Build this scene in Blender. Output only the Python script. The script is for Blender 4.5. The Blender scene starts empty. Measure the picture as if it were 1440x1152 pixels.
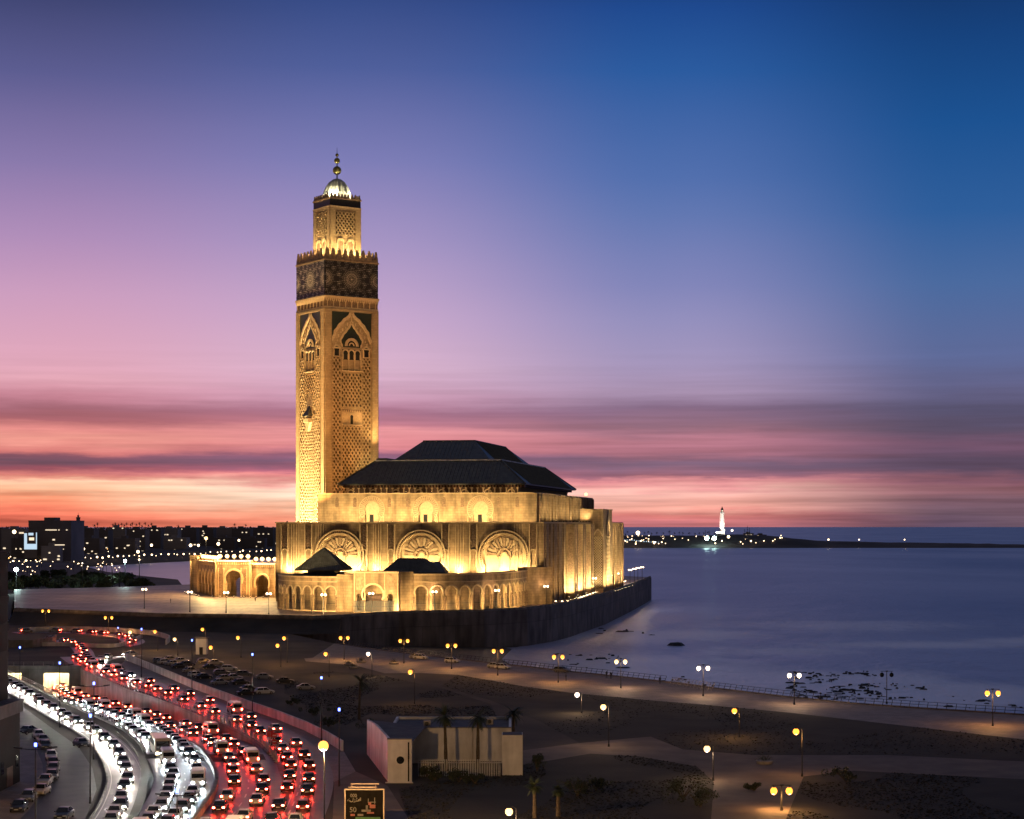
import bpy, bmesh, math, random
from mathutils import Vector, Matrix, noise as mnoise
from mathutils.geometry import tessellate_polygon
rnd = random.Random(7)
R = math.radians
C = bpy.context.scene.collection
SC = bpy.context.scene

# ------------------------------------------------------------------ camera
F, H, HOR = 2600.0, 37.0, 740.0          # focal length in photo pixels, eye height, eye level row
cd = bpy.data.cameras.new('camera'); cam = bpy.data.objects.new('camera', cd); C.objects.link(cam)
cam.location = (0, 0, H); cam.rotation_euler = (R(90), 0, 0)
cd.sensor_width = 36; cd.lens = 36*F/1440; cd.shift_y = (HOR-576)/1440
cd.clip_start = 1; cd.clip_end = 200000
SC.camera = cam
SC.view_settings.view_transform = 'Standard'; SC.view_settings.look = 'None'
SC.view_settings.exposure = 0; SC.view_settings.gamma = 1
try:
    SC.cycles.use_denoising = True
    SC.cycles.sample_clamp_indirect = 4
    SC.cycles.max_bounces = 5; SC.cycles.diffuse_bounces = 2; SC.cycles.glossy_bounces = 3
    SC.cycles.caustics_reflective = False; SC.cycles.caustics_refractive = False
except Exception: pass

def lin(c):
    c = c/255.0
    return c/12.92 if c <= 0.04045 else ((c+0.055)/1.055)**2.4
def rgb(r, g, b): return (lin(r), lin(g), lin(b), 1)

# ------------------------------------------------------------------ sky
W = bpy.data.worlds.new('World'); SC.world = W; W.use_nodes = True
nt = W.node_tree; nt.nodes.clear()
def N(t, **k):
    n = nt.nodes.new(t)
    for a, b in k.items(): setattr(n, a, b)
    return n
def L(a, b): nt.links.new(a, b)
def M(op, a, b=None, clamp=False):
    n = N('ShaderNodeMath', operation=op, use_clamp=clamp)
    for i, x in enumerate((a, b)):
        if x is None: continue
        if isinstance(x, (int, float)): n.inputs[i].default_value = x
        else: L(x, n.inputs[i])
    return n.outputs[0]
tc = N('ShaderNodeTexCoord'); sx = N('ShaderNodeSeparateXYZ'); L(tc.outputs['Generated'], sx.inputs[0])
X_, Y_, Z_ = sx.outputs
az = M('ARCTAN2', X_, Y_)
hyp = M('SQRT', M('ADD', M('MULTIPLY', X_, X_), M('MULTIPLY', Y_, Y_)))
ve = M('DIVIDE', Z_, M('MAXIMUM', hyp, 0.001))
def sknoise(su, sv, off, detail=4.0, rough=0.55):
    cb = N('ShaderNodeCombineXYZ'); L(M('MULTIPLY', az, su), cb.inputs[0]); L(M('MULTIPLY', ve, sv), cb.inputs[1]); cb.inputs[2].default_value = off
    n = N('ShaderNodeTexNoise'); n.inputs['Scale'].default_value = 1; n.inputs['Detail'].default_value = detail; n.inputs['Roughness'].default_value = rough
    L(cb.outputs[0], n.inputs['Vector']); return n.outputs['Fac']
n1 = sknoise(5, 60, 0.0); n2 = sknoise(9, 260, 3.1, 3); n3 = sknoise(14, 90, 7.7, 6, 0.62)
low = M('SUBTRACT', 1, M('DIVIDE', ve, 0.10), True)                       # clouds only in the low sky
warp = M('ADD', M('MULTIPLY', M('SUBTRACT', n1, 0.5), 0.024), M('MULTIPLY', M('SUBTRACT', n3, 0.5), 0.018))
vw = M('ADD', ve, M('MULTIPLY', warp, M('ADD', M('MULTIPLY', low, 0.9), 0.1)))
vw = M('ADD', vw, M('MULTIPLY', az, 0.012))
s = M('DIVIDE', vw, 0.32)
def ramp(stops):
    r = N('ShaderNodeValToRGB'); r.color_ramp.interpolation = 'LINEAR'
    st = sorted(((740-py)/832.0, c) for py, c in stops)
    e = r.color_ramp.elements
    e[0].position = max(0, st[0][0]); e[0].color = rgb(*st[0][1]); e[1].position = min(1, st[-1][0]); e[1].color = rgb(*st[-1][1])
    for p, c in st[1:-1]:
        x = e.new(p); x.color = rgb(*c)
    L(s, r.inputs[0]); return r.outputs[0]
ZEN = -92
rl = ramp([(740,(208,100,80)),(728,(240,124,98)),(712,(250,152,116)),(700,(250,186,148)),(690,(248,198,164)),(683,(220,130,118)),(672,(150,80,96)),(660,(108,78,98)),(648,(130,80,98)),(640,(208,118,116)),(625,(236,154,142)),(615,(218,134,130)),(600,(160,92,102)),(585,(156,96,112)),(570,(194,128,146)),(550,(218,160,176)),(500,(212,158,182)),(430,(196,150,184)),(350,(168,134,178)),(250,(130,114,164)),(130,(86,86,138)),(20,(54,60,106)),(ZEN,(24,34,76))])
rm = ramp([(740,(240,145,116)),(722,(252,185,152)),(704,(255,230,204)),(690,(253,216,196)),(676,(230,140,138)),(668,(172,98,120)),(655,(116,88,116)),(645,(142,92,120)),(632,(214,130,138)),(612,(226,146,152)),(600,(184,116,132)),(580,(162,108,134)),(562,(198,150,176)),(520,(208,170,196)),(450,(192,160,196)),(350,(160,142,188)),(230,(118,118,174)),(100,(72,88,148)),(10,(48,70,130)),(ZEN,(16,32,78))])
rr2 = ramp([(740,(188,112,116)),(725,(216,124,118)),(712,(238,166,150)),(700,(242,172,158)),(688,(240,180,168)),(676,(228,146,150)),(668,(150,100,118)),(650,(118,94,120)),(635,(164,106,124)),(615,(180,118,136)),(600,(142,102,122)),(575,(126,100,130)),(550,(160,138,170)),(500,(154,142,182)),(450,(140,136,182)),(400,(122,126,178)),(300,(90,112,170)),(250,(74,104,166)),(100,(32,84,152)),(10,(16,66,136)),(ZEN,(4,30,78))])
rr3 = ramp([(740,(96,76,98)),(720,(104,82,97)),(700,(114,86,100)),(685,(134,92,102)),(674,(126,84,100)),(660,(82,68,92)),(640,(84,70,96)),(620,(104,76,102)),(600,(80,70,96)),(575,(76,74,106)),(550,(88,88,126)),(500,(84,98,146)),(400,(64,98,152)),(300,(32,86,148)),(180,(6,74,138)),(60,(0,58,118)),(10,(0,50,106)),(ZEN,(0,26,66))])
def mixc(f, a, b):
    m = N('ShaderNodeMix', data_type='RGBA'); L(f, m.inputs[0]); L(a, m.inputs[6]); L(b, m.inputs[7]); return m.outputs[2]
def sst(lo, hi):
    m = N('ShaderNodeMapRange', interpolation_type='SMOOTHSTEP'); L(az, m.inputs[0]); m.inputs[1].default_value = lo; m.inputs[2].default_value = hi; return m.outputs[0]
aa = lambda px: math.atan((px-720)/F)
col = mixc(sst(aa(60), aa(520)), rl, rm); col = mixc(sst(aa(520), aa(930)), col, rr2); col = mixc(sst(aa(960), aa(1340)), col, rr3)
# thin streaks in the low band
br = M('ADD', 1, M('MULTIPLY', M('MULTIPLY', M('SUBTRACT', n2, 0.5), 1.5), low))
vm = N('ShaderNodeVectorMath', operation='SCALE'); L(col, vm.inputs[0]); L(br, vm.inputs['Scale'])
# sky out of view behind: warm grey, tuned as ambient fill light
back = N('ShaderNodeMapRange', interpolation_type='SMOOTHSTEP'); L(Y_, back.inputs[0]); back.inputs[1].default_value = 0.75; back.inputs[2].default_value = -0.4
night = N('ShaderNodeRGB'); night.outputs[0].default_value = (0.060, 0.050, 0.050, 1)
ovh = N('ShaderNodeMapRange', interpolation_type='SMOOTHSTEP'); L(Z_, ovh.inputs[0]); ovh.inputs[1].default_value = 0.30; ovh.inputs[2].default_value = 0.60
zen = N('ShaderNodeRGB'); zen.outputs[0].default_value = (0.072, 0.100, 0.195, 1)  # overhead sky out of view, coloured for its fill on roofs and sea
col = mixc(ovh.outputs[0], vm.outputs[0], zen.outputs[0])
col = mixc(back.outputs[0], col, night.outputs[0])
bg = N('ShaderNodeBackground'); hs = N('ShaderNodeHueSaturation'); hs.inputs['Saturation'].default_value = 1.0; L(col, hs.inputs['Color']); L(hs.outputs[0], bg.inputs[0]); bg.inputs[1].default_value = 1.07
sk = N('ShaderNodeTexSky'); sk.sky_type = 'NISHITA'; sk.sun_disc = False; sk.sun_elevation = R(-3); sk.sun_rotation = R(-8)
bg2 = N('ShaderNodeBackground'); L(sk.outputs[0], bg2.inputs[0]); bg2.inputs[1].default_value = 0.05
ad = N('ShaderNodeAddShader'); L(bg.outputs[0], ad.inputs[0]); L(bg2.outputs[0], ad.inputs[1])
wo = N('ShaderNodeOutputWorld'); L(ad.outputs[0], wo.inputs[0])
# the sun has set: only a trace of warm light from low behind the minaret
sl = bpy.data.lights.new('sun', 'SUN'); sl.energy = 0.04; sl.angle = R(12); sl.color = (1, 0.5, 0.35)
so = bpy.data.objects.new('sun', sl); C.objects.link(so)
so.rotation_euler = Vector((0.14, -0.99, -0.05)).to_track_quat('-Z', 'Y').to_euler()

# ------------------------------------------------------------------ helpers
def P(px, py, z=0.0):
    Y = F*(H-z)/(py-HOR); return Vector(((px-720)/F*Y, Y, z))
def PD(px, py, Y): return Vector(((px-720)/F*Y, Y, H-(py-HOR)*Y/F))

class MB:
    def __init__(s): s.v, s.f, s.m = [], [], []
    def poly(s, pts, mi=0):
        n = len(s.v); s.v += [tuple(p) for p in pts]; s.f.append(tuple(range(n, n+len(pts)))); s.m.append(mi)
    def box(s, x0, x1, y0, y1, z0, z1, mi=0, T=None):
        n = len(s.v)
        p = [Vector(q) for q in ((x0,y0,z0),(x1,y0,z0),(x1,y1,z0),(x0,y1,z0),(x0,y0,z1),(x1,y0,z1),(x1,y1,z1),(x0,y1,z1))]
        if T: p = [T @ q for q in p]
        s.v += [tuple(q) for q in p]
        for f in ((3,2,1,0),(4,5,6,7),(0,1,5,4),(1,2,6,5),(2,3,7,6),(3,0,4,7)): s.f.append(tuple(n+i for i in f)); s.m.append(mi)
    def frustum(s, a, b, z0, z1, mi=0, caps=True):
        (x0,x1,y0,y1), (X0,X1,Y0,Y1) = a, b; n = len(s.v)
        s.v += [(x0,y0,z0),(x1,y0,z0),(x1,y1,z0),(x0,y1,z0),(X0,Y0,z1),(X1,Y0,z1),(X1,Y1,z1),(X0,Y1,z1)]
        fs = [(0,1,5,4),(1,2,6,5),(2,3,7,6),(3,0,4,7)] + ([(3,2,1,0),(4,5,6,7)] if caps else [])
        for f in fs: s.f.append(tuple(n+i for i in f)); s.m.append(mi)
    def tube(s, pts, rad, n=8, mi=0, cap=True):
        pts = [Vector(p) for p in pts]
        if isinstance(rad, (int, float)): rad = [rad]*len(pts)
        base = len(s.v)
        for i, p in enumerate(pts):
            d = (pts[min(i+1, len(pts)-1)]-pts[max(i-1, 0)]).normalized()
            a = d.cross(Vector((0,0,1)) if abs(d.z) < 0.95 else Vector((1,0,0))).normalized(); b = d.cross(a)
            for k in range(n):
                t = 2*math.pi*k/n; s.v.append(tuple(p+(a*math.cos(t)+b*math.sin(t))*rad[i]))
        for i in range(len(pts)-1):
            for k in range(n):
                k2 = (k+1) % n; s.f.append((base+i*n+k, base+i*n+k2, base+(i+1)*n+k2, base+(i+1)*n+k)); s.m.append(mi)
        if cap:
            s.f.append(tuple(base+k for k in range(n))[::-1]); s.m.append(mi)
            e = base+(len(pts)-1)*n; s.f.append(tuple(e+k for k in range(n))); s.m.append(mi)
    def lathe(s, prof, n=16, c=(0,0,0), mi=0, ph=0.0):
        base = len(s.v)
        for r, z in prof:
            for k in range(n):
                t = 2*math.pi*k/n+ph; s.v.append((c[0]+r*math.cos(t), c[1]+r*math.sin(t), c[2]+z))
        for i in range(len(prof)-1):
            for k in range(n):
                k2 = (k+1) % n; s.f.append((base+i*n+k, base+i*n+k2, base+(i+1)*n+k2, base+(i+1)*n+k)); s.m.append(mi)
        s.f.append(tuple(base+k for k in range(n))[::-1]); s.m.append(mi)
        e = base+(len(prof)-1)*n; s.f.append(tuple(e+k for k in range(n))); s.m.append(mi)
    def ball(s, c, r, n=10, mi=0, sz=1.0):
        m = max(4, n//2); s.lathe([(max(r*math.sin(math.pi*i/m), 1e-3), -r*sz*math.cos(math.pi*i/m)) for i in range(m+1)], n, c, mi)
    def prism(s, pts, z0, z1, mi=0):
        n = len(pts); b = len(s.v)
        s.v += [(p[0], p[1], z0) for p in pts]+[(p[0], p[1], z1) for p in pts]
        for i in range(n):
            j = (i+1) % n; s.f.append((b+i, b+j, b+n+j, b+n+i)); s.m.append(mi)
        for tri in tessellate_polygon([[Vector((p[0], p[1], 0)) for p in pts]]):
            s.f.append(tuple(b+n+i for i in tri)); s.m.append(mi); s.f.append(tuple(b+i for i in tri)[::-1]); s.m.append(mi)
    def sheet(s, pts, mi=0):
        b = len(s.v); s.v += [tuple(p) for p in pts]
        for tri in tessellate_polygon([[Vector((p[0], p[1], 0)) for p in pts]]):
            a, bb, c = (Vector(s.v[b+i]) for i in tri)
            if (bb-a).cross(c-a).z < 0: tri = tri[::-1]
            s.f.append(tuple(b+i for i in tri)); s.m.append(mi)
    def build(s, name, mats, parent=None, loc=(0,0,0), rz=0.0, smooth=False, fixn=True):
        me = bpy.data.meshes.new(name); me.from_pydata(s.v, [], s.f)
        if not isinstance(mats, (list, tuple)): mats = [mats]
        for m in mats: me.materials.append(m)
        me.polygons.foreach_set('material_index', s.m)
        if fixn:
            bm = bmesh.new(); bm.from_mesh(me); bmesh.ops.recalc_face_normals(bm, faces=bm.faces); bm.to_mesh(me); bm.free()
        if smooth: me.polygons.foreach_set('use_smooth', [True]*len(me.polygons))
        me.update()
        o = bpy.data.objects.new(name, me); C.objects.link(o); o.location = loc; o.rotation_euler = (0,0,rz)
        if parent: o.parent = parent
        return o

def tag(o, label=None, cat=None, group=None, kind=None):
    if label: o['label'] = label
    if cat: o['category'] = cat
    if group: o['group'] = group
    if kind: o['kind'] = kind
    return o
def thing(name, label, cat, loc=(0,0,0), rz=0.0, group=None):
    o = bpy.data.objects.new(name, None); C.objects.link(o); o.empty_display_size = 0.5
    o.location = loc; o.rotation_euler = (0,0,rz); return tag(o, label, cat, group)
KIDS = {}
def kids(o):
    return [c for c in o.children]
def dup(o, parent=None, loc=None, rz=None, label=None, group=None):
    c = o.copy(); C.objects.link(c)
    if parent: c.parent = parent
    if loc is not None: c.location = loc
    if rz is not None: c.rotation_euler = (0,0,rz)
    if label: c['label'] = label
    if group: c['group'] = group
    for k in kids(o): dup(k, c)
    return c

# ------------------------------------------------------------------ materials
def mat(name, base=(0.5,0.5,0.5), rough=0.7, var=0.25, scale=1.0, metal=0.0, bump=0.0, bscale=None, spec=0.5, streak=0.0, coord='Object', detail=5):
    m = bpy.data.materials.new(name); m.use_nodes = True; t = m.node_tree; b = t.nodes['Principled BSDF']
    b.inputs['Roughness'].default_value = rough; b.inputs['Metallic'].default_value = metal; b.inputs['Specular IOR Level'].default_value = spec
    co = t.nodes.new('ShaderNodeTexCoord')
    nz = t.nodes.new('ShaderNodeTexNoise'); nz.inputs['Scale'].default_value = scale; nz.inputs['Detail'].default_value = detail
    t.links.new(co.outputs[coord], nz.inputs['Vector'])
    r = t.nodes.new('ShaderNodeValToRGB'); e = r.color_ramp.elements
    e[0].position = 0.3; e[1].position = 0.7
    e[0].color = tuple(c*(1-var) for c in base)+(1,); e[1].color = tuple(min(1, c*(1+var)) for c in base)+(1,)
    t.links.new(nz.outputs['Fac'], r.inputs[0]); out = r.outputs[0]
    if streak:
        mp = t.nodes.new('ShaderNodeMapping'); mp.inputs['Scale'].default_value = (0.38, 0.38, 0.07); t.links.new(co.outputs[coord], mp.inputs[0])
        n2 = t.nodes.new('ShaderNodeTexNoise'); n2.inputs['Scale'].default_value = 1.0; n2.inputs['Detail'].default_value = 6; t.links.new(mp.outputs[0], n2.inputs['Vector'])
        r2 = t.nodes.new('ShaderNodeValToRGB'); r2.color_ramp.elements[0].position = 0.35; r2.color_ramp.elements[1].position = 0.62
        r2.color_ramp.elements[0].color = (1-streak,)*3+(1,); r2.color_ramp.elements[1].color = (1,1,1,1)
        t.links.new(n2.outputs['Fac'], r2.inputs[0])
        mx = t.nodes.new('ShaderNodeMix'); mx.data_type = 'RGBA'; mx.blend_type = 'MULTIPLY'; mx.inputs[0].default_value = 1
        t.links.new(out, mx.inputs[6]); t.links.new(r2.outputs[0], mx.inputs[7]); out = mx.outputs[2]
    t.links.new(out, b.inputs['Base Color'])
    if bump:
        n3 = t.nodes.new('ShaderNodeTexNoise'); n3.inputs['Scale'].default_value = bscale or scale*4; n3.inputs['Detail'].default_value = 4; t.links.new(co.outputs[coord], n3.inputs['Vector'])
        bp = t.nodes.new('ShaderNodeBump'); bp.inputs['Strength'].default_value = bump; bp.inputs['Distance'].default_value = 0.1
        t.links.new(n3.outputs['Fac'], bp.inputs['Height']); t.links.new(bp.outputs[0], b.inputs['Normal'])
    return m
def add_bricks(m, w, h, mort=0.02, dark=0.75, axis='wall'):
    """multiplies the base colour with block joints and tones"""
    t = m.node_tree; b = t.nodes['Principled BSDF']; src = b.inputs['Base Color'].links[0].from_socket
    co = t.nodes.new('ShaderNodeTexCoord'); br = t.nodes.new('ShaderNodeTexBrick')
    if axis == 'wall':
        sp = t.nodes.new('ShaderNodeSeparateXYZ'); t.links.new(co.outputs['Object'], sp.inputs[0])
        a = t.nodes.new('ShaderNodeMath'); t.links.new(sp.outputs[0], a.inputs[0]); t.links.new(sp.outputs[1], a.inputs[1])
        cb = t.nodes.new('ShaderNodeCombineXYZ'); t.links.new(a.outputs[0], cb.inputs[0]); t.links.new(sp.outputs[2], cb.inputs[1]); t.links.new(cb.outputs[0], br.inputs['Vector'])
    else: t.links.new(co.outputs['Object'], br.inputs['Vector'])
    br.inputs['Scale'].default_value = 1; br.inputs['Brick Width'].default_value = w; br.inputs['Row Height'].default_value = h; br.inputs['Mortar Size'].default_value = mort
    br.inputs['Color1'].default_value = (1,1,1,1); br.inputs['Color2'].default_value = (0.8,0.78,0.75,1); br.inputs['Mortar'].default_value = (dark,dark,dark,1)
    mx = t.nodes.new('ShaderNodeMix'); mx.data_type = 'RGBA'; mx.blend_type = 'MULTIPLY'; mx.inputs[0].default_value = 1
    t.links.new(src, mx.inputs[6]); t.links.new(br.outputs[0], mx.inputs[7]); t.links.new(mx.outputs[2], b.inputs['Base Color'])
    return m
def emis(name, col, strength):
    m = bpy.data.materials.new(name); m.use_nodes = True; b = m.node_tree.nodes['Principled BSDF']
    b.inputs['Base Color'].default_value = (0.05,0.05,0.05,1)
    b.inputs['Emission Color'].default_value = tuple(col)+(1,); b.inputs['Emission Strength'].default_value = strength
    return m
MT = {}
MT['stone'] = add_bricks(mat('travertine', (0.50,0.34,0.19), 0.75, 0.26, 0.22, streak=0.5, bump=0.15, bscale=2), 2.2, 1.1, 0.05, 0.55)
MT['stone_fine'] = add_bricks(mat('minaret_marble', (0.52,0.36,0.20), 0.7, 0.12, 0.3, streak=0.15, bump=0.1, bscale=3), 1.6, 0.8, 0.045, 0.6)
MT['trim'] = mat('carved_trim', (0.58,0.42,0.25), 0.7, 0.15, 1.2, bump=0.3, bscale=4)
MT['carved'] = mat('carved_shade_panel', (0.24,0.15,0.09), 0.8, 0.45, 1.8, bump=0.6, bscale=3)  # carved stone; also painted shade on buttress faces and bay gaps
MT['sebka'] = mat('sebka_shade_ground', (0.10,0.058,0.030), 0.8, 0.3, 1.5)  # brown darkened as the shade in the lattice holes
MT['voussoir'] = mat('voussoir_stone', (0.36,0.24,0.14), 0.75, 0.35, 1.0, bump=0.3)
MT['green'] = mat('green_zellige', (0.028,0.036,0.026), 0.4, 0.35, 2.5)
MT['roof'] = mat('green_roof_tile', (0.085,0.085,0.072), 0.42, 0.35, 0.6, bump=0.25, bscale=3)
MT['wood'] = mat('dark_cedar', (0.10,0.045,0.025), 0.6, 0.3, 1.5)
MT['zell'] = mat('zellige_dark', (0.022,0.019,0.019), 0.45, 0.5, 3.0)
MT['zellp'] = mat('zellige_pale', (0.62,0.52,0.42), 0.5, 0.2, 2.0)
MT['gold'] = mat('gilded_copper', (0.30,0.24,0.08), 0.35, 0.2, 2.0, metal=0.8)
MT['dome'] = mat('dome_tile', (0.62,0.60,0.46), 0.4, 0.25, 1.5)
MT['dark'] = mat('dark_metal', (0.018,0.018,0.020), 0.5, 0.3, 2.0)
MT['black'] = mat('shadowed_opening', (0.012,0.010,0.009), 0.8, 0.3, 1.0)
MT['glass'] = mat('dark_glass', (0.012,0.014,0.018), 0.1, 0.2, 0.5)
MT['white'] = mat('white_render', (0.80,0.78,0.78), 0.8, 0.12, 0.5, streak=0.35, bump=0.08, bscale=6)
MT['flatroof'] = mat('bitumen_roof', (0.10,0.095,0.10), 0.9, 0.25, 0.6)
MT['asphalt'] = mat('asphalt', (0.085,0.080,0.075), 0.40, 0.3, 0.35, bump=0.12, bscale=8)
MT['street'] = mat('worn_asphalt', (0.060,0.052,0.048), 0.6, 0.35, 0.25, bump=0.15, bscale=6)
MT['concrete'] = add_bricks(mat('concrete', (0.30,0.28,0.26), 0.8, 0.2, 0.5, streak=0.4, bump=0.1), 5.0, 30.0, 0.06, 0.6)
MT['seawall'] = add_bricks(mat('sea_wall_concrete', (0.24,0.21,0.20), 0.85, 0.25, 0.15, streak=0.45, bump=0.3, bscale=1.5), 9.0, 40.0, 0.12, 0.6)
MT['lawn'] = mat('lawn', (0.022,0.020,0.013), 0.95, 0.55, 0.12, bump=0.8, bscale=2.0, detail=8)
MT['soil'] = mat('bare_ground', (0.045,0.036,0.028), 0.95, 0.45, 0.08, bump=0.4, bscale=2, detail=8)
MT['paving'] = add_bricks(mat('promenade_paving', (0.26,0.21,0.18), 0.7, 0.18, 0.25, bump=0.1), 1.2, 1.2, 0.05, 0.7, 'floor')
MT['plaza'] = add_bricks(mat('plaza_paving', (0.36,0.255,0.19), 0.5, 0.3, 0.05, bump=0.25, bscale=0.7, spec=0.3), 9.0, 9.0, 0.5, 0.62, 'floor')
MT['pathm'] = mat('garden_path', (0.13,0.10,0.08), 0.85, 0.3, 0.2, bump=0.2)
MT['sand'] = mat('wet_sand', (0.050,0.046,0.046), 0.5, 0.4, 0.05, bump=0.4, bscale=0.6)
MT['rock'] = mat('wet_rock', (0.018,0.018,0.022), 0.6, 0.5, 0.6, bump=0.6)
MT['paint'] = mat('road_paint', (0.62,0.60,0.55), 0.6, 0.15, 2.0)
MT['rail'] = mat('galvanised_rail', (0.34,0.30,0.27), 0.5, 0.2, 2.0, metal=0.3)
MT['railw'] = mat('pale_rail', (0.42,0.34,0.28), 0.6, 0.2, 2.0)
MT['leaf'] = mat('palm_leaf', (0.040,0.055,0.025), 0.6, 0.4, 3.0)
MT['bark'] = mat('palm_bark', (0.10,0.075,0.05), 0.9, 0.4, 4.0, bump=0.5)
MT['shrub'] = mat('shrub_leaf', (0.040,0.050,0.022), 0.7, 0.5, 3.0)
MT['far'] = mat('city_wall', (0.22,0.19,0.19), 0.9, 0.3, 0.02)
MT['far2'] = mat('city_wall_pale', (0.40,0.36,0.36), 0.9, 0.25, 0.02)
MT['farhill'] = mat('city_hill', (0.075,0.062,0.058), 0.95, 0.4, 0.01)
MT['darkwall'] = mat('darkened_render', (0.014,0.012,0.012), 0.9, 0.3, 0.3)  # near-black wall colour that offsets the headlight spill
MT['tyre'] = mat('tyre_rubber', (0.02,0.02,0.02), 0.85, 0.2, 4.0)
MT['red'] = mat('sign_red', (0.45,0.03,0.03), 0.5, 0.1, 3.0)
MT['poster'] = mat('poster_print', (0.008,0.007,0.006), 0.95, 0.35, 1.2, spec=0.05)
MT['posterr'] = mat('poster_red', (0.16,0.05,0.04), 0.4, 0.3, 2)
MT['posterp'] = mat('poster_pale', (0.11,0.10,0.09), 0.9, 0.3, 2)
MT['posterg'] = mat('poster_green', (0.03,0.09,0.04), 0.4, 0.3, 2)
MT['skin'] = mat('skin', (0.35,0.22,0.15), 0.6, 0.1, 4)
MT['cloth'] = mat('dark_cloth', (0.03,0.03,0.04), 0.9, 0.3, 4)
EM = {
 'sodium': emis('sodium_globe', (1.0,0.33,0.035), 3.2), 'warm': emis('warm_globe', (1.0,0.58,0.20), 4), 'white': emis('white_globe', (1.0,0.80,0.62), 5),
 'cool': emis('cool_led', (0.62,1.0,0.92), 40), 'blue': emis('blue_led', (0.10,0.16,1.0), 10), 'head': emis('headlight', (1.0,0.90,0.74), 320), 'headb': emis('headlight_xenon', (0.80,0.94,1.0), 420),
 'tail': emis('tail_light', (1.0,0.035,0.018), 260), 'flood': emis('flood_lens', (1.0,0.75,0.40), 30), 'city': emis('city_lamp', (1.0,0.70,0.40), 7),
 'win': emis('lit_window', (1.0,0.80,0.55), 1.2), 'screen': emis('lit_screen', (0.62,0.82,1.0), 0.9), 'lhouse': emis('lighthouse_lamp', (1,0.9,0.7), 3), 'amber': emis('amber_tunnel_lamp', (1.0,0.76,0.36), 700), 'blaze': emis('blazing_globe', (1.0,0.38,0.075), 2.7), 'orange': emis('city_sodium_lamp', (1.0,0.5,0.14), 7),
}

# ================================================================== SETTING
def interp(tab, y):
    tab = sorted(tab)
    if y <= tab[0][0]:
        (a, b), (c, d) = tab[0], tab[1]
    elif y >= tab[-1][0]:
        (a, b), (c, d) = tab[-2], tab[-1]
    else:
        for i in range(len(tab)-1):
            if tab[i][0] <= y <= tab[i+1][0]: (a, b), (c, d) = tab[i], tab[i+1]; break
    return b+(d-b)*(y-a)/(c-a)
SEA = -9.0
# ---- sea
def sea_material():
    m = bpy.data.materials.new('sea_water'); m.use_nodes = True; t = m.node_tree; b = t.nodes['Principled BSDF']; k = t.links.new
    co = t.nodes.new('ShaderNodeTexCoord')
    def nz(sc, det, scale=1.0, rough=0.5):
        mp = t.nodes.new('ShaderNodeMapping'); mp.inputs['Scale'].default_value = sc; k(co.outputs['Object'], mp.inputs[0])
        n = t.nodes.new('ShaderNodeTexNoise'); n.inputs['Scale'].default_value = scale; n.inputs['Detail'].default_value = det; n.inputs['Roughness'].default_value = rough; k(mp.outputs[0], n.inputs['Vector']); return n.outputs['Fac']
    at = t.nodes.new('ShaderNodeAttribute'); at.attribute_name = 'foam'
    n1 = nz((0.030, 0.012, 1), 6, rough=0.6); n2 = nz((0.16, 0.05, 1), 6, rough=0.65)
    def mth(op, a, bb, clamp=False):
        n = t.nodes.new('ShaderNodeMath'); n.operation = op; n.use_clamp = clamp
        for i, x in enumerate((a, bb)):
            if isinstance(x, (int, float)): n.inputs[i].default_value = x
            else: k(x, n.inputs[i])
        return n.outputs[0]
    nn = mth('ADD', mth('MULTIPLY', n1, 0.8), mth('MULTIPLY', n2, 0.9))
    fm = mth('MULTIPLY', mth('SUBTRACT', mth('ADD', nn, mth('MULTIPLY', at.outputs['Fac'], 1.15)), 0.92), 2.8, True)
    fm = mth('MULTIPLY', fm, mth('MULTIPLY', at.outputs['Fac'], 1.6, True))
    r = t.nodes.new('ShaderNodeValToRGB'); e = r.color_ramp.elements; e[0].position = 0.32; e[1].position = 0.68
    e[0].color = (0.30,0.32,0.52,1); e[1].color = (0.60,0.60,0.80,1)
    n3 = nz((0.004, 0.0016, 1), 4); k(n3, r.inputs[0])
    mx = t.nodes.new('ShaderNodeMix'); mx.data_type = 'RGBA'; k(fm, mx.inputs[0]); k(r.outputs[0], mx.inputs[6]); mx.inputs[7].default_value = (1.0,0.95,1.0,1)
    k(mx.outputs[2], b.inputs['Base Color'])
    b.inputs['Roughness'].default_value = 0.34; b.inputs['IOR'].default_value = 1.33; b.inputs['Specular IOR Level'].default_value = 0.5
    h = mth('ADD', nz((0.05, 0.02, 1), 5), mth('MULTIPLY', nz((0.35, 0.16, 1), 3), 0.25))
    bp = t.nodes.new('ShaderNodeBump'); bp.inputs['Strength'].default_value = 1.0; bp.inputs['Distance'].default_value = 3.0; k(h, bp.inputs['Height']); k(bp.outputs[0], b.inputs['Normal'])
    return m
BL = [(1260,975,200,16,1.2),(900,948,190,16,1.1),(1090,955,160,12,1.0),(1050,965,220,10,.8),(820,935,70,8,.7),(1180,975,160,9,.9),(950,860,130,8,.45),(1200,880,200,10,.45),(1090,830,240,8,.35),(870,897,110,10,.6),(960,893,120,8,.7),(905,943,130,22,1.0),(830,930,60,10,.55),(1020,938,80,14,.5),(1230,962,110,18,1.0),(1345,985,120,13,.95),(1150,952,60,9,.7),(1300,907,200,6,.62),(1100,916,130,7,.5),(1430,902,90,6,.6),(1000,850,160,6,.3),(1300,870,200,6,.3)]
def foam(X, Y):
    px = 720+F*X/Y; py = HOR+(H-SEA)*F/Y; f = 0
    for a, b, c, d, e in BL:
        q = ((px-a)/c)**2+((py-b)/d)**2
        f = max(f, e*math.exp(-q))
    return f
mb = MB(); foams = []
xs = [-60+5*i for i in range(85)]; ys = [330+5*i for i in range(115)]
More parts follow.
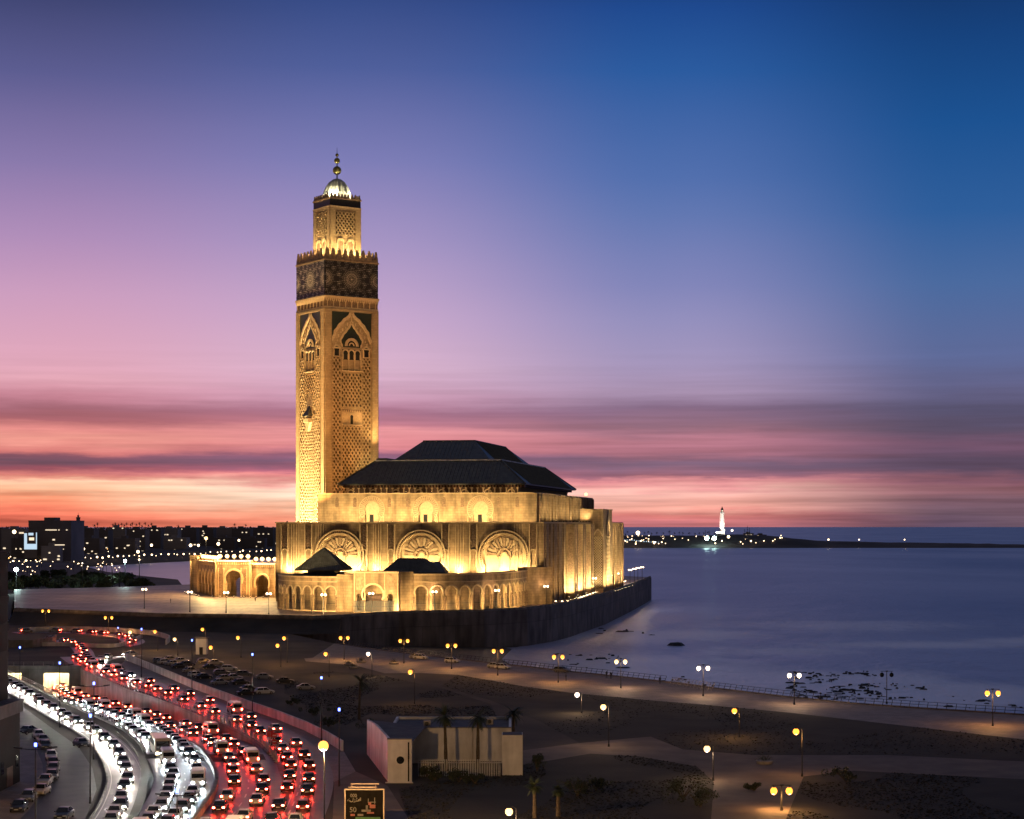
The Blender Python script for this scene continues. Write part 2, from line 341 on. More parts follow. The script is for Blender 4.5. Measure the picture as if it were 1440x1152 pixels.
for j, y in enumerate(ys):
    for i, x in enumerate(xs): mb.v.append((x, y, 0)); foams.append(foam(x, y))
nx = len(xs)
for j in range(len(ys)-1):
    for i in range(nx-1): mb.f.append((j*nx+i, j*nx+i+1, (j+1)*nx+i+1, (j+1)*nx+i)); mb.m.append(0)
x0, x1, y0, y1 = xs[0], xs[-1], ys[0], ys[-1]; BX, BY0, BY1 = 40000, -3000, 90000
for q in (((-BX,BY0),(BX,BY0),(BX,y0),(-BX,y0)), ((-BX,y0),(x0,y0),(x0,y1),(-BX,y1)), ((x1,y0),(BX,y0),(BX,y1),(x1,y1)), ((-BX,y1),(BX,y1),(BX,BY1),(-BX,BY1))):
    mb.poly([(a, b, 0) for a, b in q]); foams += [0]*4
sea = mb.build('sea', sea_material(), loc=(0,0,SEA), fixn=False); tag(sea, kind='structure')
a_ = sea.data.attributes.new('foam', 'FLOAT', 'POINT'); a_.data.foreach_set('value', foams)

# ---- trench profile (underpass) and ground
def zr(Y): return -6.4*min(1, max(0, (Y-300)/180.0))
TL = [(P(px,py).y, P(px,py).x) for px, py in ((12,951),(47,967),(83,986),(139,1011),(170,1026),(195,1047),(210,1078))]
TR = [(P(px,py).y, P(px,py).x) for px, py in ((104,931),(120,945),(157,960),(182,972),(215,981),(249,994),(300,1015),(320,1022),(351,1037),(372,1052),(389,1073))]
xl = lambda Y: interp(TL, Y); xr = lambda Y: interp(TR, Y)
RAILPX = [(2000,1055),(1700,1028),(1440,1006),(1300,997),(1200,990),(1100,980),(1000,968),(940,960),(860,951),(800,945),(740,938),(700,934),(640,927),(586,921),(530,914),(470,905)]
RW = [P(*p) for p in RAILPX]
XS = [(p.y, p.x) for p in RW]+[(305.4,150),(230,215),(60,340),(628.8,-74),(690,-96)]
xsea = lambda Y: interp(XS, Y)
mb = MB(); Ys = [60,150,230,300]
for i in range(len(Ys)-1): mb.poly([(-420,Ys[i],0),(xsea(Ys[i]),Ys[i],0),(xsea(Ys[i+1]),Ys[i+1],0),(-420,Ys[i+1],0)])
Yt = [300+10*i for i in range(19)]
for a, b in zip(Yt, Yt[1:]):
    mb.poly([(-420,a,0),(xl(a),a,0),(xl(b),b,0),(-420,b,0)]); mb.poly([(xr(a),a,0),(xsea(a),a,0),(xsea(b),b,0),(xr(b),b,0)])
Yn = [480,495.9,514.4,531.5,552.9,583,628.8,690]
for a, b in zip(Yn, Yn[1:]): mb.poly([(-420,a,0),(xsea(a),a,0),(xsea(b),b,0),(-420,b,0)])
mb.poly([(-420,690,0),(-96,690,0),(-110,720,0),(-420,720,0)])
tag(mb.build('ground', MT['soil'], fixn=False), kind='structure')
# trench floor = the sunken road
mb = MB(); Yr = [300+6*i for i in range(31)]+[486,492,500,512,530]
for a, b in zip(Yr, Yr[1:]): mb.poly([(xl(a),a,zr(a)),(xr(a),a,zr(a)),(xr(b),b,zr(b)),(xl(b),b,zr(b))])
tag(mb.build('road', MT['asphalt'], fixn=False), kind='structure')
# retaining walls of the underpass, with kerb copings
def wall_strip(pts, zb, zt, th, name, m, label, cat, cope=None):
    """a wall along ground points, thickness th to its right-hand side"""
    mb = MB(); n = len(pts); q = [Vector((p[0],p[1],0)) for p in pts]; o = []
    for i in range(n):
        d = (q[min(i+1,n-1)]-q[max(i-1,0)]).normalized(); o.append(q[i]+Vector((d.y,-d.x,0))*th)
    fb = zb if callable(zb) else (lambda p: zb); ft = zt if callable(zt) else (lambda p: zt)
    for i in range(n-1):
        A, B_, Cc, D = q[i], q[i+1], o[i+1], o[i]
        v = lambda p, z: (p.x, p.y, z)
        b0, b1, t0, t1 = fb(A), fb(B_), ft(A), ft(B_)
        mb.poly([v(A,b0),v(B_,b1),v(B_,t1),v(A,t0)]); mb.poly([v(Cc,b1),v(D,b0),v(D,t0),v(Cc,t1)]); mb.poly([v(A,t0),v(B_,t1),v(Cc,t1),v(D,t0)])
        if i == 0: mb.poly([v(D,b0),v(A,b0),v(A,t0),v(D,t0)])
        if i == n-2: mb.poly([v(B_,b1),v(Cc,b1),v(Cc,t1),v(B_,t1)])
    ob = mb.build(name, m); tag(ob, label, cat); return ob
Yw = [300+10*i for i in range(19)]
wl = wall_strip([(xl(y), y) for y in Yw], lambda p: zr(p.y)-0.3, 0.35, 0.4, 'retaining_wall', MT['concrete'], 'low concrete wall under the white railing beside the single lane ramp', 'wall')
wr = wall_strip([(xr(y), y) for y in Yw[::-1]], lambda p: zr(p.y)-0.3, 0.35, 0.4, 'retaining_wall', MT['concrete'], 'tall sloping concrete wall between tunnel road and upper road of red tail lights', 'wall')

# ---- roads on the ground
def wz(Y): return zr(Y)
def PR(px, py):
    Y = F*H/(py-HOR)
    for _ in range(12): Y = F*(H-zr(Y))/(py-HOR)
    return Vector(((px-720)/F*Y, Y, zr(Y)))
def smooth_path(pts, n=8):
    pts = [Vector(p) for p in pts]; out = []
    for i in range(len(pts)-1):
        p0, p1, p2, p3 = pts[max(i-1,0)], pts[i], pts[i+1], pts[min(i+2,len(pts)-1)]
        for k in range(n):
            t = k/n; out.append(0.5*((2*p1)+(p2-p0)*t+(2*p0-5*p1+4*p2-p3)*t*t+(3*p1-p0-3*p2+p3)*t**3))
    out.append(pts[-1]); return out
def ribbon(mb, path, w, dz=0.0, mi=0):
    n = len(path); l, r = [], []
    for i in range(n):
        d = (path[min(i+1,n-1)]-path[max(i-1,0)]); d.z = 0; d.normalize(); s = Vector((d.y,-d.x,0))*w/2; l.append(path[i]-s); r.append(path[i]+s)
    for i in range(n-1): mb.poly([(l[i].x,l[i].y,l[i].z+dz),(r[i].x,r[i].y,r[i].z+dz),(r[i+1].x,r[i+1].y,r[i+1].z+dz),(l[i+1].x,l[i+1].y,l[i+1].z+dz)], mi)
LANE = {}
LANE['A'] = smooth_path([P(*p) for p in ((-30,940),(12,963),(40,979),(70,997),(100,1014),(122,1024),(148,1042),(166,1062),(177,1085),(179,1103),(171,1130),(157,1156),(130,1196))])
LANE['B1'] = smooth_path([PR(*p) for p in ((22,974),(60,992),(98,1003),(140,1015),(180,1028),(212,1046),(232,1068),(242,1090),(240,1112),(228,1136),(208,1164),(180,1200))])
LANE['B2'] = smooth_path([PR(*p) for p in ((26,968),(66,983),(104,992),(148,1004),(190,1017),(228,1031),(256,1053),(273,1075),(279,1095),(274,1116),(258,1139),(236,1164),(205,1200))])
LANE['C1'] = smooth_path([PR(*p) for p in ((78,970),(104,985),(146,998),(190,1012),(240,1026),(282,1040),(304,1054),(322,1074),(331,1096),(327,1116),(314,1136),(296,1158),(262,1200))])
LANE['C2'] = smooth_path([PR(*p) for p in ((84,966),(112,980),(154,991),(200,1004),(250,1019),(300,1035),(334,1056),(356,1078),(368,1100),(366,1118),(355,1138),(338,1160),(305,1204))])
LANE['D1'] = smooth_path([P(*p) for p in ((104,925),(124,938),(160,953),(208,969),(260,988),(312,1009),(352,1025),(383,1044),(402,1064),(410,1085),(408,1104),(398,1128),(384,1154),(358,1200))])
LANE['D2'] = smooth_path([P(*p) for p in ((112,922),(134,935),(176,951),(226,966),(282,985),(330,1003),(368,1020),(400,1037),(422,1058),(434,1082),(436,1102),(430,1127),(418,1154),(394,1204))])
LANE['E'] = smooth_path([P(*p) for p in ((196,922),(160,925),(144,929),(139,934),(150,943),(184,953))])
LANE['G'] = smooth_path([P(*p) for p in ((20,890),(60,889),(110,890),(150,893),(178,897),(187,902),(182,906),(168,909))])
LANE['K'] = smooth_path([P(*p) for p in ((60,900),(90,903),(108,908),(117,916),(121,925),(132,934))])
mb = MB()
ribbon(mb, LANE['A'], 5.6, 0.008); ribbon(mb, [(a+b)/2 for a, b in zip(LANE['D1'], LANE['D2'])], 9.5, 0.012)
ribbon(mb, LANE['E'], 4.5, 0.016); ribbon(mb, LANE['G'], 7.5, 0.016); ribbon(mb, LANE['K'], 5.5, 0.020)
# foreground carriageways where the ramps come level with the ground
for k, dz in (('B1', 0.024), ('B2', 0.028), ('C1', 0.024), ('C2', 0.028)):
    ribbon(mb, [p for p in LANE[k] if p.y < 318], 5.4, dz)
tag(mb.build('road_surface', MT['asphalt']), kind='structure')
# service street on the left, with the parked cars
st = MB(); st.sheet([P(*p)+Vector((0,0,0.004)) for p in ((20,985),(70,1022),(110,1050),(130,1080),(136,1110),(120,1152),(100,1200),(-120,1200),(-60,1100),(0,1020))])
tag(st.build('street', MT['street']), kind='structure')
pv = MB(); pv.sheet([P(*p)+Vector((0,0,0.012)) for p in ((26,1040),(46,1040),(60,1075),(62,1110),(40,1140),(0,1180),(-60,1180),(10,1100))])
tag(pv.build('pavement', MT['paving']), kind='structure')
# median strips and kerbs
def offset(path, d):
    n = len(path); o = []
    for i in range(n):
        t = path[min(i+1,n-1)]-path[max(i-1,0)]; t.z = 0; t.normalize(); o.append(path[i]+Vector((t.y,-t.x,0))*d)
    return o
def kerb(path, w=0.3, h=0.14):
    return path, w, h
kb = MB()
for pth in (offset(LANE['A'], -2.95), [p for p in offset(LANE['B1'], -2.6) if p.y < 330], [p for p in offset(LANE['D2'], 3.4)]):
    pass
def kerb_mesh(mb, pth, w=0.3, h=0.14):
    for a, b in zip(pth, pth[1:]):
        d = b-a; d.z = 0; Ln = d.length
        if Ln < 0.05: continue
        T = Matrix.Translation(a) @ Matrix.Rotation(math.atan2(d.y, d.x), 4, 'Z')
        mb.box(0, Ln+0.01, -w/2, w/2, 0, h, 0, T)
sideA = 1 if True else -1
kerb_mesh(kb, offset(LANE['A'], 2.9)); kerb_mesh(kb, offset(LANE['D1'], 0)[:0])
kerb_mesh(kb, [p for p in LANE['C1'] if False])
tag(kb.build('kerb', MT['concrete']), kind='structure')
# lane dashes
mk = MB()
def dashes(pth, on=3.0, gap=4.5, w=0.18, dz=0.034):
    acc = 0; seg = []
    for a, b in zip(pth, pth[1:]):
        Ln = (b-a).length
        if (acc % (on+gap)) < on:
            ribbon(mk, [a, b], w, dz)
        acc += Ln
def dense(pth, st=1.0):
    out = [pth[0]]
    for a, b in zip(pth, pth[1:]):
        n = max(1, int((b-a).length/st))
        for k in range(n): out.append(a.lerp(b, (k+1)/n))
    return out
dashes(dense([(a+b)/2 for a, b in zip(LANE['B1'], LANE['B2'])])); dashes(dense([(a+b)/2 for a, b in zip(LANE['C1'], LANE['C2'])])); dashes(dense([(a+b)/2 for a, b in zip(LANE['D1'], LANE['D2'])]))
for side, key, off in ((1,'A',2.3),(-1,'A',2.3),(1,'D2',2.2),(-1,'D1',2.2)):
    ribbon(mk, offset(LANE[key], side*off), 0.14, 0.030)
tag(mk.build('road_markings', MT['paint']), kind='structure')

# ---- promenade, lawns, garden paths
rail_w = RW[::-1]                        # from far left to near right
LOW = [(430,930),(500,936),(541,947),(592,946.5),(643,949),(693,957.5),(740,966),(801,974),(903,984),(1000,992),(1107,1002),(1240,1017),(1440,1040),(1520,1050),(1700,1072),(2000,1108)]
mb = MB(); poly = [P(p.x*0+720+F*p.x/p.y, HOR+F*H/p.y)+Vector((0,0,0.004)) for p in rail_w]
poly = [Vector((p.x,p.y,0.004)) for p in rail_w]+[P(*p)+Vector((0,0,0.004)) for p in LOW[::-1]]+[P(420,912)+Vector((0,0,0.004))]
mb.sheet(poly); tag(mb.build('promenade', MT['paving']), kind='structure')
mb = MB(); mb.sheet([P(*p)+Vector((0,0,0.008)) for p in LOW[4:]+[(2000,1150),(1700,1092),(1520,1075),(1250,1062),(1060,1062),(960,1054),(915,1036),(815,1045),(760,1015),(690,985),(620,965)]])
mb.sheet([P(*p)+Vector((0,0,0.008)) for p in ((1130,1092),(1200,1084),(1440,1096),(1540,1110),(1600,1230),(1060,1230),(1105,1152))])
mb.sheet([P(*p)+Vector((0,0,0.008)) for p in ((560,1110),(740,1075),(830,1060),(900,1064),(980,1078),(1004,1100),(1000,1152),(980,1230),(600,1230))])
mb.sheet([P(*p)+Vector((0,0,0.008)) for p in ((400,948),(470,945),(535,950),(620,968),(690,990),(700,1012),(520,1004),(486,1020),(440,998),(400,975))])
tag(mb.build('lawn', MT['lawn'], fixn=False), kind='structure')
mb = MB(); mb.sheet([P(*p)+Vector((0,0,0.004)) for p in ((815,1045),(915,1035),(960,1053),(1060,1061),(1250,1061),(1520,1074),(1540,1112),(1440,1098),(1200,1086),(1132,1094),(1107,1152),(1062,1232),(976,1232),(998,1152),(1002,1102),(978,1080),(900,1066),(830,1062),(740,1077),(700,1060))])
tag(mb.build('garden_path', MT['pathm'], fixn=False), kind='structure')
# grass growing on the lawns
def grass(n=70000):
    r = random.Random(3); mb = MB()
    regs = [((640,955),(1440,1055)),((860,1070),(1440,1152)),((420,955),(700,1010)),((560,1070),(1000,1152))]
    lawnpolys = [[(p.x,p.y) for p in (P(*q) for q in LOW[4:-2]+[(1520,1075),(1250,1062),(1060,1062),(960,1054),(915,1036),(815,1045),(760,1015),(690,985),(620,965)])],
                 [(p.x,p.y) for p in (P(*q) for q in ((1130,1092),(1200,1084),(1440,1096),(1540,1110),(1600,1230),(1060,1230),(1105,1152)))],
                 [(p.x,p.y) for p in (P(*q) for q in ((560,1110),(740,1075),(830,1060),(900,1064),(980,1078),(1004,1100),(1000,1152),(980,1230),(600,1230)))],
                 [(p.x,p.y) for p in (P(*q) for q in ((400,948),(470,945),(535,950),(620,968),(690,990),(700,1012),(520,1004),(486,1020),(440,998),(400,975)))]]
    def inside(x, y, pl):
        c = False; j = len(pl)-1
        for i in range(len(pl)):
            if (pl[i][1] > y) != (pl[j][1] > y) and x < (pl[j][0]-pl[i][0])*(y-pl[i][1])/(pl[j][1]-pl[i][1])+pl[i][0]: c = not c
            j = i
        return c
    for pl in lawnpolys:
        x0, x1 = min(p[0] for p in pl), max(p[0] for p in pl); y0, y1 = min(p[1] for p in pl), max(p[1] for p in pl)
        for _ in range(n//4):
            x, y = r.uniform(x0,x1), r.uniform(y0,y1)
            if not inside(x, y, pl): continue
            if mnoise.noise(Vector((x*0.06, y*0.03, 1))) < -0.05: continue
            a = r.uniform(0, 6.28); w = r.uniform(.10,.30); h = r.uniform(.04,.17)
            dx, dy = math.cos(a)*w, math.sin(a)*w
            mb.poly([(x-dx,y-dy,0.01),(x+dx,y+dy,0.01),(x+dx*.3+r.uniform(-.1,.1),y+dy*.3+r.uniform(-.1,.1),h)])
    return mb.build('grass', MT['lawn'], fixn=False)
tag(grass(), 'short dark tufts of grass over the lawns', 'grass', kind='stuff')

# ---- beach below the sea wall, and the reef
mb = MB(); bp = [(-96,705),(-74,629),(-56,583),(-40.4,553),(-15.8,514.4),(3.7,486),(24.5,456),(40,440),(40,470),(30,520),(14,580),(6,640),(10,700),(30,770),(20,800),(-60,720)]
mb.sheet([(x, y, -4.6 if x < -50 else (-6.6 if x < -20 else (-8.2 if x < 0 else -9.6))) for x, y in bp])
tag(mb.build('beach', MT['sand'], fixn=False), kind='structure')
def rocks():
    r = random.Random(11); mb = MB()
    spots = [(1110,1240,944,984,260,.42),(1240,1300,962,985,30,.4),(900,1010,952,975,26,.4),(840,930,884,896,14,.7),(950,955,907,909,1,1.2),(1330,1440,975,1000,20,.4),(780,880,920,940,30,.5)]
    for a, b, c, d, n, sz in spots:
        for _ in range(n):
            px, py = r.uniform(a,b), r.uniform(c,d)
            p = P(px, py, SEA); w = r.choice((r.uniform(.25,.8), r.uniform(.3,1.7)))*sz*2; h = r.uniform(.1,.6)*sz*2
            if mnoise.noise(Vector((p.x*.09, p.y*.05, 5))) < -0.1: continue
            k = r.randint(5,7); ph = r.uniform(0,6); st_ = r.uniform(.8,2.0)
            ring = [(p.x+w*st_*r.uniform(.7,1.2)*math.cos(ph+6.283*i/k), p.y+w*r.uniform(.7,1.3)*math.sin(ph+6.283*i/k)) for i in range(k)]
            top = [(p.x+(q[0]-p.x)*.55, p.y+(q[1]-p.y)*.55) for q in ring]
            for i in range(k):
                j = (i+1) % k
                mb.poly([(*ring[i],SEA-.3),(*ring[j],SEA-.3),(*top[j],SEA+h*r.uniform(.8,1)),(*top[i],SEA+h*r.uniform(.8,1))])
            mb.poly([(*t,SEA+h*.9) for t in top])
    return mb.build('reef_rocks', MT['rock'])
tag(rocks(), 'dark wet reef rocks in white surf below the promenade', 'rocks', kind='stuff')
sw = wall_strip([(p.x, p.y) for p in RW], -10, 0.25, 0.6, 'sea_wall', MT['seawall'], 'long low concrete sea wall along the promenade edge above the surf', 'wall')

# ---- plaza on its sea wall
PLZ = 5.0
EDGE = [(20,858),(120,862),(230,866),(330,867),(400,868.5),(440,869.5),(480,868),(520,865),(560,862.8),(620,861.5),(680,860),(740,857),(775,853),(800,848.5),(850,836),(890,822),(915,812)]
EW = [P(px,py,PLZ) for px, py in EDGE]
back = [Vector((EW[-1].x-14,EW[-1].y+30,PLZ)), Vector((40,1330,PLZ)), Vector((-150,1330,PLZ)), P(268,822,PLZ), P(150,826,PLZ), P(20,829,PLZ)]
mb = MB(); mb.sheet([(p.x,p.y,PLZ) for p in EW+back]); tag(mb.build('plaza', MT['plaza'], fixn=False), kind='structure')
qw = wall_strip([(p.x,p.y) for p in EW+back[:3]], -10, PLZ+0.002, 0.5, 'quay_wall', MT['seawall'], 'high dark concrete quay wall under the mosque plaza, curving out into the sea', 'wall')
cp = wall_strip([(p.x,p.y) for p in EW], PLZ+0.004, PLZ+0.9, -0.4, 'parapet', MT['concrete'], 'low stone parapet along the top of the curved quay wall', 'parapet')
# low dark ground sloping up to the plaza
mb = MB(); mb.sheet([P(*p)+Vector((0,0,0.006)) for p in ((300,905),(400,900),(470,905),(440,925),(380,930),(200,915),(200,905))])
tag(mb.build('verge', MT['soil'], fixn=False), kind='structure')

# earth bank in front of the plaza wall on the landward side
bk = MB(); tp_ = [p for p, e in zip(EW, EDGE) if e[0] <= 480]
dn_ = dense(tp_, 4.0); ro = []
for p in dn_:
    w_ = 11+2.5*mnoise.noise(Vector((p.x*.05, p.y*.05, 9))); row = []
    for k in range(6):
        t_ = k/5; row.append((p.x, p.y-.55-w_*t_, 4.5*(1-t_)**1.2+.02+.25*mnoise.noise(Vector((p.x*.15, p.y*.1+k, 3)))*t_*(1-t_)*4))
    ro.append(row)
for a, b in zip(ro, ro[1:]):
    for k in range(5): bk.poly([a[k+1], b[k+1], b[k], a[k]])
tag(bk.build('embankment', MT['soil'], fixn=False), kind='structure')

# ================================================================== ARCHITECTURE HELPERS
def arch_pts(c, a, zs, zb, kind='horseshoe', n=16):
    """outline of an opening from bottom left over the top to bottom right"""
    pts = [(c-a, zb)]
    if kind == 'horseshoe':
        R_ = a*1.14; t0 = math.acos(a/R_)
        for i in range(n+1):
            t = -t0+(math.pi+2*t0)*i/n; pts.append((c-R_*math.cos(t), zs+R_*math.sin(t)))
    elif kind == 'pointed':
        for i in range(n+1):
            t = math.pi*i/n; k = abs(math.cos(t)); pts.append((c-a*math.cos(t), zs+a*1.35*(1-k**1.6)))
    else:
        for i in range(n+1):
            t = math.pi*i/n; pts.append((c-a*math.cos(t), zs+a*math.sin(t)))
    pts.append((c+a, zb)); return pts
def arched_wall(mb, fm, s0, s1, z0, z1, arches, depth=0.8, mi=0, mi_in=None, step=3.0):
    """wall face with real arched openings and their reveals; fm(s, d, z) -> point, d counts into the wall"""
    mi_in = mi if mi_in is None else mi_in
    def panel(a, b, zz0, zz1):
        n = max(1, int((b-a)/step))
        for i in range(n):
            u, v = a+(b-a)*i/n, a+(b-a)*(i+1)/n
            mb.poly([fm(u,0,zz0), fm(v,0,zz0), fm(v,0,zz1), fm(u,0,zz1)], mi)
    cur = s0
    for (c, a, zs, zb, kind) in sorted(arches):
        pts = arch_pts(c, a, zs, zb, kind); E = max(abs(p[0]-c) for p in pts)+0.02
        panel(cur, c-E, z0, z1); cur = c+E
        if zb > z0: panel(c-E, c+E, z0, zb)
        for sg in (-1, 1):                               # jamb side and spandrel above
            side = [p for p in pts if (p[0]-c)*sg >= -1e-6]
            side = side if sg < 0 else side[::-1]
            for p, q in zip(side, side[1:]):
                mb.poly([fm(c+sg*E,0,p[1]), fm(p[0],0,p[1]), fm(q[0],0,q[1]), fm(c+sg*E,0,q[1])], mi)
            ap = side[-1]
            mb.poly([fm(c+sg*E,0,ap[1]), fm(ap[0],0,ap[1]), fm(c,0,ap[1]+0.001), fm(c,0,z1), fm(c+sg*E,0,z1)], mi)
        for p, q in zip(pts, pts[1:]):
            mb.poly([fm(p[0],0,p[1]), fm(q[0],0,q[1]), fm(q[0],depth,q[1]), fm(p[0],depth,p[1])], mi_in)
        if zb > z0: mb.poly([fm(c-a,0,zb), fm(c+a,0,zb), fm(c+a,depth,zb), fm(c-a,depth,zb)], mi_in)
    panel(cur, s1, z0, z1)
def fill(mb, fm, pts, d, mi=0):
    b = len(mb.v); mb.v += [tuple(fm(p[0], d, p[1])) for p in pts]
    for tri in tessellate_polygon([[Vector((p[0], p[1], 0)) for p in pts]]):
        mb.f.append(tuple(b+i for i in tri)); mb.m.append(mi)
def slab(mb, fm, pts, d0, d1, mi=0):
    """closed raised plate: front at d0 (nearer the viewer), sides back to d1"""
    fill(mb, fm, pts, d0, mi); n = len(pts)
    for i in range(n):
        p, q = pts[i], pts[(i+1) % n]; mb.poly([fm(p[0],d0,p[1]), fm(q[0],d0,q[1]), fm(q[0],d1,q[1]), fm(p[0],d1,p[1])], mi)
def fbox(mb, fm, s0, s1, d0, d1, z0, z1, mi=0): slab(mb, fm, [(s0,z0),(s1,z0),(s1,z1),(s0,z1)], d0, d1, mi)
def band(mb, fm, inner, outer, d0, d1, mi=0):
    """raised band between two outlines with the same number of points"""
    for i in range(len(inner)-1):
        a, b, c, d = inner[i], inner[i+1], outer[i+1], outer[i]
        mb.poly([fm(a[0],d0,a[1]),fm(b[0],d0,b[1]),fm(c[0],d0,c[1]),fm(d[0],d0,d[1])], mi)
        mb.poly([fm(d[0],d0,d[1]),fm(c[0],d0,c[1]),fm(c[0],d1,c[1]),fm(d[0],d1,d[1])], mi)
        mb.poly([fm(a[0],d0,a[1]),fm(b[0],d0,b[1]),fm(b[0],d1,b[1]),fm(a[0],d1,a[1])], mi)
def lattice(mb, fm, s0, s1, z0, z1, pitch, bar, d0, d1, mi=0, slope=1.55):
    """sebka net: two families of crossing bars clipped to the rectangle"""
    h = z1-z0; run = h/slope; hw = bar/2
    for sg in (1, -1):
        x = s0-run
        while x < s1+run:
            a = (x, z0) if sg > 0 else (x+run, z0); b = (x+run, z1) if sg > 0 else (x, z1)
            t0, t1 = 0.0, 1.0; dx = b[0]-a[0]
            if abs(dx) > 1e-9:
                ta, tb = (s0-a[0])/dx, (s1-a[0])/dx
                if ta > tb: ta, tb = tb, ta
                t0, t1 = max(t0, ta), min(t1, tb)
            if t1-t0 > 1e-3:
                p = (a[0]+dx*t0, a[1]+h*t0); q = (a[0]+dx*t1, a[1]+h*t1)
                dd = d0+(0.02 if sg > 0 else 0)
                slab(mb, fm, [(p[0]-hw,p[1]),(p[0]+hw,p[1]),(q[0]+hw,q[1]),(q[0]-hw,q[1])], dd, d1, mi)
            x += pitch
def ring(c, z, r, t0, t1, n): return [(c-r*math.cos(t0+(t1-t0)*i/n), z+r*math.sin(t0+(t1-t0)*i/n)) for i in range(n+1)]

def flood(loc, target, power, colr=(1,0.66,0.28), ang=110, blend=0.6, label='small floodlight', group='floodlights', rad=0.35):
    fx = thing('floodlight', label, 'floodlight', loc, 0, group)
    if 'm' not in FL:
        a = MB(); a.box(-.28,.28,-.2,.2,.06,.42); a.box(-.04,.04,-.04,.04,-.12,.06); a.box(-.34,.34,-.26,.26,.42,.46)
        FL['m'] = a; b = MB(); b.poly([(-.26,-.18,.466),(.26,-.18,.466),(.26,.18,.466),(-.26,.18,.466)]); FL['l'] = b
        FL['ho'] = a.build('housing', MT['dark'], fx); FL['lo'] = b.build('lens', EM['flood'], fx)
    else:
        for k in ('ho','lo'):
            c = FL[k].copy(); C.objects.link(c); c.parent = fx
    l = bpy.data.lights.new('flood_beam', 'SPOT'); l.energy = power; l.color = colr; l.spot_size = R(ang); l.spot_blend = blend; l.shadow_soft_size = rad
    o = bpy.data.objects.new('flood_beam', l); C.objects.link(o); o.parent = fx; o.location = (0,0,0.62)
    d = Vector(target)-Vector(loc); o.rotation_euler = d.to_track_quat('-Z','Y').to_euler()
    return fx
FL = {}

# ================================================================== MOSQUE
MROT = R(-11); MORG = Vector((-100.2, 785, PLZ)); MM = Matrix.Translation(MORG) @ Matrix.Rotation(MROT, 4, 'Z')
def mw(x, y, z): return MM @ Vector((x, y, z))
mosque = thing('mosque', 'huge floodlit stone mosque with blind arches and a stepped dark hipped roof', 'mosque', MORG, MROT)
LX, LY, LH = 115.5, 225.0, 33.2
ff = lambda s, d, z: (s, d, z)                                  # front face
fr = lambda s, d, z: (LX-d, s, z)                               # right face
ARC = (28.0, 63.3, 98.6)
mb = MB()
arched_wall(mb, ff, 0, LX, 0, LH, [(c, 7.9, 19.8, 0.0, 'horseshoe') for c in ARC], 1.2)
n = 12
for i in range(n): a, b = LY*i/n, LY*(i+1)/n; mb.poly([fr(a,0,0),fr(b,0,0),fr(b,0,LH),fr(a,0,LH)])
mb.poly([(0,0,0),(0,LY,0),(0,LY,LH),(0,0,LH)]); mb.poly([(0,LY,0),(LX,LY,0),(LX,LY,LH),(0,LY,LH)])
mb.build('main_wall', MT['stone'], mosque)
mb = MB(); mb.poly([(0,0,LH-.02),(LX,0,LH-.02),(LX,LY,LH-.02),(0,LY,LH-.02)]); mb.build('terrace', MT['flatroof'], mosque)
mb = MB()                                                       # coping with a shadow gap
for x0, x1, y0, y1 in ((-.3,LX+.3,-.3,.35),(LX-.35,LX+.3,.35,LY),(-.3,.35,.35,LY)): mb.box(x0,x1,y0,y1,LH,LH+.55)
mb.build('coping', MT['trim'], mosque)
for c in ARC:                                                   # blind arches
    mb = MB()
    fill(mb, ff, arch_pts(c, 7.9, 19.8, 0, 'horseshoe', 28), 1.18, 0)
    a = mb.build('blind_arch', MT['trim'], mosque)
    f2 = MB()
    for i in range(15):                                         # radial fan of the tympanum
        t = math.pi*(-0.06+1.12*(i+.5)/15); w = 0.105
        r0, r1 = 3.4, 7.2
        pl = [(c-r0*math.cos(t-w), 19.8+r0*math.sin(t-w)), (c-r1*math.cos(t-w*.8), 19.8+r1*math.sin(t-w*.8)), (c-(r1+.35)*math.cos(t), 19.8+(r1+.35)*math.sin(t)), (c-r1*math.cos(t+w*.8), 19.8+r1*math.sin(t+w*.8)), (c-r0*math.cos(t+w), 19.8+r0*math.sin(t+w))]
        slab(f2, ff, pl, 0.72 if i % 2 else 0.9, 1.18, i % 2)
    for r0, r1, dd in ((2.5,3.1,.6),(1.2,1.7,.8)):
        band(f2, ff, ring(c,19.8,r0,-.3,math.pi+.3,20), ring(c,19.8,r1,-.3,math.pi+.3,20), dd, 1.18, 1)
    fbox(f2, ff, c-2.3, c-1.8, .7, 1.18, 0, 19.5, 0); fbox(f2, ff, c+1.8, c+2.3, .7, 1.18, 0, 19.5, 0)
    f2.build('tympanum_fan', [MT['trim'], MT['voussoir']], a)
    r2 = MB(); t0 = -0.5
    band(r2, ff, ring(c,19.8,9.05,t0,math.pi-t0,40), ring(c,19.8,9.45,t0,math.pi-t0,40), -.35, 0, 0)
    band(r2, ff, ring(c,19.8,10.2,t0,math.pi-t0,40), ring(c,19.8,10.7,t0,math.pi-t0,40), -.5, 0, 0)
    band(r2, ff, ring(c,19.8,9.45,t0,math.pi-t0,40), ring(c,19.8,10.2,t0,math.pi-t0,40), -.08, 0, 1)
    for i in range(46):                                         # dogtooth
        t = t0+(math.pi-2*t0)*i/45; r_ = 9.82; fbox(r2, ff, c-r_*math.cos(t)-.16, c-r_*math.cos(t)+.16, -.22, 0, 19.8+r_*math.sin(t)-.16, 19.8+r_*math.sin(t)+.16, 0)
    r2.build('archivolt', [MT['trim'], MT['carved']], a)
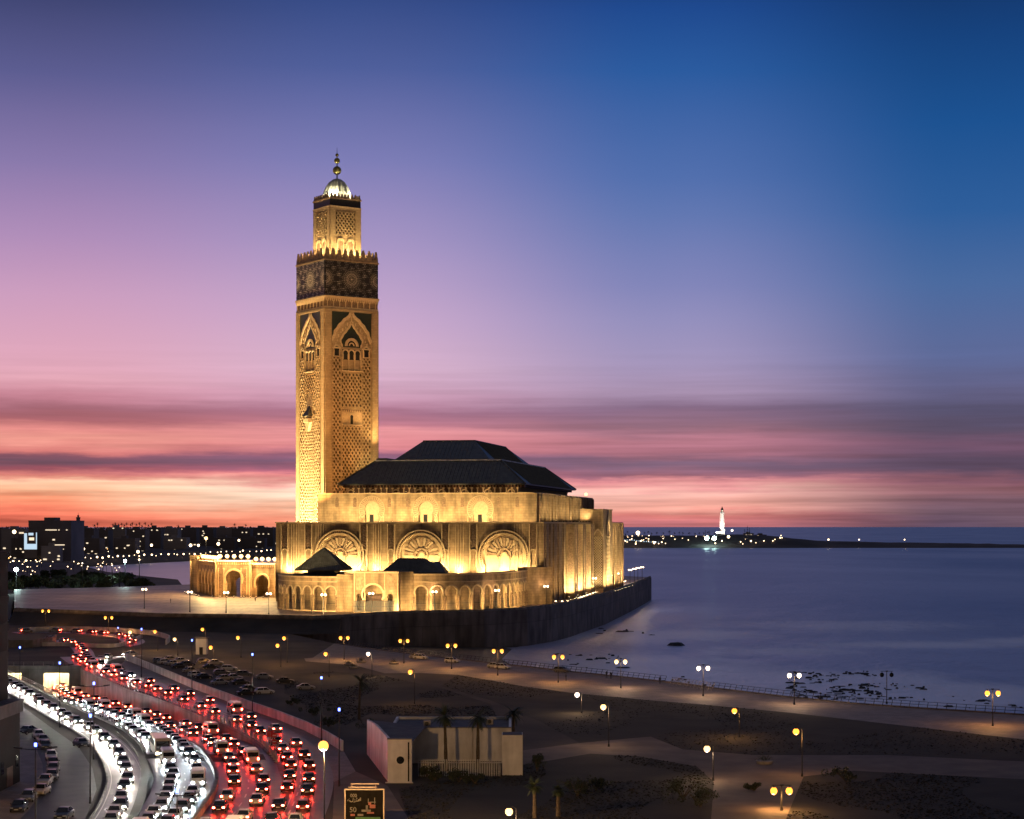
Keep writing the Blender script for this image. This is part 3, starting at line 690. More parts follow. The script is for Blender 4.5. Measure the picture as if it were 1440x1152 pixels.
for x in (3.8, 14.3, 38.5, 50.4, 73.8, 85.7, 111.0):            # carved strips with small niches under them
    mb = MB(); w = 1.45
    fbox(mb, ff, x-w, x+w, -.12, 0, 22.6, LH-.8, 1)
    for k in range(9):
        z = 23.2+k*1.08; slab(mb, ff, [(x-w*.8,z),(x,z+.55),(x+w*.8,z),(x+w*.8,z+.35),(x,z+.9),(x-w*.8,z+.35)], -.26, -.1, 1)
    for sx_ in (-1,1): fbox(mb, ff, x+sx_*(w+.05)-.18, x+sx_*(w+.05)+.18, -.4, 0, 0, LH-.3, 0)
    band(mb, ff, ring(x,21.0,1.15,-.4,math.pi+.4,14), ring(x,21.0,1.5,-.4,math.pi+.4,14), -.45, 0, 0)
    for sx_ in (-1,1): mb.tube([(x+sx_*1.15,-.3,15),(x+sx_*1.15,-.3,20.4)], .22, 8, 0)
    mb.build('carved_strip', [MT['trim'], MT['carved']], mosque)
for x in (8.5, 19.3, 44.4, 68.0-23.6+35.4, 104.8):
    mb = MB()
    for k in (-1.6, -.6, .6, 1.6): fbox(mb, ff, x+k-.12, x+k+.12, -.22, 0, 0, LH-.3)
    mb.build('wall_moulding', MT['trim'], mosque)
# right side: plain corner, fluted bays, tower with lattice
for y in (3, 13, 22, 34, 47):
    mb = MB(); fbox(mb, fr, y, y+(1.2 if y < 30 else .8), -.5, 0, 0, LH-.2); mb.build('wall_moulding', MT['stone'], mosque)
BY = [57.5+k*12.4 for k in range(6)]
for k, y in enumerate(BY):
    D_ = 3.6 if k % 2 == 0 else 2.6
    mb = MB(); fbox(mb, fr, y, y+3.4, -D_, 0, 0, LH-.3, 0); fbox(mb, fr, y+.5, y+2.9, -D_-.06, -D_, 1.5, LH-2.5, 1)  # darker strip paints the outer face as unlit
    fb_ = lambda s, d, z, y=y: (LX+s, y+d, z)
    for s_ in (.25, D_-.55): fbox(mb, fb_, s_, s_+.3, -.3, 0, 0, LH-.6, 0)
    fbox(mb, fb_, .8, D_-.8, -.05, 0, 9, LH-4, 1)
    mb.build('buttress', [MT['stone'], MT['carved']], mosque)
    mb = MB(); fbox(mb, fr, y+5.0, y+10.8, -.1, 0, 3, LH-5, 1); lattice(mb, fr, y+5.0, y+10.8, 14, LH-5, 1.4, .4, -.35, -.1, 0)  # dark ground painted to deepen the gaps between lit buttresses
    for s_ in (y+4.8, y+10.6): fbox(mb, fr, s_, s_+.4, -.7, 0, 0, LH-4, 0)
    mb.build('bay_panel', [MT['trim'], MT['carved']], mosque)
mb = MB(); TX0, TX1, TY0, TY1, TH = LX, 121.2, 132.5, 163, 39.8
mb.box(LX-12, TX1, TY0, TY1, 0, TH); mb.box(LX-12.2, TX1+.3, TY0-.3, TY1+.3, TH, TH+.5)
mb.build('side_tower', MT['stone'], mosque)
ftf = lambda s, d, z: (s, TY0+d, z); ftr = lambda s, d, z: (TX1-d, s, z)
for fm, c, w in ((ftf, 118.6, 1.9), (ftr, 147.5, 6.0)):
    mb = MB(); fbox(mb, fm, c-w, c+w, -.05, 0, 2, 27, 1); lattice(mb, fm, c-w, c+w, 2, 27, w*.42, w*.13, -.4, -.05, 0)
    pts = arch_pts(c, w*.95, 27.5, 27, 'pointed', 12); out = [(c+(p[0]-c)*1.3, 27+(p[1]-27)*1.3) for p in pts]
    band(mb, fm, pts, out, -.6, 0, 0)
    mb.build('tower_lattice', [MT['trim'], MT['green']], mosque)
mb = MB(); mb.box(LX-2, 118.2, 165, 227, 0, 34.0)
for k in range(7): fbox(mb, lambda s, d, z: (118.2-d, s, z), 167+k*8.5, 170+k*8.5, -1.2, 0, 0, 33.6)
mb.build('rear_block', MT['stone'], mosque)
# upper tier
UX0, UX1, UY0, UY1, UZ = 12.4, 108.9, 20.0, 180.0, 45.9
fu = lambda s, d, z: (s, UY0+d, z); fur = lambda s, d, z: (UX1-d, s, z)
UA = (36.6, 60.5, 84.4)
mb = MB(); arched_wall(mb, fu, UX0, UX1, LH-.05, UZ, [(c, 2.9, 39.2, LH-.05, 'horseshoe') for c in UA], .9)
mb.poly([fur(UY0,0,LH-.05),fur(UY1,0,LH-.05),fur(UY1,0,UZ),fur(UY0,0,UZ)]); mb.poly([(UX0,UY0,LH-.05),(UX0,UY1,LH-.05),(UX0,UY1,UZ),(UX0,UY0,UZ)]); mb.poly([(UX0,UY1,LH-.05),(UX1,UY1,LH-.05),(UX1,UY1,UZ),(UX0,UY1,UZ)])
mb.build('upper_wall', MT['stone'], mosque)
mb = MB(); mb.poly([(UX0,UY0,UZ-.03),(UX1,UY0,UZ-.03),(UX1,UY1,UZ-.03),(UX0,UY1,UZ-.03)]); mb.build('upper_terrace', MT['flatroof'], mosque)
mb = MB()
for x0, x1, y0, y1 in ((UX0-.2,UX1+.2,UY0-.2,UY0+.3),(UX1-.3,UX1+.2,UY0+.3,UY1),(UX0-.2,UX0+.3,UY0+.3,UY1)): mb.box(x0,x1,y0,y1,UZ,UZ+.4)
mb.build('upper_coping', MT['trim'], mosque)
for c in UA:
    mb = MB(); fill(mb, fu, arch_pts(c, 2.9, 39.2, LH, 'horseshoe', 24), .88, 0)
    t0 = -.75
    band(mb, fu, ring(c,39.3,3.5,t0,math.pi-t0,30), ring(c,39.3,5.5,t0,math.pi-t0,30), -.12, 0, 1)
    band(mb, fu, ring(c,39.3,3.25,t0,math.pi-t0,30), ring(c,39.3,3.5,t0,math.pi-t0,30), -.25, 0, 0); band(mb, fu, ring(c,39.3,5.5,t0,math.pi-t0,30), ring(c,39.3,5.8,t0,math.pi-t0,30), -.3, 0, 0)
    for i in range(26):
        t = t0+(math.pi-2*t0)*(i+.5)/26; w = .02
        slab(mb, fu, [(c-3.6*math.cos(t-w),39.3+3.6*math.sin(t-w)),(c-5.4*math.cos(t-w),39.3+5.4*math.sin(t-w)),(c-5.4*math.cos(t+w),39.3+5.4*math.sin(t+w)),(c-3.6*math.cos(t+w),39.3+3.6*math.sin(t+w))], -.2, -.1, 0)
    for sg in (-1,1):
        for q in (3.4, 5.3): mb.tube([(c+sg*q,UY0-.2,LH),(c+sg*q,UY0-.2,36.4)], .2, 8, 0)
    a = mb.build('blind_arch', [MT['trim'], MT['voussoir']], mosque)
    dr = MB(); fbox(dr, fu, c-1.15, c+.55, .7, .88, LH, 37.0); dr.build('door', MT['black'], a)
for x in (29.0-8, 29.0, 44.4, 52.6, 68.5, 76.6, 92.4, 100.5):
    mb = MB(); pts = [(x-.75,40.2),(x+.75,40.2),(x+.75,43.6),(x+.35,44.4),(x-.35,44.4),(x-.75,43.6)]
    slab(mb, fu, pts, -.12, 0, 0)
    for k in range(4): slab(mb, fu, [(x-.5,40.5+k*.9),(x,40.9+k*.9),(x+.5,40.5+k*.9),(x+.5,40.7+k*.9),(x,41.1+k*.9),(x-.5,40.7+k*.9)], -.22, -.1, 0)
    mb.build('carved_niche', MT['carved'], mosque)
for k in range(20):
    y = 22+k*7.9; mb = MB(); fbox(mb, fur, y, y+3.6, -1.3, 0, LH-.03, UZ-.25); fbox(mb, fur, y+1.4, y+2.2, -1.6, -1.3, LH, UZ-.8)
    mb.build('upper_fin', MT['stone'], mosque)
# clerestory colonnade under the eaves
mb = MB(); mb.box(24, 99, 28.5, 158, UZ, 50.3); mb.build('clerestory', MT['wood'], mosque)
mb = MB(); mb.tube([(0,0,UZ),(0,0,48.2)], .32, 8); mb.box(-.5,.5,-.45,.45,48.2,48.7); cl0 = mb.build('column', MT['trim'], mosque); cl0.location = (23.6,27.9,0)
for p in [(23.6+i*2.52,27.9,0) for i in range(1,31)]+[(99.5,29+i*3.1,0) for i in range(42)]:
    c = cl0.copy(); C.objects.link(c); c.parent = mosque; c.location = p
mb = MB()
for i in range(60):
    x = 22.4+i*1.35; mb.box(x,x+.55,25.6,28.5,48.75,49.75)
for i in range(96): y = 27+i*1.37; mb.box(99,101.8,y,y+.55,48.75,49.75)
mb.build('eave_brackets', MT['wood'], mosque)
for k, i in enumerate((1, 8, 15, 17, 19, 24, 30, 36)):
    x = 25+k*10.2; mb = MB(); fq = lambda s, d, z: (s, 27.2+d, z)
    band(mb, fq, ring(x,UZ+.4,1.3,0,math.pi,12), ring(x,UZ+.4,1.75,0,math.pi,12), 0, .5); mb.build('clerestory_arch', MT['trim'], mosque)
# hipped roofs: real tile ribs
def ribs(mb, a, b, z0, z1, pitch=1.6):
    (x0,x1,y0,y1), (X0,X1,Y0,Y1) = a, b
    def rib(p, q):
        p, q = Vector(p), Vector(q); mb.tube([p, q], .14, 4, 0, False)
    n = int((X1-X0)/pitch)
    for i in range(n+1): x = X0+(X1-X0)*i/n; rib((x,y0,z0+.05),(x,Y0,z1+.05))
    n = int((Y1-Y0)/pitch)
    for i in range(n+1):
        y = Y0+(Y1-Y0)*i/n; rib((x1,y,z0+.05),(X1,y,z1+.05))
RA, RB = (20,103.2,24,162), (33.2,90,38,148)
mb = MB(); mb.frustum(RA, RB, 50.3, 60.6); mb.box(20.2,103,24.2,161.8,49.75,50.28)
ribs(mb, RA, RB, 50.3, 60.6)
for p, q in (((20,24,50.3),(33.2,38,60.6)),((103.2,24,50.3),(90,38,60.6)),((103.2,162,50.3),(90,148,60.6))): mb.tube([p,q], .4, 6)
mb.build('lower_roof', MT['roof'], mosque)
mb = MB(); mb.box(33,90.2,37.8,148.2,60.62,61.15); mb.build('roof_edge', MT['white'], mosque)
RA2, RB2 = (40,83,46,150), (49.6,73.4,60,132)
mb = MB(); mb.frustum(RA2, RB2, 61.6, 70.4); mb.box(40.6,82.4,46.6,149.4,61.16,61.58); ribs(mb, RA2, RB2, 61.6, 70.4)
mb.box(33.6,38.4,38.4,60,61.2,62.0)
mb.tube([(49.6,60,70.4),(73.4,60,70.4),(73.4,132,70.4)], .35, 6)
mb.build('upper_roof', MT['roof'], mosque)

# ================================================================== MINARET
MIN0 = Vector((-82.8, 875, PLZ)); MINR = R(34); HB = 14.0
minaret = thing('minaret', 'tall square floodlit minaret with lattice panels and dark tiled band', 'minaret', MIN0, MINR)
def face(k, hw):
    return [lambda s, d, z: (s, -hw+d, z), lambda s, d, z: (-hw+d, -s, z), lambda s, d, z: (-s, hw-d, z), lambda s, d, z: (hw-d, s, z)][k]
mb = MB(); mb.box(-HB,HB,-HB,HB,0,133.2); mb.build('shaft', MT['stone_fine'], minaret)
for k in range(4):
    fm = face(k, HB); bay = k in (1, 3)
    fr_ = MB()                                                  # frame, pilasters, mouldings
    for s0, s1 in ((-14.0,-11.1),(11.1,14.0)): fbox(fr_, fm, s0, s1, -.55, 0, 0, 133.1)
    for s0 in (-11.0, 10.7): fbox(fr_, fm, s0, s0+.3, -.75, 0, 0, 132.5)
    fbox(fr_, fm, -11.1, 11.1, -.55, 0, 132.0, 133.1)
    for s0 in (-5.7, 5.35): fbox(fr_, fm, s0, s0+.35, -.5, 0, 20, 111)
    for s0 in (-10.4, 10.1): fbox(fr_, fm, s0, s0+.3, -.4, 0, 20, 111)
    fbox(fr_, fm, -5.4, 5.4, -.45, 0, 103.6, 104.4); fbox(fr_, fm, -5.4, 5.4, -.45, 0, 86.6, 87.4)
    fr_.build('face_frame', MT['stone_fine'], minaret)
    sp = MB()                                                   # green spandrels and lambrequin arch
    half = [(10.9,131.8),(1.0,131.8),(1.6,130.6),(3.0,129.4),(4.4,128.6),(5.4,127.2),(7.0,126.0),(7.9,124.4),(9.3,123.0),(9.7,121.2),(10.6,119.4),(10.9,118.4)]
    for sg in (-1,1): slab(sp, fm, [(sg*a, b) for a, b in half], -.06, 0)
    inner = [(0,126.2),(.9,124.4),(2.0,123.4),(2.7,122.2),(3.9,121.2),(4.6,119.8),(5.5,118.6),(5.3,117.2),(4.7,116.6),(4.7,115.4)]
    slab(sp, fm, [(a,b) for a,b in inner]+[(-a,b) for a,b in inner[::-1][:-1]], -.08, 0)
    sp.build('green_spandrel', MT['green'], minaret)
    ar = MB()
    o1 = [(a,b) for a,b in half[1:]]; 
    for sg in (-1,1):
        inn = [(sg*a*1.0, b) for a,b in o1]; out = [(sg*(a-1.0 if a > 1.5 else a*.3), b-1.0) for a,b in o1]
        band(ar, fm, out, inn, -.35, 0, 0)
        inn2 = [(sg*a*1.0, b) for a,b in inner]; out2 = [(sg*(a+.8), b+.5) for a,b in inner]
        band(ar, fm, inn2, out2, -.3, 0, 0)
        for i in range(16):                                     # interlace knobs on the arch face
            t = i/15; q = half[1+int(t*9.9)]; a_, b_ = max(0, q[0]-2.3), q[1]-2.2-(i % 2)*.6
            slab(ar, fm, [(sg*a_-.4,b_),(sg*a_,b_-.5),(sg*a_+.4,b_),(sg*a_,b_+.5)], -.28, 0, 0)
    ar.build('lambrequin_arch', MT['trim'], minaret)
    wn = MB()                                                   # three light window with balcony panel
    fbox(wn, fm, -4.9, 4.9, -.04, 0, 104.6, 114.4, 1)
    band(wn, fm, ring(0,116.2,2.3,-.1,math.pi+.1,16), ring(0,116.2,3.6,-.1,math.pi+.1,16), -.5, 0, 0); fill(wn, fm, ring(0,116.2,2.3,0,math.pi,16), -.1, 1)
    band(wn, fm, ring(0,116.2,.9,-.1,math.pi+.1,10), ring(0,116.2,1.5,-.1,math.pi+.1,10), -.35, 0, 0)
    for c_ in (-3.2, 0, 3.2):
        band(wn, fm, [(c_+(p[0]-c_), p[1]) for p in arch_pts(c_, 1.15, 112.6, 109.8, 'horseshoe', 12)], [(c_+(p[0]-c_)*1.28, 109.8+(p[1]-109.8)*1.16) for p in arch_pts(c_, 1.15, 112.6, 109.8, 'horseshoe', 12)], -.45, 0, 0)
        fbox(wn, fm, c_-1.2, c_+1.2, -.2, 0, 105.0, 109.6, 2)
    for c_ in (-4.8,-1.6,1.6,4.8): wn.tube([fm(c_,-.3,104.6), fm(c_,-.3,112.4)], .22, 8, 0)
    fbox(wn, fm, -5.3, 5.3, -.9, 0, 104.1, 104.6, 0)
    wn.build('triple_window', [MT['trim'], MT['black'], MT['stone_fine']], minaret)
    for sg in (-1,1):
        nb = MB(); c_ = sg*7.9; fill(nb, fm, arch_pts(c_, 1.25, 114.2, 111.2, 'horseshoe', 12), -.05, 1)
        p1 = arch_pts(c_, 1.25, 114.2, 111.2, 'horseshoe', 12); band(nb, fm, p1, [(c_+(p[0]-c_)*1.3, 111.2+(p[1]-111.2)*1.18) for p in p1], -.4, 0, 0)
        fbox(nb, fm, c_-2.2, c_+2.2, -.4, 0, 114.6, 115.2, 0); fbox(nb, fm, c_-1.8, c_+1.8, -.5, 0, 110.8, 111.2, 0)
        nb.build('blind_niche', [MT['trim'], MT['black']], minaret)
    # sebka lattices over ground painted dark, as shaded holes
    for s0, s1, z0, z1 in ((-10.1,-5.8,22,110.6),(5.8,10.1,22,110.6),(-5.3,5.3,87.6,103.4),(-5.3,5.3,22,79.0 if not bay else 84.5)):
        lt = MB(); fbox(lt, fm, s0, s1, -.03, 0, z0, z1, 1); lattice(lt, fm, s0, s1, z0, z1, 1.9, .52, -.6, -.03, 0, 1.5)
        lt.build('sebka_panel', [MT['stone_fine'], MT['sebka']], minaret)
    if not bay:
        wp = MB(); fbox(wp, fm, -5.3, 5.3, -.1, 0, 79.4, 86.4, 0); fill(wp, fm, arch_pts(0, .8, 83.0, 79.6, 'horseshoe', 10), -.14, 1)
        p1 = arch_pts(0, .8, 83.0, 79.6, 'horseshoe', 10); band(wp, fm, p1, [(p[0]*1.5, 79.6+(p[1]-79.6)*1.2) for p in p1], -.5, -.1, 0)
        for i in range(9): slab(wp, fm, [(-5.2+i*1.16,86.4),(-4.62+i*1.16,85.2),(-4.04+i*1.16,86.4)], -.35, -.1, 2)
        for c_ in (-5.1,-2.6,2.6,5.1): wp.tube([fm(c_,-.3,79.4), fm(c_,-.3,85)], .2, 6, 0)
        fbox(wp, fm, -5.4, 5.4, -.7, 0, 78.9, 79.4, 0)
        wp.build('window_panel', [MT['trim'], MT['black'], MT['carved']], minaret)
    else:
        bw = MB(); p1 = [(-2.9,82),(-2.9,90.5),(-1.6,92.6),(0,95.6),(1.6,92.6),(2.9,90.5),(2.9,82)]
        slab(bw, fm, p1, -.62, 0, 0)
        fbox(bw, fm, -2.6, 2.6, -2.6, 0, 80.6, 82.4, 0); slab(bw, fm, [(-2.2,80.6),(2.2,80.6),(.6,76.6),(-.6,76.6)], -2.0, 0, 0)
        for s_ in (-2.2, 2.2):
            bw.tube([fm(s_,-2.2,82.4), fm(s_,-2.2,84.0)], .18, 6, 0)
        A = [fm(-2.9,-3.0,83.6), fm(2.9,-3.0,83.6), fm(2.9,-.3,83.6), fm(-2.9,-.3,83.6)]; T_ = [fm(-.4,-.6,88.4), fm(.4,-.6,88.4)]
        bw.poly([A[0],A[1],T_[1],T_[0]],1); bw.poly([A[1],A[2],T_[1]],1); bw.poly([A[3],A[0],T_[0]],1); bw.poly(A,1)
        bw.build('balcony', [MT['trim'], MT['roof']], minaret)
    # frieze of brackets under the tile band
    fz = MB(); fbox(fz, fm, -14.2, 14.2, -.35, 0, 133.2, 134.0, 0); fbox(fz, fm, -14.3, 14.3, -.75, 0, 138.2, 139.0, 0); fbox(fz, fm, -14.0, 14.0, -.1, 0, 134.0, 138.2, 1)
    for i in range(9): x = -12.8+i*3.2; fbox(fz, fm, x-.18, x+.18, -.45, -.1, 134.0, 137.0, 0)
    for i in range(26):
        x = -13.5+i*1.08; slab(fz, fm, [(x-.5,138.2),(x,136.4),(x+.5,138.2)], -.6, -.1, 0)
    fz.build('frieze', [MT['trim'], MT['carved']], minaret)
    # dark zellige band with rosettes
    zb = MB(); fbox(zb, fm, -14.0, 14.0, -.3, 0, 139.0, 155.2, 0)
    def dia(x, z, r): slab(zb, fm, [(x-r,z),(x,z-r),(x+r,z),(x,z+r)], -.36, -.3, 1)
    cs = [(0,147.1,1.0),(-13.9,147.1,.9),(13.9,147.1,.9)]
    for cx_, cz_, sc in cs:
        for r_, n_, q in ((.0,1,.55),(1.0,8,.2),(1.75,16,.27),(2.55,24,.3),(3.2,24,.2),(3.9,32,.22),(4.7,32,.16)):
            for i in range(n_):
                a_ = 2*math.pi*(i+.5*(n_ % 3))/n_; x_, z_ = cx_+r_*sc*math.cos(a_), cz_+r_*sc*math.sin(a_)
                if abs(x_) < 13.7: dia(x_, z_, q*sc)
    rg = random.Random(5+k)
    for i in range(36):
        for j in range(21):
            x_, z_ = -13.6+i*.777, 139.5+j*.76
            if min(math.hypot(x_-a_, z_-b_) for a_, b_, _ in cs) < 5.1: continue
            m8 = (math.cos(x_*1.35)*math.cos((z_-147)*1.35)+math.cos((x_+z_)*.95)*math.cos((x_-z_)*.95))
            if m8 > -.35: dia(x_+(.18 if j % 2 else -.18), z_, .13+.12*max(0, m8)*.8)
    zb.build('tile_band', [MT['zell'], MT['zellp']], minaret)
    tp = MB(); fbox(tp, fm, -14.3, 14.3, -.6, 0, 155.2, 155.9, 0); fbox(tp, fm, -14.0, 14.0, -.3, .5, 155.9, 157.0, 0)
    tp.build('parapet', MT['voussoir'], minaret)
def merlon_row(hw, z, h, w, n_, dep, mtl):
    proto = None
    for k in range(4):
        for i in range(n_+1):
            if i == n_: continue
            s_ = -hw+w*.5+(2*hw-w)*i/n_
            if proto is None:
                q = MB(); fm0 = lambda s, d, zz: (s, d, zz)
                slab(q, fm0, [(-w*.5,0),(w*.5,0),(w*.42,h*.3),(w*.30,h*.42),(w*.26,h*.72),(w*.16,h*.8),(w*.12,h),(-w*.12,h),(-w*.16,h*.8),(-w*.26,h*.72),(-w*.30,h*.42),(-w*.42,h*.3)], 0, dep)
                fill(q, fm0, [(-w*.5,0),(w*.5,0),(w*.42,h*.3),(w*.30,h*.42),(w*.26,h*.72),(w*.16,h*.8),(w*.12,h),(-w*.12,h),(-w*.16,h*.8),(-w*.26,h*.72),(-w*.30,h*.42),(-w*.42,h*.3)], dep)
                o = proto = q.build('merlon', mtl, minaret)
            else:
                o = proto.copy(); C.objects.link(o); o.parent = minaret
            p = face(k, hw)(s_, 0, z); o.location = p; o.rotation_euler = (0,0,[0,-math.pi/2,math.pi,math.pi/2][k])
merlon_row(14.2, 157.0, 4.2, 3.0, 8, .7, MT['voussoir'])
HL = 8.1
mb = MB(); mb.box(-HL,HL,-HL,HL,133,181.4); mb.build('lantern', MT['stone_fine'], minaret)
mb = MB(); mb.box(-13.9,13.9,-13.9,13.9,133.2,155.4); mb.build('gallery_floor', MT['stone_fine'], minaret)
for k in range(4):
    fm = face(k, HL); mb = MB()
    for s0, s1 in ((-8.1,-5.4),(5.4,8.1)): fbox(mb, fm, s0, s1, -.35, 0, 155.5, 181.2)
    fbox(mb, fm, -5.4, 5.4, -.35, 0, 180.2, 181.2)
    mb.build('face_frame', MT['stone_fine'], minaret)
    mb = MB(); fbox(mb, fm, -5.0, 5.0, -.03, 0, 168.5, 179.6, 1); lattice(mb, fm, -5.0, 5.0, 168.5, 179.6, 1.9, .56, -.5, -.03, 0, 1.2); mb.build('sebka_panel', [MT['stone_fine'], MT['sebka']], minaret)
    mb = MB()
    for c_ in (-2.7, 2.7):
        p1 = arch_pts(c_, 1.3, 164.4, 156, 'horseshoe', 12); fill(mb, fm, p1, -.04, 1); band(mb, fm, p1, [(c_+(p[0]-c_)*1.35, 156+(p[1]-156)*1.12) for p in p1], -.45, 0, 0)
    for c_ in (-4.9,-.35,.35,4.9): mb.tube([fm(c_,-.3,156), fm(c_,-.3,164.6)], .22, 6, 0)
    mb.build('twin_niche', [MT['trim'], MT['carved']], minaret)
    mb = MB(); fbox(mb, fm, -8.3, 8.3, -.45, 0, 181.2, 182.0, 1); fbox(mb, fm, -8.1, 8.1, -.15, 0, 182.0, 185.2, 0); fbox(mb, fm, -8.4, 8.4, -.5, 0, 185.2, 185.9, 2)
    mb.build('tile_band', [MT['zell'], MT['trim'], MT['voussoir']], minaret)
mb = MB(); mb.box(-8.1,8.1,-8.1,8.1,181.3,185.7); mb.build('lantern_roof', MT['stone_fine'], minaret)
merlon_row(8.2, 185.9, 2.2, 1.8, 8, .5, MT['voussoir'])
mb = MB()
for i in range(16):                                              # ribbed dome
    t = 2*math.pi*i/16; prof = [(0.02,196.6),(1.9,196.0),(3.8,194.5),(5.3,192.2),(6.3,189.6),(6.6,187.2),(6.4,185.7)]
    for (r0, z0), (r1, z1) in zip(prof, prof[1:]):
        for d0, d1, q0, q1 in ((-.196,0,.95,1.03),(0,.196,1.03,.95)):
            pt = lambda r, z, dd, q: (r*q*math.cos(t+dd), r*q*math.sin(t+dd), z)
            mb.poly([pt(r1,z1,d0,q0), pt(r1,z1,d1,q1), pt(r0,z0,d1,q1), pt(r0,z0,d0,q0)])
mb.build('dome', MT['dome'], minaret, smooth=False)
mb = MB(); mb.tube([(0,0,196),(0,0,205.5),(0,0,211.2)], [.35,.25,.06], 8); mb.build('finial_mast', MT['dark'], minaret)
for z, r_ in ((200.3,2.05),(204.9,1.4),(207.6,.8)):
    mb = MB(); mb.ball((0,0,z), r_, 20); mb.build('finial_globe', MT['gold'], minaret, smooth=True)

# ================================================================== ARCADE IN FRONT
arcade = thing('arcade', 'long low stone arcade curving along the foot of the mosque front', 'arcade', (0,0,PLZ))
def path_map(pts, back=1):
    pts = [Vector((p[0], p[1], 0)) for p in pts]; cum = [0]
    for a, b in zip(pts, pts[1:]): cum.append(cum[-1]+(b-a).length)
    def fm(s, d, z):
        i = 0
        while i < len(pts)-2 and s > cum[i+1]: i += 1
        u = (pts[i+1]-pts[i]); Ln = u.length; u.normalize(); p = pts[i]+u*(s-cum[i])
        nrm = Vector((-u.y, u.x, 0))
        # smooth the normal across joints so offsets stay continuous
        q = p+nrm*d; return (q.x, q.y, z)
    return fm, cum[-1]
AL = smooth_path([(-91.5,726,0),(-90.0,716,0),(-85.5,705,0),(-78.5,697,0),(-71.5,692.5,0),(-65.2,690.5,0)], 6)
AR = smooth_path([(-36.9,690,0),(-26.6,691,0),(-16.1,697,0),(-7.5,707,0),(-1.0,721,0),(3.4,737,0),(6.0,752,0)], 6)
AH = 14.2
def arcade_run(pts, n_, a, h):
    fm, Ln = path_map(pts); pitch = Ln/n_; cs_ = [pitch*(i+.5) for i in range(n_)]
    mb = MB(); arched_wall(mb, fm, 0, Ln, 0, h, [(c, a, 7.3, .4, 'horseshoe') for c in cs_], .7, step=1.2)
    fbox_n = 30
    for i in range(fbox_n):
        s0, s1 = Ln*i/fbox_n, Ln*(i+1)/fbox_n
        mb.poly([fm(s0,0,h),fm(s1,0,h),fm(s1,.9,h),fm(s0,.9,h)]); mb.poly([fm(s0,5.0,0),fm(s1,5.0,0),fm(s1,5.0,h),fm(s0,5.0,h)]); mb.poly([fm(s0,.9,h-1.2),fm(s1,.9,h-1.2),fm(s1,5,h-1.2),fm(s0,5,h-1.2)]); mb.poly([fm(s0,.9,h),fm(s1,.9,h),fm(s1,.9,h-1.2),fm(s0,.9,h-1.2)])
    mb.build('arcade_wall', MT['stone'], arcade)
    tr = MB()
    for c in cs_:
        p1 = arch_pts(c, a, 7.3, .4, 'horseshoe', 14)[1:-1]; p2 = [(c+(p[0]-c)*1.26, 7.3+(p[1]-7.3)*1.26) for p in p1]; band(tr, fm, p1, p2, -.18, 0, 0)
    for i in range(fbox_n):
        s0, s1 = Ln*i/fbox_n, Ln*(i+1)/fbox_n
        for z0, z1, dd in ((h-.5,h,-.3),(11.0,11.35,-.18),(0,.5,-.35)):
            tr.poly([fm(s0,dd,z0),fm(s1,dd,z0),fm(s1,dd,z1),fm(s0,dd,z1)]); tr.poly([fm(s0,dd,z1),fm(s1,dd,z1),fm(s1,0,z1),fm(s0,0,z1)]); tr.poly([fm(s0,dd,z0),fm(s1,dd,z0),fm(s1,0,z0),fm(s0,0,z0)])
    tr.build('arch_trim', MT['trim'], arcade)
    for i in range(n_+1):
        s_ = max(.3, min(Ln-.3, pitch*i)); cm = MB(); p = fm(s_, -.25, 0)
        cm.tube([p, (p[0],p[1],5.0)], .24, 8); cm.box(p[0]-.35,p[0]+.35,p[1]-.35,p[1]+.35,5.0,5.5); cm.box(p[0]-.35,p[0]+.35,p[1]-.35,p[1]+.35,0,.4)
        cm.build('column', MT['carved'], arcade)
    rl_ = MB()
    for c in cs_:
        fbox(rl_, fm, c-a, c+a, .5, .58, .4, .55); fbox(rl_, fm, c-a, c+a, .5, .58, 3.0, 3.15)
        q = -a
        while q < a: fbox(rl_, fm, c+q, c+q+.08, .5, .58, .4, 4.2); q += .42
    rl_.build('arcade_railing', MT['dark'], arcade)
    return fm, Ln
fmL, LnL = arcade_run(AL, 9, 1.75, 13.2); fmR, LnR = arcade_run(AR, 14, 1.95, AH)
# portal block and piers
def P2(px, Y): return ((px-720)/F*Y, Y)
fp, LnP = path_map([P2(497,684.5), P2(561,683.5)])
mb = MB(); arched_wall(mb, fp, 0, LnP, 0, 15.3, [(LnP/2-1.2, 3.2, 6.6, .3, 'horseshoe'), (2.2, .95, 5.9, .3, 'horseshoe'), (LnP-3.2, .95, 5.9, .3, 'horseshoe')], 2.2)
for s0, s1, d0, d1, z in ((0,LnP,.0,9,15.3),):
    mb.poly([fp(s0,0,z),fp(s1,0,z),fp(s1,d1,z),fp(s0,d1,z)]); mb.poly([fp(0,0,0),fp(0,d1,0),fp(0,d1,z),fp(0,0,z)]); mb.poly([fp(LnP,0,0),fp(LnP,d1,0),fp(LnP,d1,z),fp(LnP,0,z)]); mb.poly([fp(0,6,0),fp(LnP,6,0),fp(LnP,6,z),fp(0,6,z)])
pb = mb.build('portal', MT['stone'], arcade)
mb = MB(); cx_ = LnP/2-1.2
p1 = arch_pts(cx_, 3.2, 6.6, .3, 'horseshoe', 20)[1:-1]; band(mb, fp, p1, [(cx_+(p[0]-cx_)*1.2, 6.6+(p[1]-6.6)*1.2) for p in p1], -.3, 0, 0)
for c_ in (2.2, LnP-3.2): fbox(mb, fp, c_-1.2, c_+1.2, -.12, 0, 8.4, 14.0, 1)
for s_ in (.2, 4.1, LnP-5.4, LnP-.6): fbox(mb, fp, s_, s_+.4, -.3, 0, 0, 15.2, 0)
fbox(mb, fp, 0, LnP, -.35, 0, 14.6, 15.2, 0)
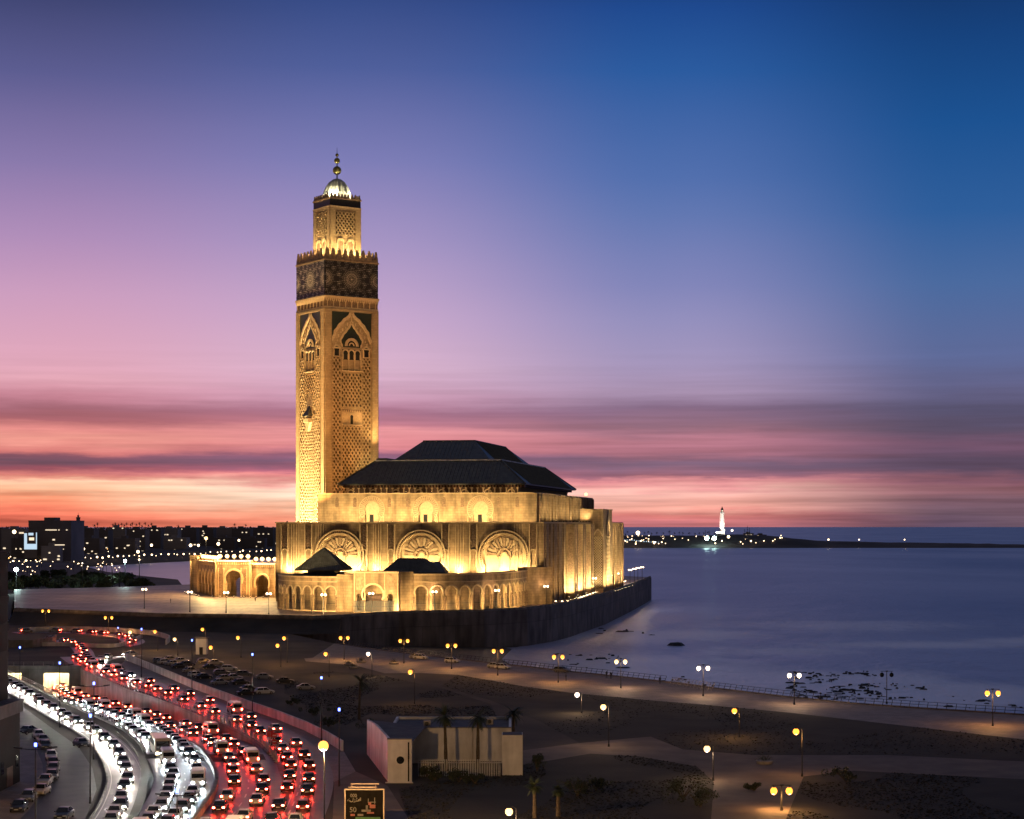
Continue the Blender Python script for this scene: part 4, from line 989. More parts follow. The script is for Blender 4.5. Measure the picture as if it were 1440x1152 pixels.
mb.build('portal_trim', [MT['trim'], MT['voussoir']], pb)
gt = MB()
for q in range(34):
    s_ = .3+q*(LnP-2.0)/34; fbox(gt, fp, s_, s_+.22, -.45, -.37, .2, 4.3)
for z in (.4, 2.2, 4.2): fbox(gt, fp, .2, LnP-1.6, -.5, -.32, z, z+.14)
gt.build('gate', MT['dark'], arcade)
dr = MB(); fbox(dr, fp, cx_-3.2, cx_+3.2, 3.4, 3.6, .2, 6.2); dr.build('portal_door', MT['wood'], arcade)
for a_, b_, h, dep in ((P2(474,690.4), P2(497,689), AH-.2, 8), (P2(561,688), P2(581,689.9), 15.0, 8), ((6.0,752),(16.5,757.5), 15.2, 8)):
    fm, Ln = path_map([a_, b_]); mb = MB()
    for d0, d1, z0, z1 in ((0,dep,0,h),): slab(mb, fm, [(0,0),(Ln,0),(Ln,h),(0,h)], 0, dep)
    for k in (0, Ln-.5): fbox(mb, fm, k, k+.5, -.25, 0, 0, h-.1)
    fbox(mb, fm, 0, Ln, -.3, 0, h-.5, h); mb.build('pier', MT['stone'], arcade)
# terrace slab between arcade and mosque wall
mb = MB(); tl = [fmL(LnL*i/10, 4.8, 0)[:2] for i in range(11)]+[fp(0,6,0)[:2], fp(LnP,6,0)[:2]]+[fmR(LnR*i/12, 4.8, 0)[:2] for i in range(13)]
w0, w1 = mw(LX-3, -.6, 0), mw(0, -.6, 0); mb.sheet([(a, b, 12.0) for a, b in tl+[(w0.x,w0.y),(w1.x,w1.y)]]); mb.build('arcade_roof', MT['flatroof'], arcade)

# ---- pavilions on the arcade roof
pav = thing('pavilion', 'small square pavilion with a steep dark pyramid roof behind the curved arcade', 'pavilion', (-72.5,713,PLZ+12.05), R(-6))
mb = MB(); mb.box(-6.6,6.6,-6.6,6.6,0,2.2); mb.box(-11,-6.7,-6,6,0,1.5); mb.build('base', MT['flatroof'], pav)
mb = MB(); z0, z1 = 3.3, 11.6; q = 9.4
mb.frustum((-q,q,-q,q), (-.25,.25,-.25,.25), z0, z1); mb.box(-q+.2,q-.2,-q+.2,q-.2,z0-.35,z0-.01); mb.box(-5.2,5.2,-5.2,5.2,2.2,z0-.36)
for sx_, sy_ in ((-1,-1),(1,-1),(1,1),(-1,1)): mb.tube([(sx_*q,sy_*q,z0),(sx_*.25,sy_*.25,z1)], .18, 5)
for i in range(25):
    s_ = -q+q*2*i/24; k_ = abs(s_)/q; zz = z1+(z0-z1)*k_
    mb.tube([(s_,-q,z0+.05),(s_,-max(abs(s_),.25),zz+.05)], .1, 4, 0, False); mb.tube([(q,s_,z0+.05),(max(abs(s_),.25),s_,zz+.05)], .1, 4, 0, False)
mb.build('pyramid_roof', MT['roof'], pav)
pv2 = thing('pavilion', 'low hall with a long dark hipped roof behind the arcade portal', 'pavilion', (-37.6,716,PLZ+12.05), R(-4))
mb = MB(); mb.box(-11,11,-5.5,5.5,0,1.6); mb.build('base', MT['flatroof'], pv2)
mb = MB(); mb.frustum((-12.6,12.6,-7,7), (-6.2,4.0,-1.0,1.0), 1.7, 7.4); mb.box(-12.4,12.4,-6.8,6.8,1.4,1.68); mb.frustum((2,12.5,-6.8,6.8), (5,9.5,-1,1), 2.2, 6.2)
for i in range(19): s_ = -6.2+10.2*i/18; mb.tube([(s_,-7,1.75),(s_,-1,7.45)], .1, 4, 0, False)
for a_, b_ in (((-12.6,-7,1.7),(-6.2,-1,7.4)),((12.6,-7,1.7),(9.5,-1,6.2)),((-6.2,-1,7.4),(4,-1,7.4))): mb.tube([a_,b_], .2, 5)
mb.build('hipped_roof', MT['roof'], pv2)

# ================================================================== GATE GALLERY AT THE LEFT
gallery = thing('gallery', 'open stone gallery with tall horseshoe gates left of the mosque', 'gallery', (0,0,PLZ))
GH = 16.6
def grun(a_, b_, h, arches, dep, nm, openback=False):
    fm, Ln = path_map([a_, b_]); mb = MB(); arched_wall(mb, fm, 0, Ln, 0, h, [(c*Ln, w, zs, .05, 'horseshoe') for c, w, zs in arches], 1.4)
    mb.poly([fm(0,0,h),fm(Ln,0,h),fm(Ln,dep,h),fm(0,dep,h)]); mb.poly([fm(0,0,0),fm(0,dep,0),fm(0,dep,h),fm(0,0,h)]); mb.poly([fm(Ln,0,0),fm(Ln,dep,0),fm(Ln,dep,h),fm(Ln,0,h)])
    arched_wall(mb, lambda s, d, z: fm(s, dep-d, z), 0, Ln, 0, h, [(c*Ln, w*.7, zs*.72, .05, 'horseshoe') for c, w, zs in arches], 1.2)
    w_ = mb.build(nm, MT['stone'], gallery); tr = MB()
    for c, w, zs in arches:
        p1 = arch_pts(c*Ln, w, zs, .05, 'horseshoe', 18)[1:-1]; band(tr, fm, p1, [(c*Ln+(p[0]-c*Ln)*1.22, zs+(p[1]-zs)*1.22) for p in p1], -.35, 0)
    for z0, z1, dd in ((h-.8,h-.02,-.5),(0,.8,-.3)): fbox(tr, fm, 0, Ln, dd, 0, z0, z1) if z0 > 1 else None
    for s_ in (0, Ln-.6): fbox(tr, fm, s_, s_+.6, -.4, 0, 0, h-.8)
    for i in range(int(Ln/1.1)): fbox(tr, fm, i*1.1+.2, i*1.1+.6, -.35, 0, h-1.9, h-.85)
    tr.build('gate_trim', MT['trim'], w_); return fm, Ln
G0, G1, G2, G3 = P2(303,836), P2(352,832), P2(388,826), P2(279,888)
g1, gl1 = grun(G0, G1, GH, [(.53,3.4,8.2)], 9, 'gate_block'); 
for s_, w in ((1.6,2.4), (gl1-4.2,2.4)):
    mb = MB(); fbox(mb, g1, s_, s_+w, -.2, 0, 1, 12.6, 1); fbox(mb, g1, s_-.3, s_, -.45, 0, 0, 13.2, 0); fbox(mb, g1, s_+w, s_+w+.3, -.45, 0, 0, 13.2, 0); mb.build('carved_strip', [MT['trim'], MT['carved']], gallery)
g2, gl2 = grun((G1[0]+.02,G1[1]+1.5), G2, GH-1.2, [(.46,3.3,6.4)], 9, 'gate_block')
g3, gl3 = grun((G3[0],G3[1]), (G0[0],G0[1]+.6), GH-.8, [(.13+.185*i,3.6,7.4) for i in range(5)], 7, 'wing')
g4, gl4 = grun(P2(268,893), (G3[0],G3[1]-.3), GH+1.4, [], 6, 'pylon')

# ================================================================== FLOODLIGHTS OF THE MOSQUE (the photo shows them lit)
WARM = (1,0.65,0.26); YEL = (1,0.76,0.37); ORG = (1,0.50,0.15)
for x in (6, 13, 20, 28, 36, 44.5, 54, 63.3, 72.5, 80, 90, 98.6, 107):                    # washing the front wall from the arcade roof
    p = mw(x, -3.0, 12.1); flood(p, mw(x, 0.5, 17), 13500, (1,0.71,0.31), 165, .8, 'warm floodlight on the arcade roof washing up the front wall', 'front wall floodlights')
for x in (16, 24, 31, 36.6, 43, 48.5, 55, 60.5, 67, 72, 79, 84.4, 91, 97, 105):
    flood(mw(x, 10.0, LH+.2), mw(x, 20, 39), 8200, (1,0.71,0.31), 135, .8, 'warm floodlight on the front terrace lighting the upper wall', 'upper wall floodlights')
for k in range(12): flood(mw(114.6, 26+k*9.5, LH+.7), mw(109, 27+k*9.5, 42), 5500, YEL, 130, .8, 'warm floodlight on the side terrace lighting the upper fins', 'upper fin floodlights')
for k, y in enumerate(BY):
    flood(mw(LX+2.0, y-4.2, .3), mw(LX+1.8, y, 15), 30000, YEL, 120, .8, 'warm floodlight on the quay between the tall buttresses', 'buttress floodlights')
    flood(mw(LX+5.5, y-6.5, .3), mw(LX+1.8, y, 24), 30000, YEL, 80, .8, 'warm floodlight on the quay between the tall buttresses', 'buttress floodlights')
for k in range(4): flood(mw(119.5+7, 136+k*9, .3), mw(121, 138+k*9, 16), 30000, YEL, 120, .8, 'warm floodlight at the foot of the side tower', 'tower floodlights')
flood(mw(118.5, 126, .3), mw(118, 133, 18), 12000, YEL, 110, .8, 'warm floodlight at the near foot of the side tower', 'tower floodlights')
for k in range(4): flood(mw(125, 172+k*14, .3), mw(118, 174+k*14, 16), 30000, YEL, 120, .8, 'warm floodlight at the foot of the rear block', 'rear block floodlights')
for k in range(7): flood(mw(28+k*11.5, 22.6, UZ+.45), mw(28+k*11.5, 28, 50), 900, WARM, 140, .8, 'small spotlight under the eaves of the lower roof', 'eave spotlights')
MT4 = Matrix.Translation(MIN0) @ Matrix.Rotation(MINR, 4, 'Z')
def nw(x, y, z): return MT4 @ Vector((x, y, z))
for s_ in (-10, 0, 10):
    flood(nw(-14-13, s_, .3), nw(-14, s_, 56), 620000, (1,0.79,0.40), 70, .8, 'strong yellow floodlight on the plaza at the left foot of the minaret', 'minaret floodlights')
    flood(nw(-14-24, s_, .3), nw(-14, s_, 100), 290000, (1,0.66,0.26), 46, .8, 'strong yellow floodlight on the plaza at the left foot of the minaret', 'minaret floodlights')
for (x, y, z, zt, e, c_) in ((8,66,LH+.4,75,30000,ORG),(11,58,LH+.4,100,55000,ORG),(17.5,80,UZ+.4,72,26000,YEL),(18.5,88,UZ+.4,90,60000,WARM),(16,72,UZ+.4,100,35000,ORG),(24,84,UZ+14.9,100,80000,WARM)):
    flood(mw(x, y, z), nw(min(10, x-8), -14, zt), e, c_, 62, .8, 'orange floodlight on the terraces at the right foot of the minaret', 'minaret floodlights')
for (x, y) in ((4,3),(9,3),(14,3)):
    flood(mw(x, y, LH+.5), nw(0, -14, 112), 130000, ORG, 44, .8, 'orange long-range floodlight on the front terrace aimed at the minaret', 'minaret floodlights')
for k in range(5): flood(mw(LX+7, 4+k*11, .3), mw(LX, 5+k*11, 15), 4500, WARM, 125, .8, 'dim warm floodlight on the quay by the plain corner of the mosque', 'corner floodlights')
for k in range(4):
    fm = face(k, 12.4)
    for s_ in (-6, 0, 6): flood(nw(*fm(s_, 0, 155.6)), nw(*face(k, 8.1)(s_, 0, 166)), 15000, (1,0.74,0.34), 130, .8, 'yellow floodlight on the minaret gallery behind the merlons', 'gallery floodlights')
    fm = face(k, 7.6)
    for s_ in (-5, 5): flood(nw(*fm(s_, 0, 186.0)), nw(0,0,190), 8500, (1,0.92,0.66), 130, .8, 'bright floodlight at the foot of the minaret dome', 'dome floodlights')
# arcade wash from the forecourt, gallery roof lamps
for px in (400,418,438,460,486,510,535,560,585,610,635,660,685,708,728,745):
    ey = interp(EDGE, px); e = P(px, ey, PLZ); p = e+Vector((0, 3.0, .2)); tgt = P(px, ey, PLZ); q = p+Vector((0, 26, 8.5))
    wy = interp([(400,722),(440,697),(474,690),(580,690),(660,697),(700,711),(738,742),(750,752)], px); dd = max(4, wy-p.y)
    flood(p, q, 4300+9500*(dd/20)**1.7, (1,0.68,0.28), 120, .9, 'low warm floodlight on the forecourt in front of the arcade', 'forecourt floodlights')
for fm, Ln, n_, h in ((g1,gl1,5,GH),(g2,gl2,4,GH-1.2),(g3,gl3,7,GH-.8)):
    for i in range(n_):
        s_ = Ln*(i+.5)/n_; p = Vector(fm(s_, 1.5, h+.05+PLZ)); a = MB(); r_ = .34
        lp = thing('roof_lamp', 'bright bare lamp on the roof edge of the stone gallery', 'lamp', p, 0, 'gallery roof lamps')
        a.tube([(0,0,0),(0,0,1.1)], .07, 6); a.build('post', MT['dark'], lp); b = MB(); b.ball((0,0,1.7), .95, 10); b.build('globe', EM['warm'], lp, smooth=True)
        l = bpy.data.lights.new('lamp_light', 'POINT'); l.energy = 9000; l.color = WARM; l.shadow_soft_size = .5; o = bpy.data.objects.new('lamp_light', l); C.objects.link(o); o.parent = lp; o.location = (0,-3.2,2.6)
        p2 = Vector(fm(s_, -7, .15+PLZ)); flood(p2, Vector(fm(s_, 0, 8+PLZ)), 2600, ORG, 120, .8, 'low orange floodlight at the foot of the stone gallery', 'gallery floodlights')

# ================================================================== LAMPS
def plight(par, loc, e, colr, r_=0.3):
    l = bpy.data.lights.new('lamp_light', 'POINT'); l.energy = e; l.color = colr; l.shadow_soft_size = r_
    o = bpy.data.objects.new('lamp_light', l); C.objects.link(o); o.parent = par; o.location = loc; return o
SOD = (1,0.47,0.13); WRM = (1,0.62,0.34)
def twin_lamp(h, em, lit=True, half=1.0):
    t = thing('street_lamp', 'twin street lamp', 'street lamp')
    a = MB(); a.tube([(0,0,0),(0,0,.5)], [.22,.16], 10); a.tube([(0,0,.5),(0,0,h-.15)], [.10,.07], 8); a.build('pole', MT['dark'], t)
    a = MB(); a.tube([(-half-.3,0,h-.1),(half+.3,0,h-.1)], .05, 6); a.box(-.25,.25,-.12,.12,h-.18,h+.02)
    for sx_ in (-1,1): a.tube([(sx_*half,0,h-.1),(sx_*half,0,h-.4)], .04, 6); a.lathe([(.05,0),(.22,-.10)], 10, (sx_*half,0,h-.32))
    a.build('crossarm', MT['dark'], t)
    for sx_ in (-1,1):
        b = MB(); b.ball((sx_*half,0,h-.85), .46, 12, 0, 1.1); b.build('globe', EM[em] if lit else MT['glass'], t, smooth=True)
    if lit:
        for sx_ in (-1,1): plight(t, (sx_*half*1.1,0,h-1.55), 1000, SOD if em == 'sodium' else WRM)
    return t
def single_lamp(h, em, e=420, colr=SOD, r_=.48, arm=.9):
    t = thing('street_lamp', 'single street lamp', 'street lamp')
    a = MB(); a.tube([(0,0,0),(0,0,.5)], [.2,.14], 8); a.tube([(0,0,.5),(0,0,h),(-arm*.5,0,h+.25),(-arm,0,h+.12)], [.09,.06,.05,.05], 8); a.build('pole', MT['dark'], t)
    a = MB(); a.lathe([(.06,.1),(.2,0),(.22,-.05)], 10, (-arm,0,h+.1)); a.build('lamp_cap', MT['dark'], t)
    b = MB(); b.ball((-arm,0,h-.38), r_, 12); b.build('globe', EM[em], t, smooth=True)
    plight(t, (-arm,0,h-1.25), e*2.4, colr); return t
prom = [((484,928),898,'sodium'),((568,933),898,'sodium'),((635,941),903,'sodium'),((700,950),911,'sodium'),((785,960),917,'sodium'),((873,968),926,'warm'),((989,979),935,'white'),((1117,991),942,'white'),((1396,1021),965,'sodium')]
WHERE = ['beside the round planters at the far end of the promenade','second of the row along the sea promenade, past the planters','by the parked cars, third of the row along the promenade','beside the last parked car on the promenade','where the beach meets the promenade railing','near the couple leaning on the promenade railing','beside the tall leaning rail section','in front of the white surf and reef rocks','at the near right end of the promenade']
protos = {}
for i, ((bx, by), hy, em) in enumerate(prom):
    b = P(bx, by); lb = {'sodium':'orange','warm':'pale yellow','white':'white'}[em]+' twin-globe promenade lamp '+WHERE[i]
    if em not in protos: t = protos[em] = twin_lamp(6.9, em); t.location = b; t['label'] = lb; t['group'] = 'twin lamps along the promenade'
    else: t = dup(protos[em], None, b, 0, lb, 'twin lamps along the promenade')
t = twin_lamp(6.9, 'white', False); t.location = P(1247,990); tag(t, 'unlit twin-globe promenade lamp standing dark against the surf', None, 'twin lamps along the promenade')
sing = [((1040,1037),999,'sodium','orange lamp on the dark lawn below the promenade rail'),((1003,1098),1046,'warm','bright yellow lamp at the bend of the garden path'),((1128,1092),1021,'sodium','orange lamp on a tall pole between the two garden lawns'),((856,1050),991,'warm','greenish yellow lamp beside the lower garden path'),
 ((818,1003),978,'white','small white lamp at the lawn edge behind the white pavilion'),((583,990),943,'sodium','orange lamp on the lawn left of the promenade planters'),((523,952),916,'white','white lamp near the palm beside the car park'),((463,952),915,'sodium','deep orange lamp at the far edge of the car park'),
 ((726,1160),1133,'warm','low yellow lamp in the dark garden at the bottom edge'),((339,925),893,'sodium','orange lamp on the dark verge below the plaza, right of the kiosk'),((404,932),895,'sodium','orange lamp at the seaward side of the car park'),((301,935),908,'sodium','orange lamp by the far car park entrance'),((289,917),885,'sodium','orange lamp above the small kiosk'),((250,922),897,'warm','yellow lamp over the walled slip road'),((222,915),885,'sodium','orange lamp at the bend of the curved ramp'),((187,916),888,'warm','yellow lamp over the inner end of the curved ramp'),((395,938),904,'sodium','orange lamp just below another at the car park')]
SP = {}
for (b_, hy, em, lb) in sing:
    b = P(*b_); h = (b_[1]-hy)*b.y/F; key = (em, round(h))
    if key not in SP: t = SP[key] = single_lamp(round(h), em, 420, SOD if em == 'sodium' else WRM); t.location = b; t['label'] = lb; t['group'] = 'street lamps of the gardens and car park'
    else: t = dup(SP[key], None, b, 0, lb, 'street lamps of the gardens and car park')
b = P(1099,1140); t = twin_lamp(7.6-4.2, 'sodium'); t.location = b; tag(t, 'low twin-globe orange lamp on the garden path at the lower right', None, 'street lamps of the gardens and car park')
b = P(478-22, 1194); t = single_lamp(12.2, 'blaze', 16000, (1,0.55,0.2), .6, .1); t.location = b; tag(t, 'tall street lamp with a blazing yellow globe beside the billboard', None, 'street lamps of the gardens and car park')
for (px, hy, dy, em, lb) in ((70,839,27,'sodium','orange twin lamp at the left end of the plaza edge'),(158,848,27,'sodium','orange twin lamp on the ramp below the plaza')):
    b = P(px, hy+dy+16, 0.0); t = twin_lamp(dy*b.y/F, em, True, 1.1); t.location = (b.x, b.y-6, 0); tag(t, lb, None, 'twin lamps at the plaza ramp')
# cup-headed plaza lamps
def plaza_lamp(h):
    t = thing('plaza_lamp', 'plaza lamp', 'street lamp')
    a = MB(); a.tube([(0,0,0),(0,0,.6)], [.28,.2], 8); a.tube([(0,0,.6),(0,0,h)], [.16,.12], 8); a.build('pole', MT['dark'], t)
    a = MB(); a.lathe([(.1,0),(.25,.1),(.8,.55)], 10, (0,0,h)); a.tube([(-.9,0,h+.75),(0,0,h+.3),(.9,0,h+.75)], .07, 6); a.build('bracket', MT['dark'], t)
    for sx_ in (-1,1):
        b = MB(); b.ball((sx_*.62,0,h+.85), .46, 10); b.build('globe', EM['city'], t, smooth=True)
    plight(t, (0,-1.2,h+1.3), 900, WRM); return t
pl0 = None
PLW = ['at the left of the open plaza','on the plaza edge below the gallery wing','on the plaza edge in front of the gallery gate','on the plaza edge left of the curved arcade','in front of the curved end of the arcade','in front of the gated portal','in front of the arcade right of the portal','in front of the right half of the arcade','at the dark corner of the mosque']
for i, (px, hy, by) in enumerate(((203,834,857),(267,834,862),(318,838,863),(378,839,865),(455,842,867),(522,845,864.5),(611,845,861.5),(699,845,859),(768,831,851.5))):
    b = P(px, by-1, PLZ); lb = 'plaza lamp with cupped globes '+PLW[i]
    if pl0 is None: t = pl0 = plaza_lamp(6.6); t.location = b; t['label'] = lb; t['group'] = 'plaza lamps'
    else: t = dup(pl0, None, b, 0, lb, 'plaza lamps')
for i, (px, by) in enumerate(((836,836),(848,832.5),(858,830),(868,827),(886,820.5),(892,818.5),(897,816.8),(903,815.5))):
    dup(pl0, None, P(px, by, PLZ), 0, 'dark plaza lamp in the row along the far quay beside the sea', 'quay lamps')
def lightbar(a, b, lb):
    q0, q1 = P(*a, PLZ), P(*b, PLZ); d = q1-q0; t = thing('light_bar', lb, 'light fixture', q0, math.atan2(d.y, d.x), 'light bars on the quay')
    m = MB(); m.box(0,d.length,-.15,.15,0,.5); m.build('casing', MT['concrete'], t); e = MB(); e.poly([(.1,-.17,.15),(d.length-.1,-.17,.15),(d.length-.1,-.17,.48),(.1,-.17,.48)]); e.build('diffuser', EM['city'], t)
lightbar((812,842.5),(843,831.5),'long glowing strip light along the quay rail below the buttresses'); lightbar((862,826.5),(880,817.5),'short glowing strip light along the quay rail below the rear block')
for px in (765,781.5,790.5,798.5): lightbar((px-1.6,846.5),(px+1.6,846.5),'small square glowing panel at the foot of the mosque corner')
t = single_lamp(12, 'white', 5000, (1,.9,.75), .75, .1); t.location = (59.5, 1012, PLZ); tag(t, 'blazing white lamp behind the rear corner of the mosque', None, 'quay lamps')
lp = thing('roof_lamp', 'bright floodlight on the far roof corner of the upper tier', 'lamp', mw(107, 170, UZ+.4), 0)
a = MB(); a.tube([(0,0,0),(0,0,1.2)], .1, 6); a.build('post', MT['dark'], lp); a = MB(); a.ball((0,0,1.7), .8, 10); a.build('globe', EM['warm'], lp, smooth=True)

# tall masts with unlit arms and a blue light on top
def mast(h, rot, arms=True):
    t = thing('lamp_mast', 'mast', 'lamp mast')
    a = MB(); a.tube([(0,0,0),(0,0,.9)], [.17,.14], 8); a.tube([(0,0,.9),(0,0,h)], [.11,.06], 8); a.build('pole', MT['dark'], t)
    if arms:
        a = MB()
        for sg in (-1,1):
            d = Vector((math.cos(rot)*sg, math.sin(rot)*sg, 0)); a.tube([(0,0,h-.35), tuple(d*1.0+Vector((0,0,h-.3))), tuple(d*2.3+Vector((0,0,h-.12)))], [.07,.05,.05], 6)
            a.tube([tuple(d*1.5+Vector((0,0,h-.2))), tuple(d*2.5+Vector((0,0,h-.06)))], [.13,.09], 6)
        a.build('arm', MT['dark'], t)
    b = MB(); b.tube([(0,0,h),(0,0,h+.42)], .16, 8); b.build('beacon', EM['blue'], t); return t
for (px, by, hy, lb, arms) in ((28,992,912,'tall mast with a blue light against the left tunnel mouth',False),(84,1023,934,'tall mast with a blue light in front of the bright tunnel mouth',True),(132,1068,963,'tall double-armed mast with a blue light on the ramp kerb',True),(50,1186,1050,'tall double-armed mast with a blue light among the cars parked on the left street',True),(249,1190,1115,'double-armed mast rising from the bottom edge over the white headlights',True),(199,953,886,'slim mast with a blue light at the head of the slip road',False),(270,979,902,'slim mast with a blue light beside the slip road wall',False),(355,1009,922,'slim mast with a blue light beside the car park wall',False),(452,1046,955,'slim mast with a blue light near the end of the car park wall',False),(477,1106,1000,'thick mast with a blue light standing behind the billboard',False),(166,905,884,'distant mast with a small blue light over the curved ramp',False)):
    b = P(px, by); t = mast((by-hy)*b.y/F, .12, arms); t.location = b; t['label'] = lb; t['group'] = 'masts with blue lights'
b = P(127,1130); t = mast(11.5, .1, False); t.location = b; t['label'] = 'bare dark mast standing on the kerb of the left street'; t['group'] = 'masts with blue lights'

# ================================================================== CARS
PAINT = {n: mat(n+'_car_paint', c, .28, .05, 1.0, spec=.6) for n, c in dict(white=(.62,.62,.60), silver=(.34,.34,.35), grey=(.12,.12,.13), black=(.014,.014,.016), red=(.20,.02,.02), beige=(.40,.33,.24)).items()}
def loft(mb, secs, mi=0):
    n = len(secs[0]); b = len(mb.v)
    for s_ in secs: mb.v += s_
    for i in range(len(secs)-1):
        for k in range(n):
            k2 = (k+1) % n; mb.f.append((b+i*n+k, b+i*n+k2, b+(i+1)*n+k2, b+(i+1)*n+k)); mb.m.append(mi)
    mb.f.append(tuple(b+k for k in range(n))[::-1]); mb.m.append(mi); e = b+(len(secs)-1)*n; mb.f.append(tuple(e+k for k in range(n))); mb.m.append(mi)
def make_car(paint, headm, tailm, name, hatch=False):
    t = thing(name, 'car', 'car')
    B = MB()
    def sec(x, w, zb, zt, sh=.08): return [(x,-w+.06,zb),(x,w-.06,zb),(x,w,zb+.16),(x,w,zt-.2),(x,w-sh,zt-.04),(x,w-.3,zt),(x,-w+.3,zt),(x,-w+sh,zt-.04),(x,-w,zt-.2),(x,-w,zb+.16)]
    loft(B, [sec(-2.12,.72,.42,.80),sec(-2.02,.82,.30,.92),sec(-1.55,.87,.22,.97),sec(-.5,.88,.20,.97),(sec(.75,.88,.20,.96)),sec(1.5,.86,.22,.86),sec(1.98,.80,.28,.74),sec(2.12,.70,.36,.64)])
    r0 = -1.95 if hatch else -1.35
    def cab(x, w, z): return [(x,-w,z),(x,w,z)]
    lo = [(1.05,.80,.95),(r0-.25 if not hatch else -2.02,.78,.94)]; up = [(.30,.62,1.45),(r0+.45,.60,1.42)]
    roofp = [(.34,-.60,1.44),(.34,.60,1.44),(-.4,.62,1.49),(r0+.42,.58,1.43),(r0+.42,-.58,1.43),(-.4,-.62,1.49)]
    B.poly(roofp); B.poly([(p[0],p[1],p[2]-.05) for p in roofp][::-1])
    for i in range(6): p, q = roofp[i], roofp[(i+1) % 6]; B.poly([p,q,(q[0],q[1],q[2]-.05),(p[0],p[1],p[2]-.05)])
    for sg in (-1,1):                                                # pillars
        for (a, b) in (((1.02,.79,.95),(.36,.61,1.42)),((-.38,.82,.95),(-.40,.62,1.44)),((lo[1][0],.77,.93),(r0+.44,.58,1.40))): B.tube([(a[0],sg*a[1],a[2]),(b[0],sg*b[1],b[2])], .045, 5)
        B.box(.78,.98,sg*.90-.08,sg*.90+.08,.96,1.10)
    B.build('body', PAINT[paint], t)
    G = MB(); q = [(1.0,-.77,.95),(1.0,.77,.95),(lo[1][0]+.02,.75,.94),(lo[1][0]+.02,-.75,.94)]; u = [(.33,-.59,1.43),(.33,.59,1.43),(r0+.42,.57,1.41),(r0+.42,-.57,1.41)]
    for i in range(4): j = (i+1) % 4; G.poly([q[i],q[j],u[j],u[i]])
    G.build('windows', MT['glass'], t)
    for x in (1.32,-1.32):
        for sg in (-1,1):
            w = MB(); w.lathe([(.20,-.10),(.31,-.10),(.325,-.06),(.325,.06),(.31,.10),(.20,.10)], 12); w.lathe([(.19,-.105),(.19,.105)], 10, (0,0,0), 1)
            o = w.build('wheel', [MT['tyre'], MT['rail']], t); o.rotation_euler = (R(90),0,0); o.location = (x, sg*.80, .325)
    for sg in (-1,1):
        h = MB(); h.box(2.00,2.13,sg*.56-.17,sg*.56+.17,.56,.70); h.build('headlight', headm, t)
        h = MB(); h.box(-2.14,-2.02,sg*.62-.15,sg*.62+.15,.68,.84); h.build('taillight', tailm, t)
    h = MB(); h.box(2.10,2.135,-.26,.26,.38,.49); h.build('number_plate', PAINT['white'], t); h = MB(); h.box(-2.15,-2.10,-.26,.26,.48,.59); h.build('number_plate', PAINT['white'], t)
    return t
offh = mat('unlit_headlight', (.45,.45,.45), .15, .1, 3); offt = mat('unlit_tail_light', (.12,.01,.01), .2, .1, 3)
PC = {p: make_car(p, offh, offt, 'parked_car', p in ('white','red','grey')) for p in ('white','silver','grey','black','beige')}
used = set()
def place(proto, key, loc, rz, label, group, pitch=0.0):
    if key not in used: used.add(key); t = proto; t.location = loc; t.rotation_euler = (0,0,rz); t['label'] = label; t['group'] = group
    else: t = dup(proto, None, loc, rz, label, group)
    if pitch: t.rotation_euler = (0, pitch, rz)
    return t
def park(px, py, rz, paint, label, group): place(PC[paint], ('p',paint), P(px, py), rz, label, group)
g = 'cars parked along the left street'
for px, py, rz, p, lb in ((38,1032,-1.9,'black','dark car parked at the far end of the left street'),(54,1038,-1.2,'white','white car parked far along the left street'),(60,1045,-1.2,'silver','silver car parked behind a white one on the left street'),(63,1053,-1.2,'black','black car in the middle of the cars parked on the left street'),(72,1068,-1.3,'white','white car with black neighbours on the left street'),(75,1078,-1.3,'black','black car next in line before the grey ones on the left street'),(75,1086,-1.4,'grey','grey car parked nose to tail on the left street'),(73,1096,-1.4,'black','black car behind the pale car on the left street'),(64,1103,-1.5,'silver','silver car close behind the pale car on the left street'),(58,1117,-1.6,'beige','pale cream car facing the camera on the left street'),(40,1126,-1.5,'grey','grey car in front of the pale car on the left street'),(27,1140,-1.5,'black','black car nearest the bottom left corner'),(90,1151,-1.6,'black','dark car driving at the bottom edge of the left street'),(114,1050,-1.0,'black','black van-like car standing by the ramp kerb')):
    park(px, py, rz, p, lb, g)
g = 'cars in the car park'
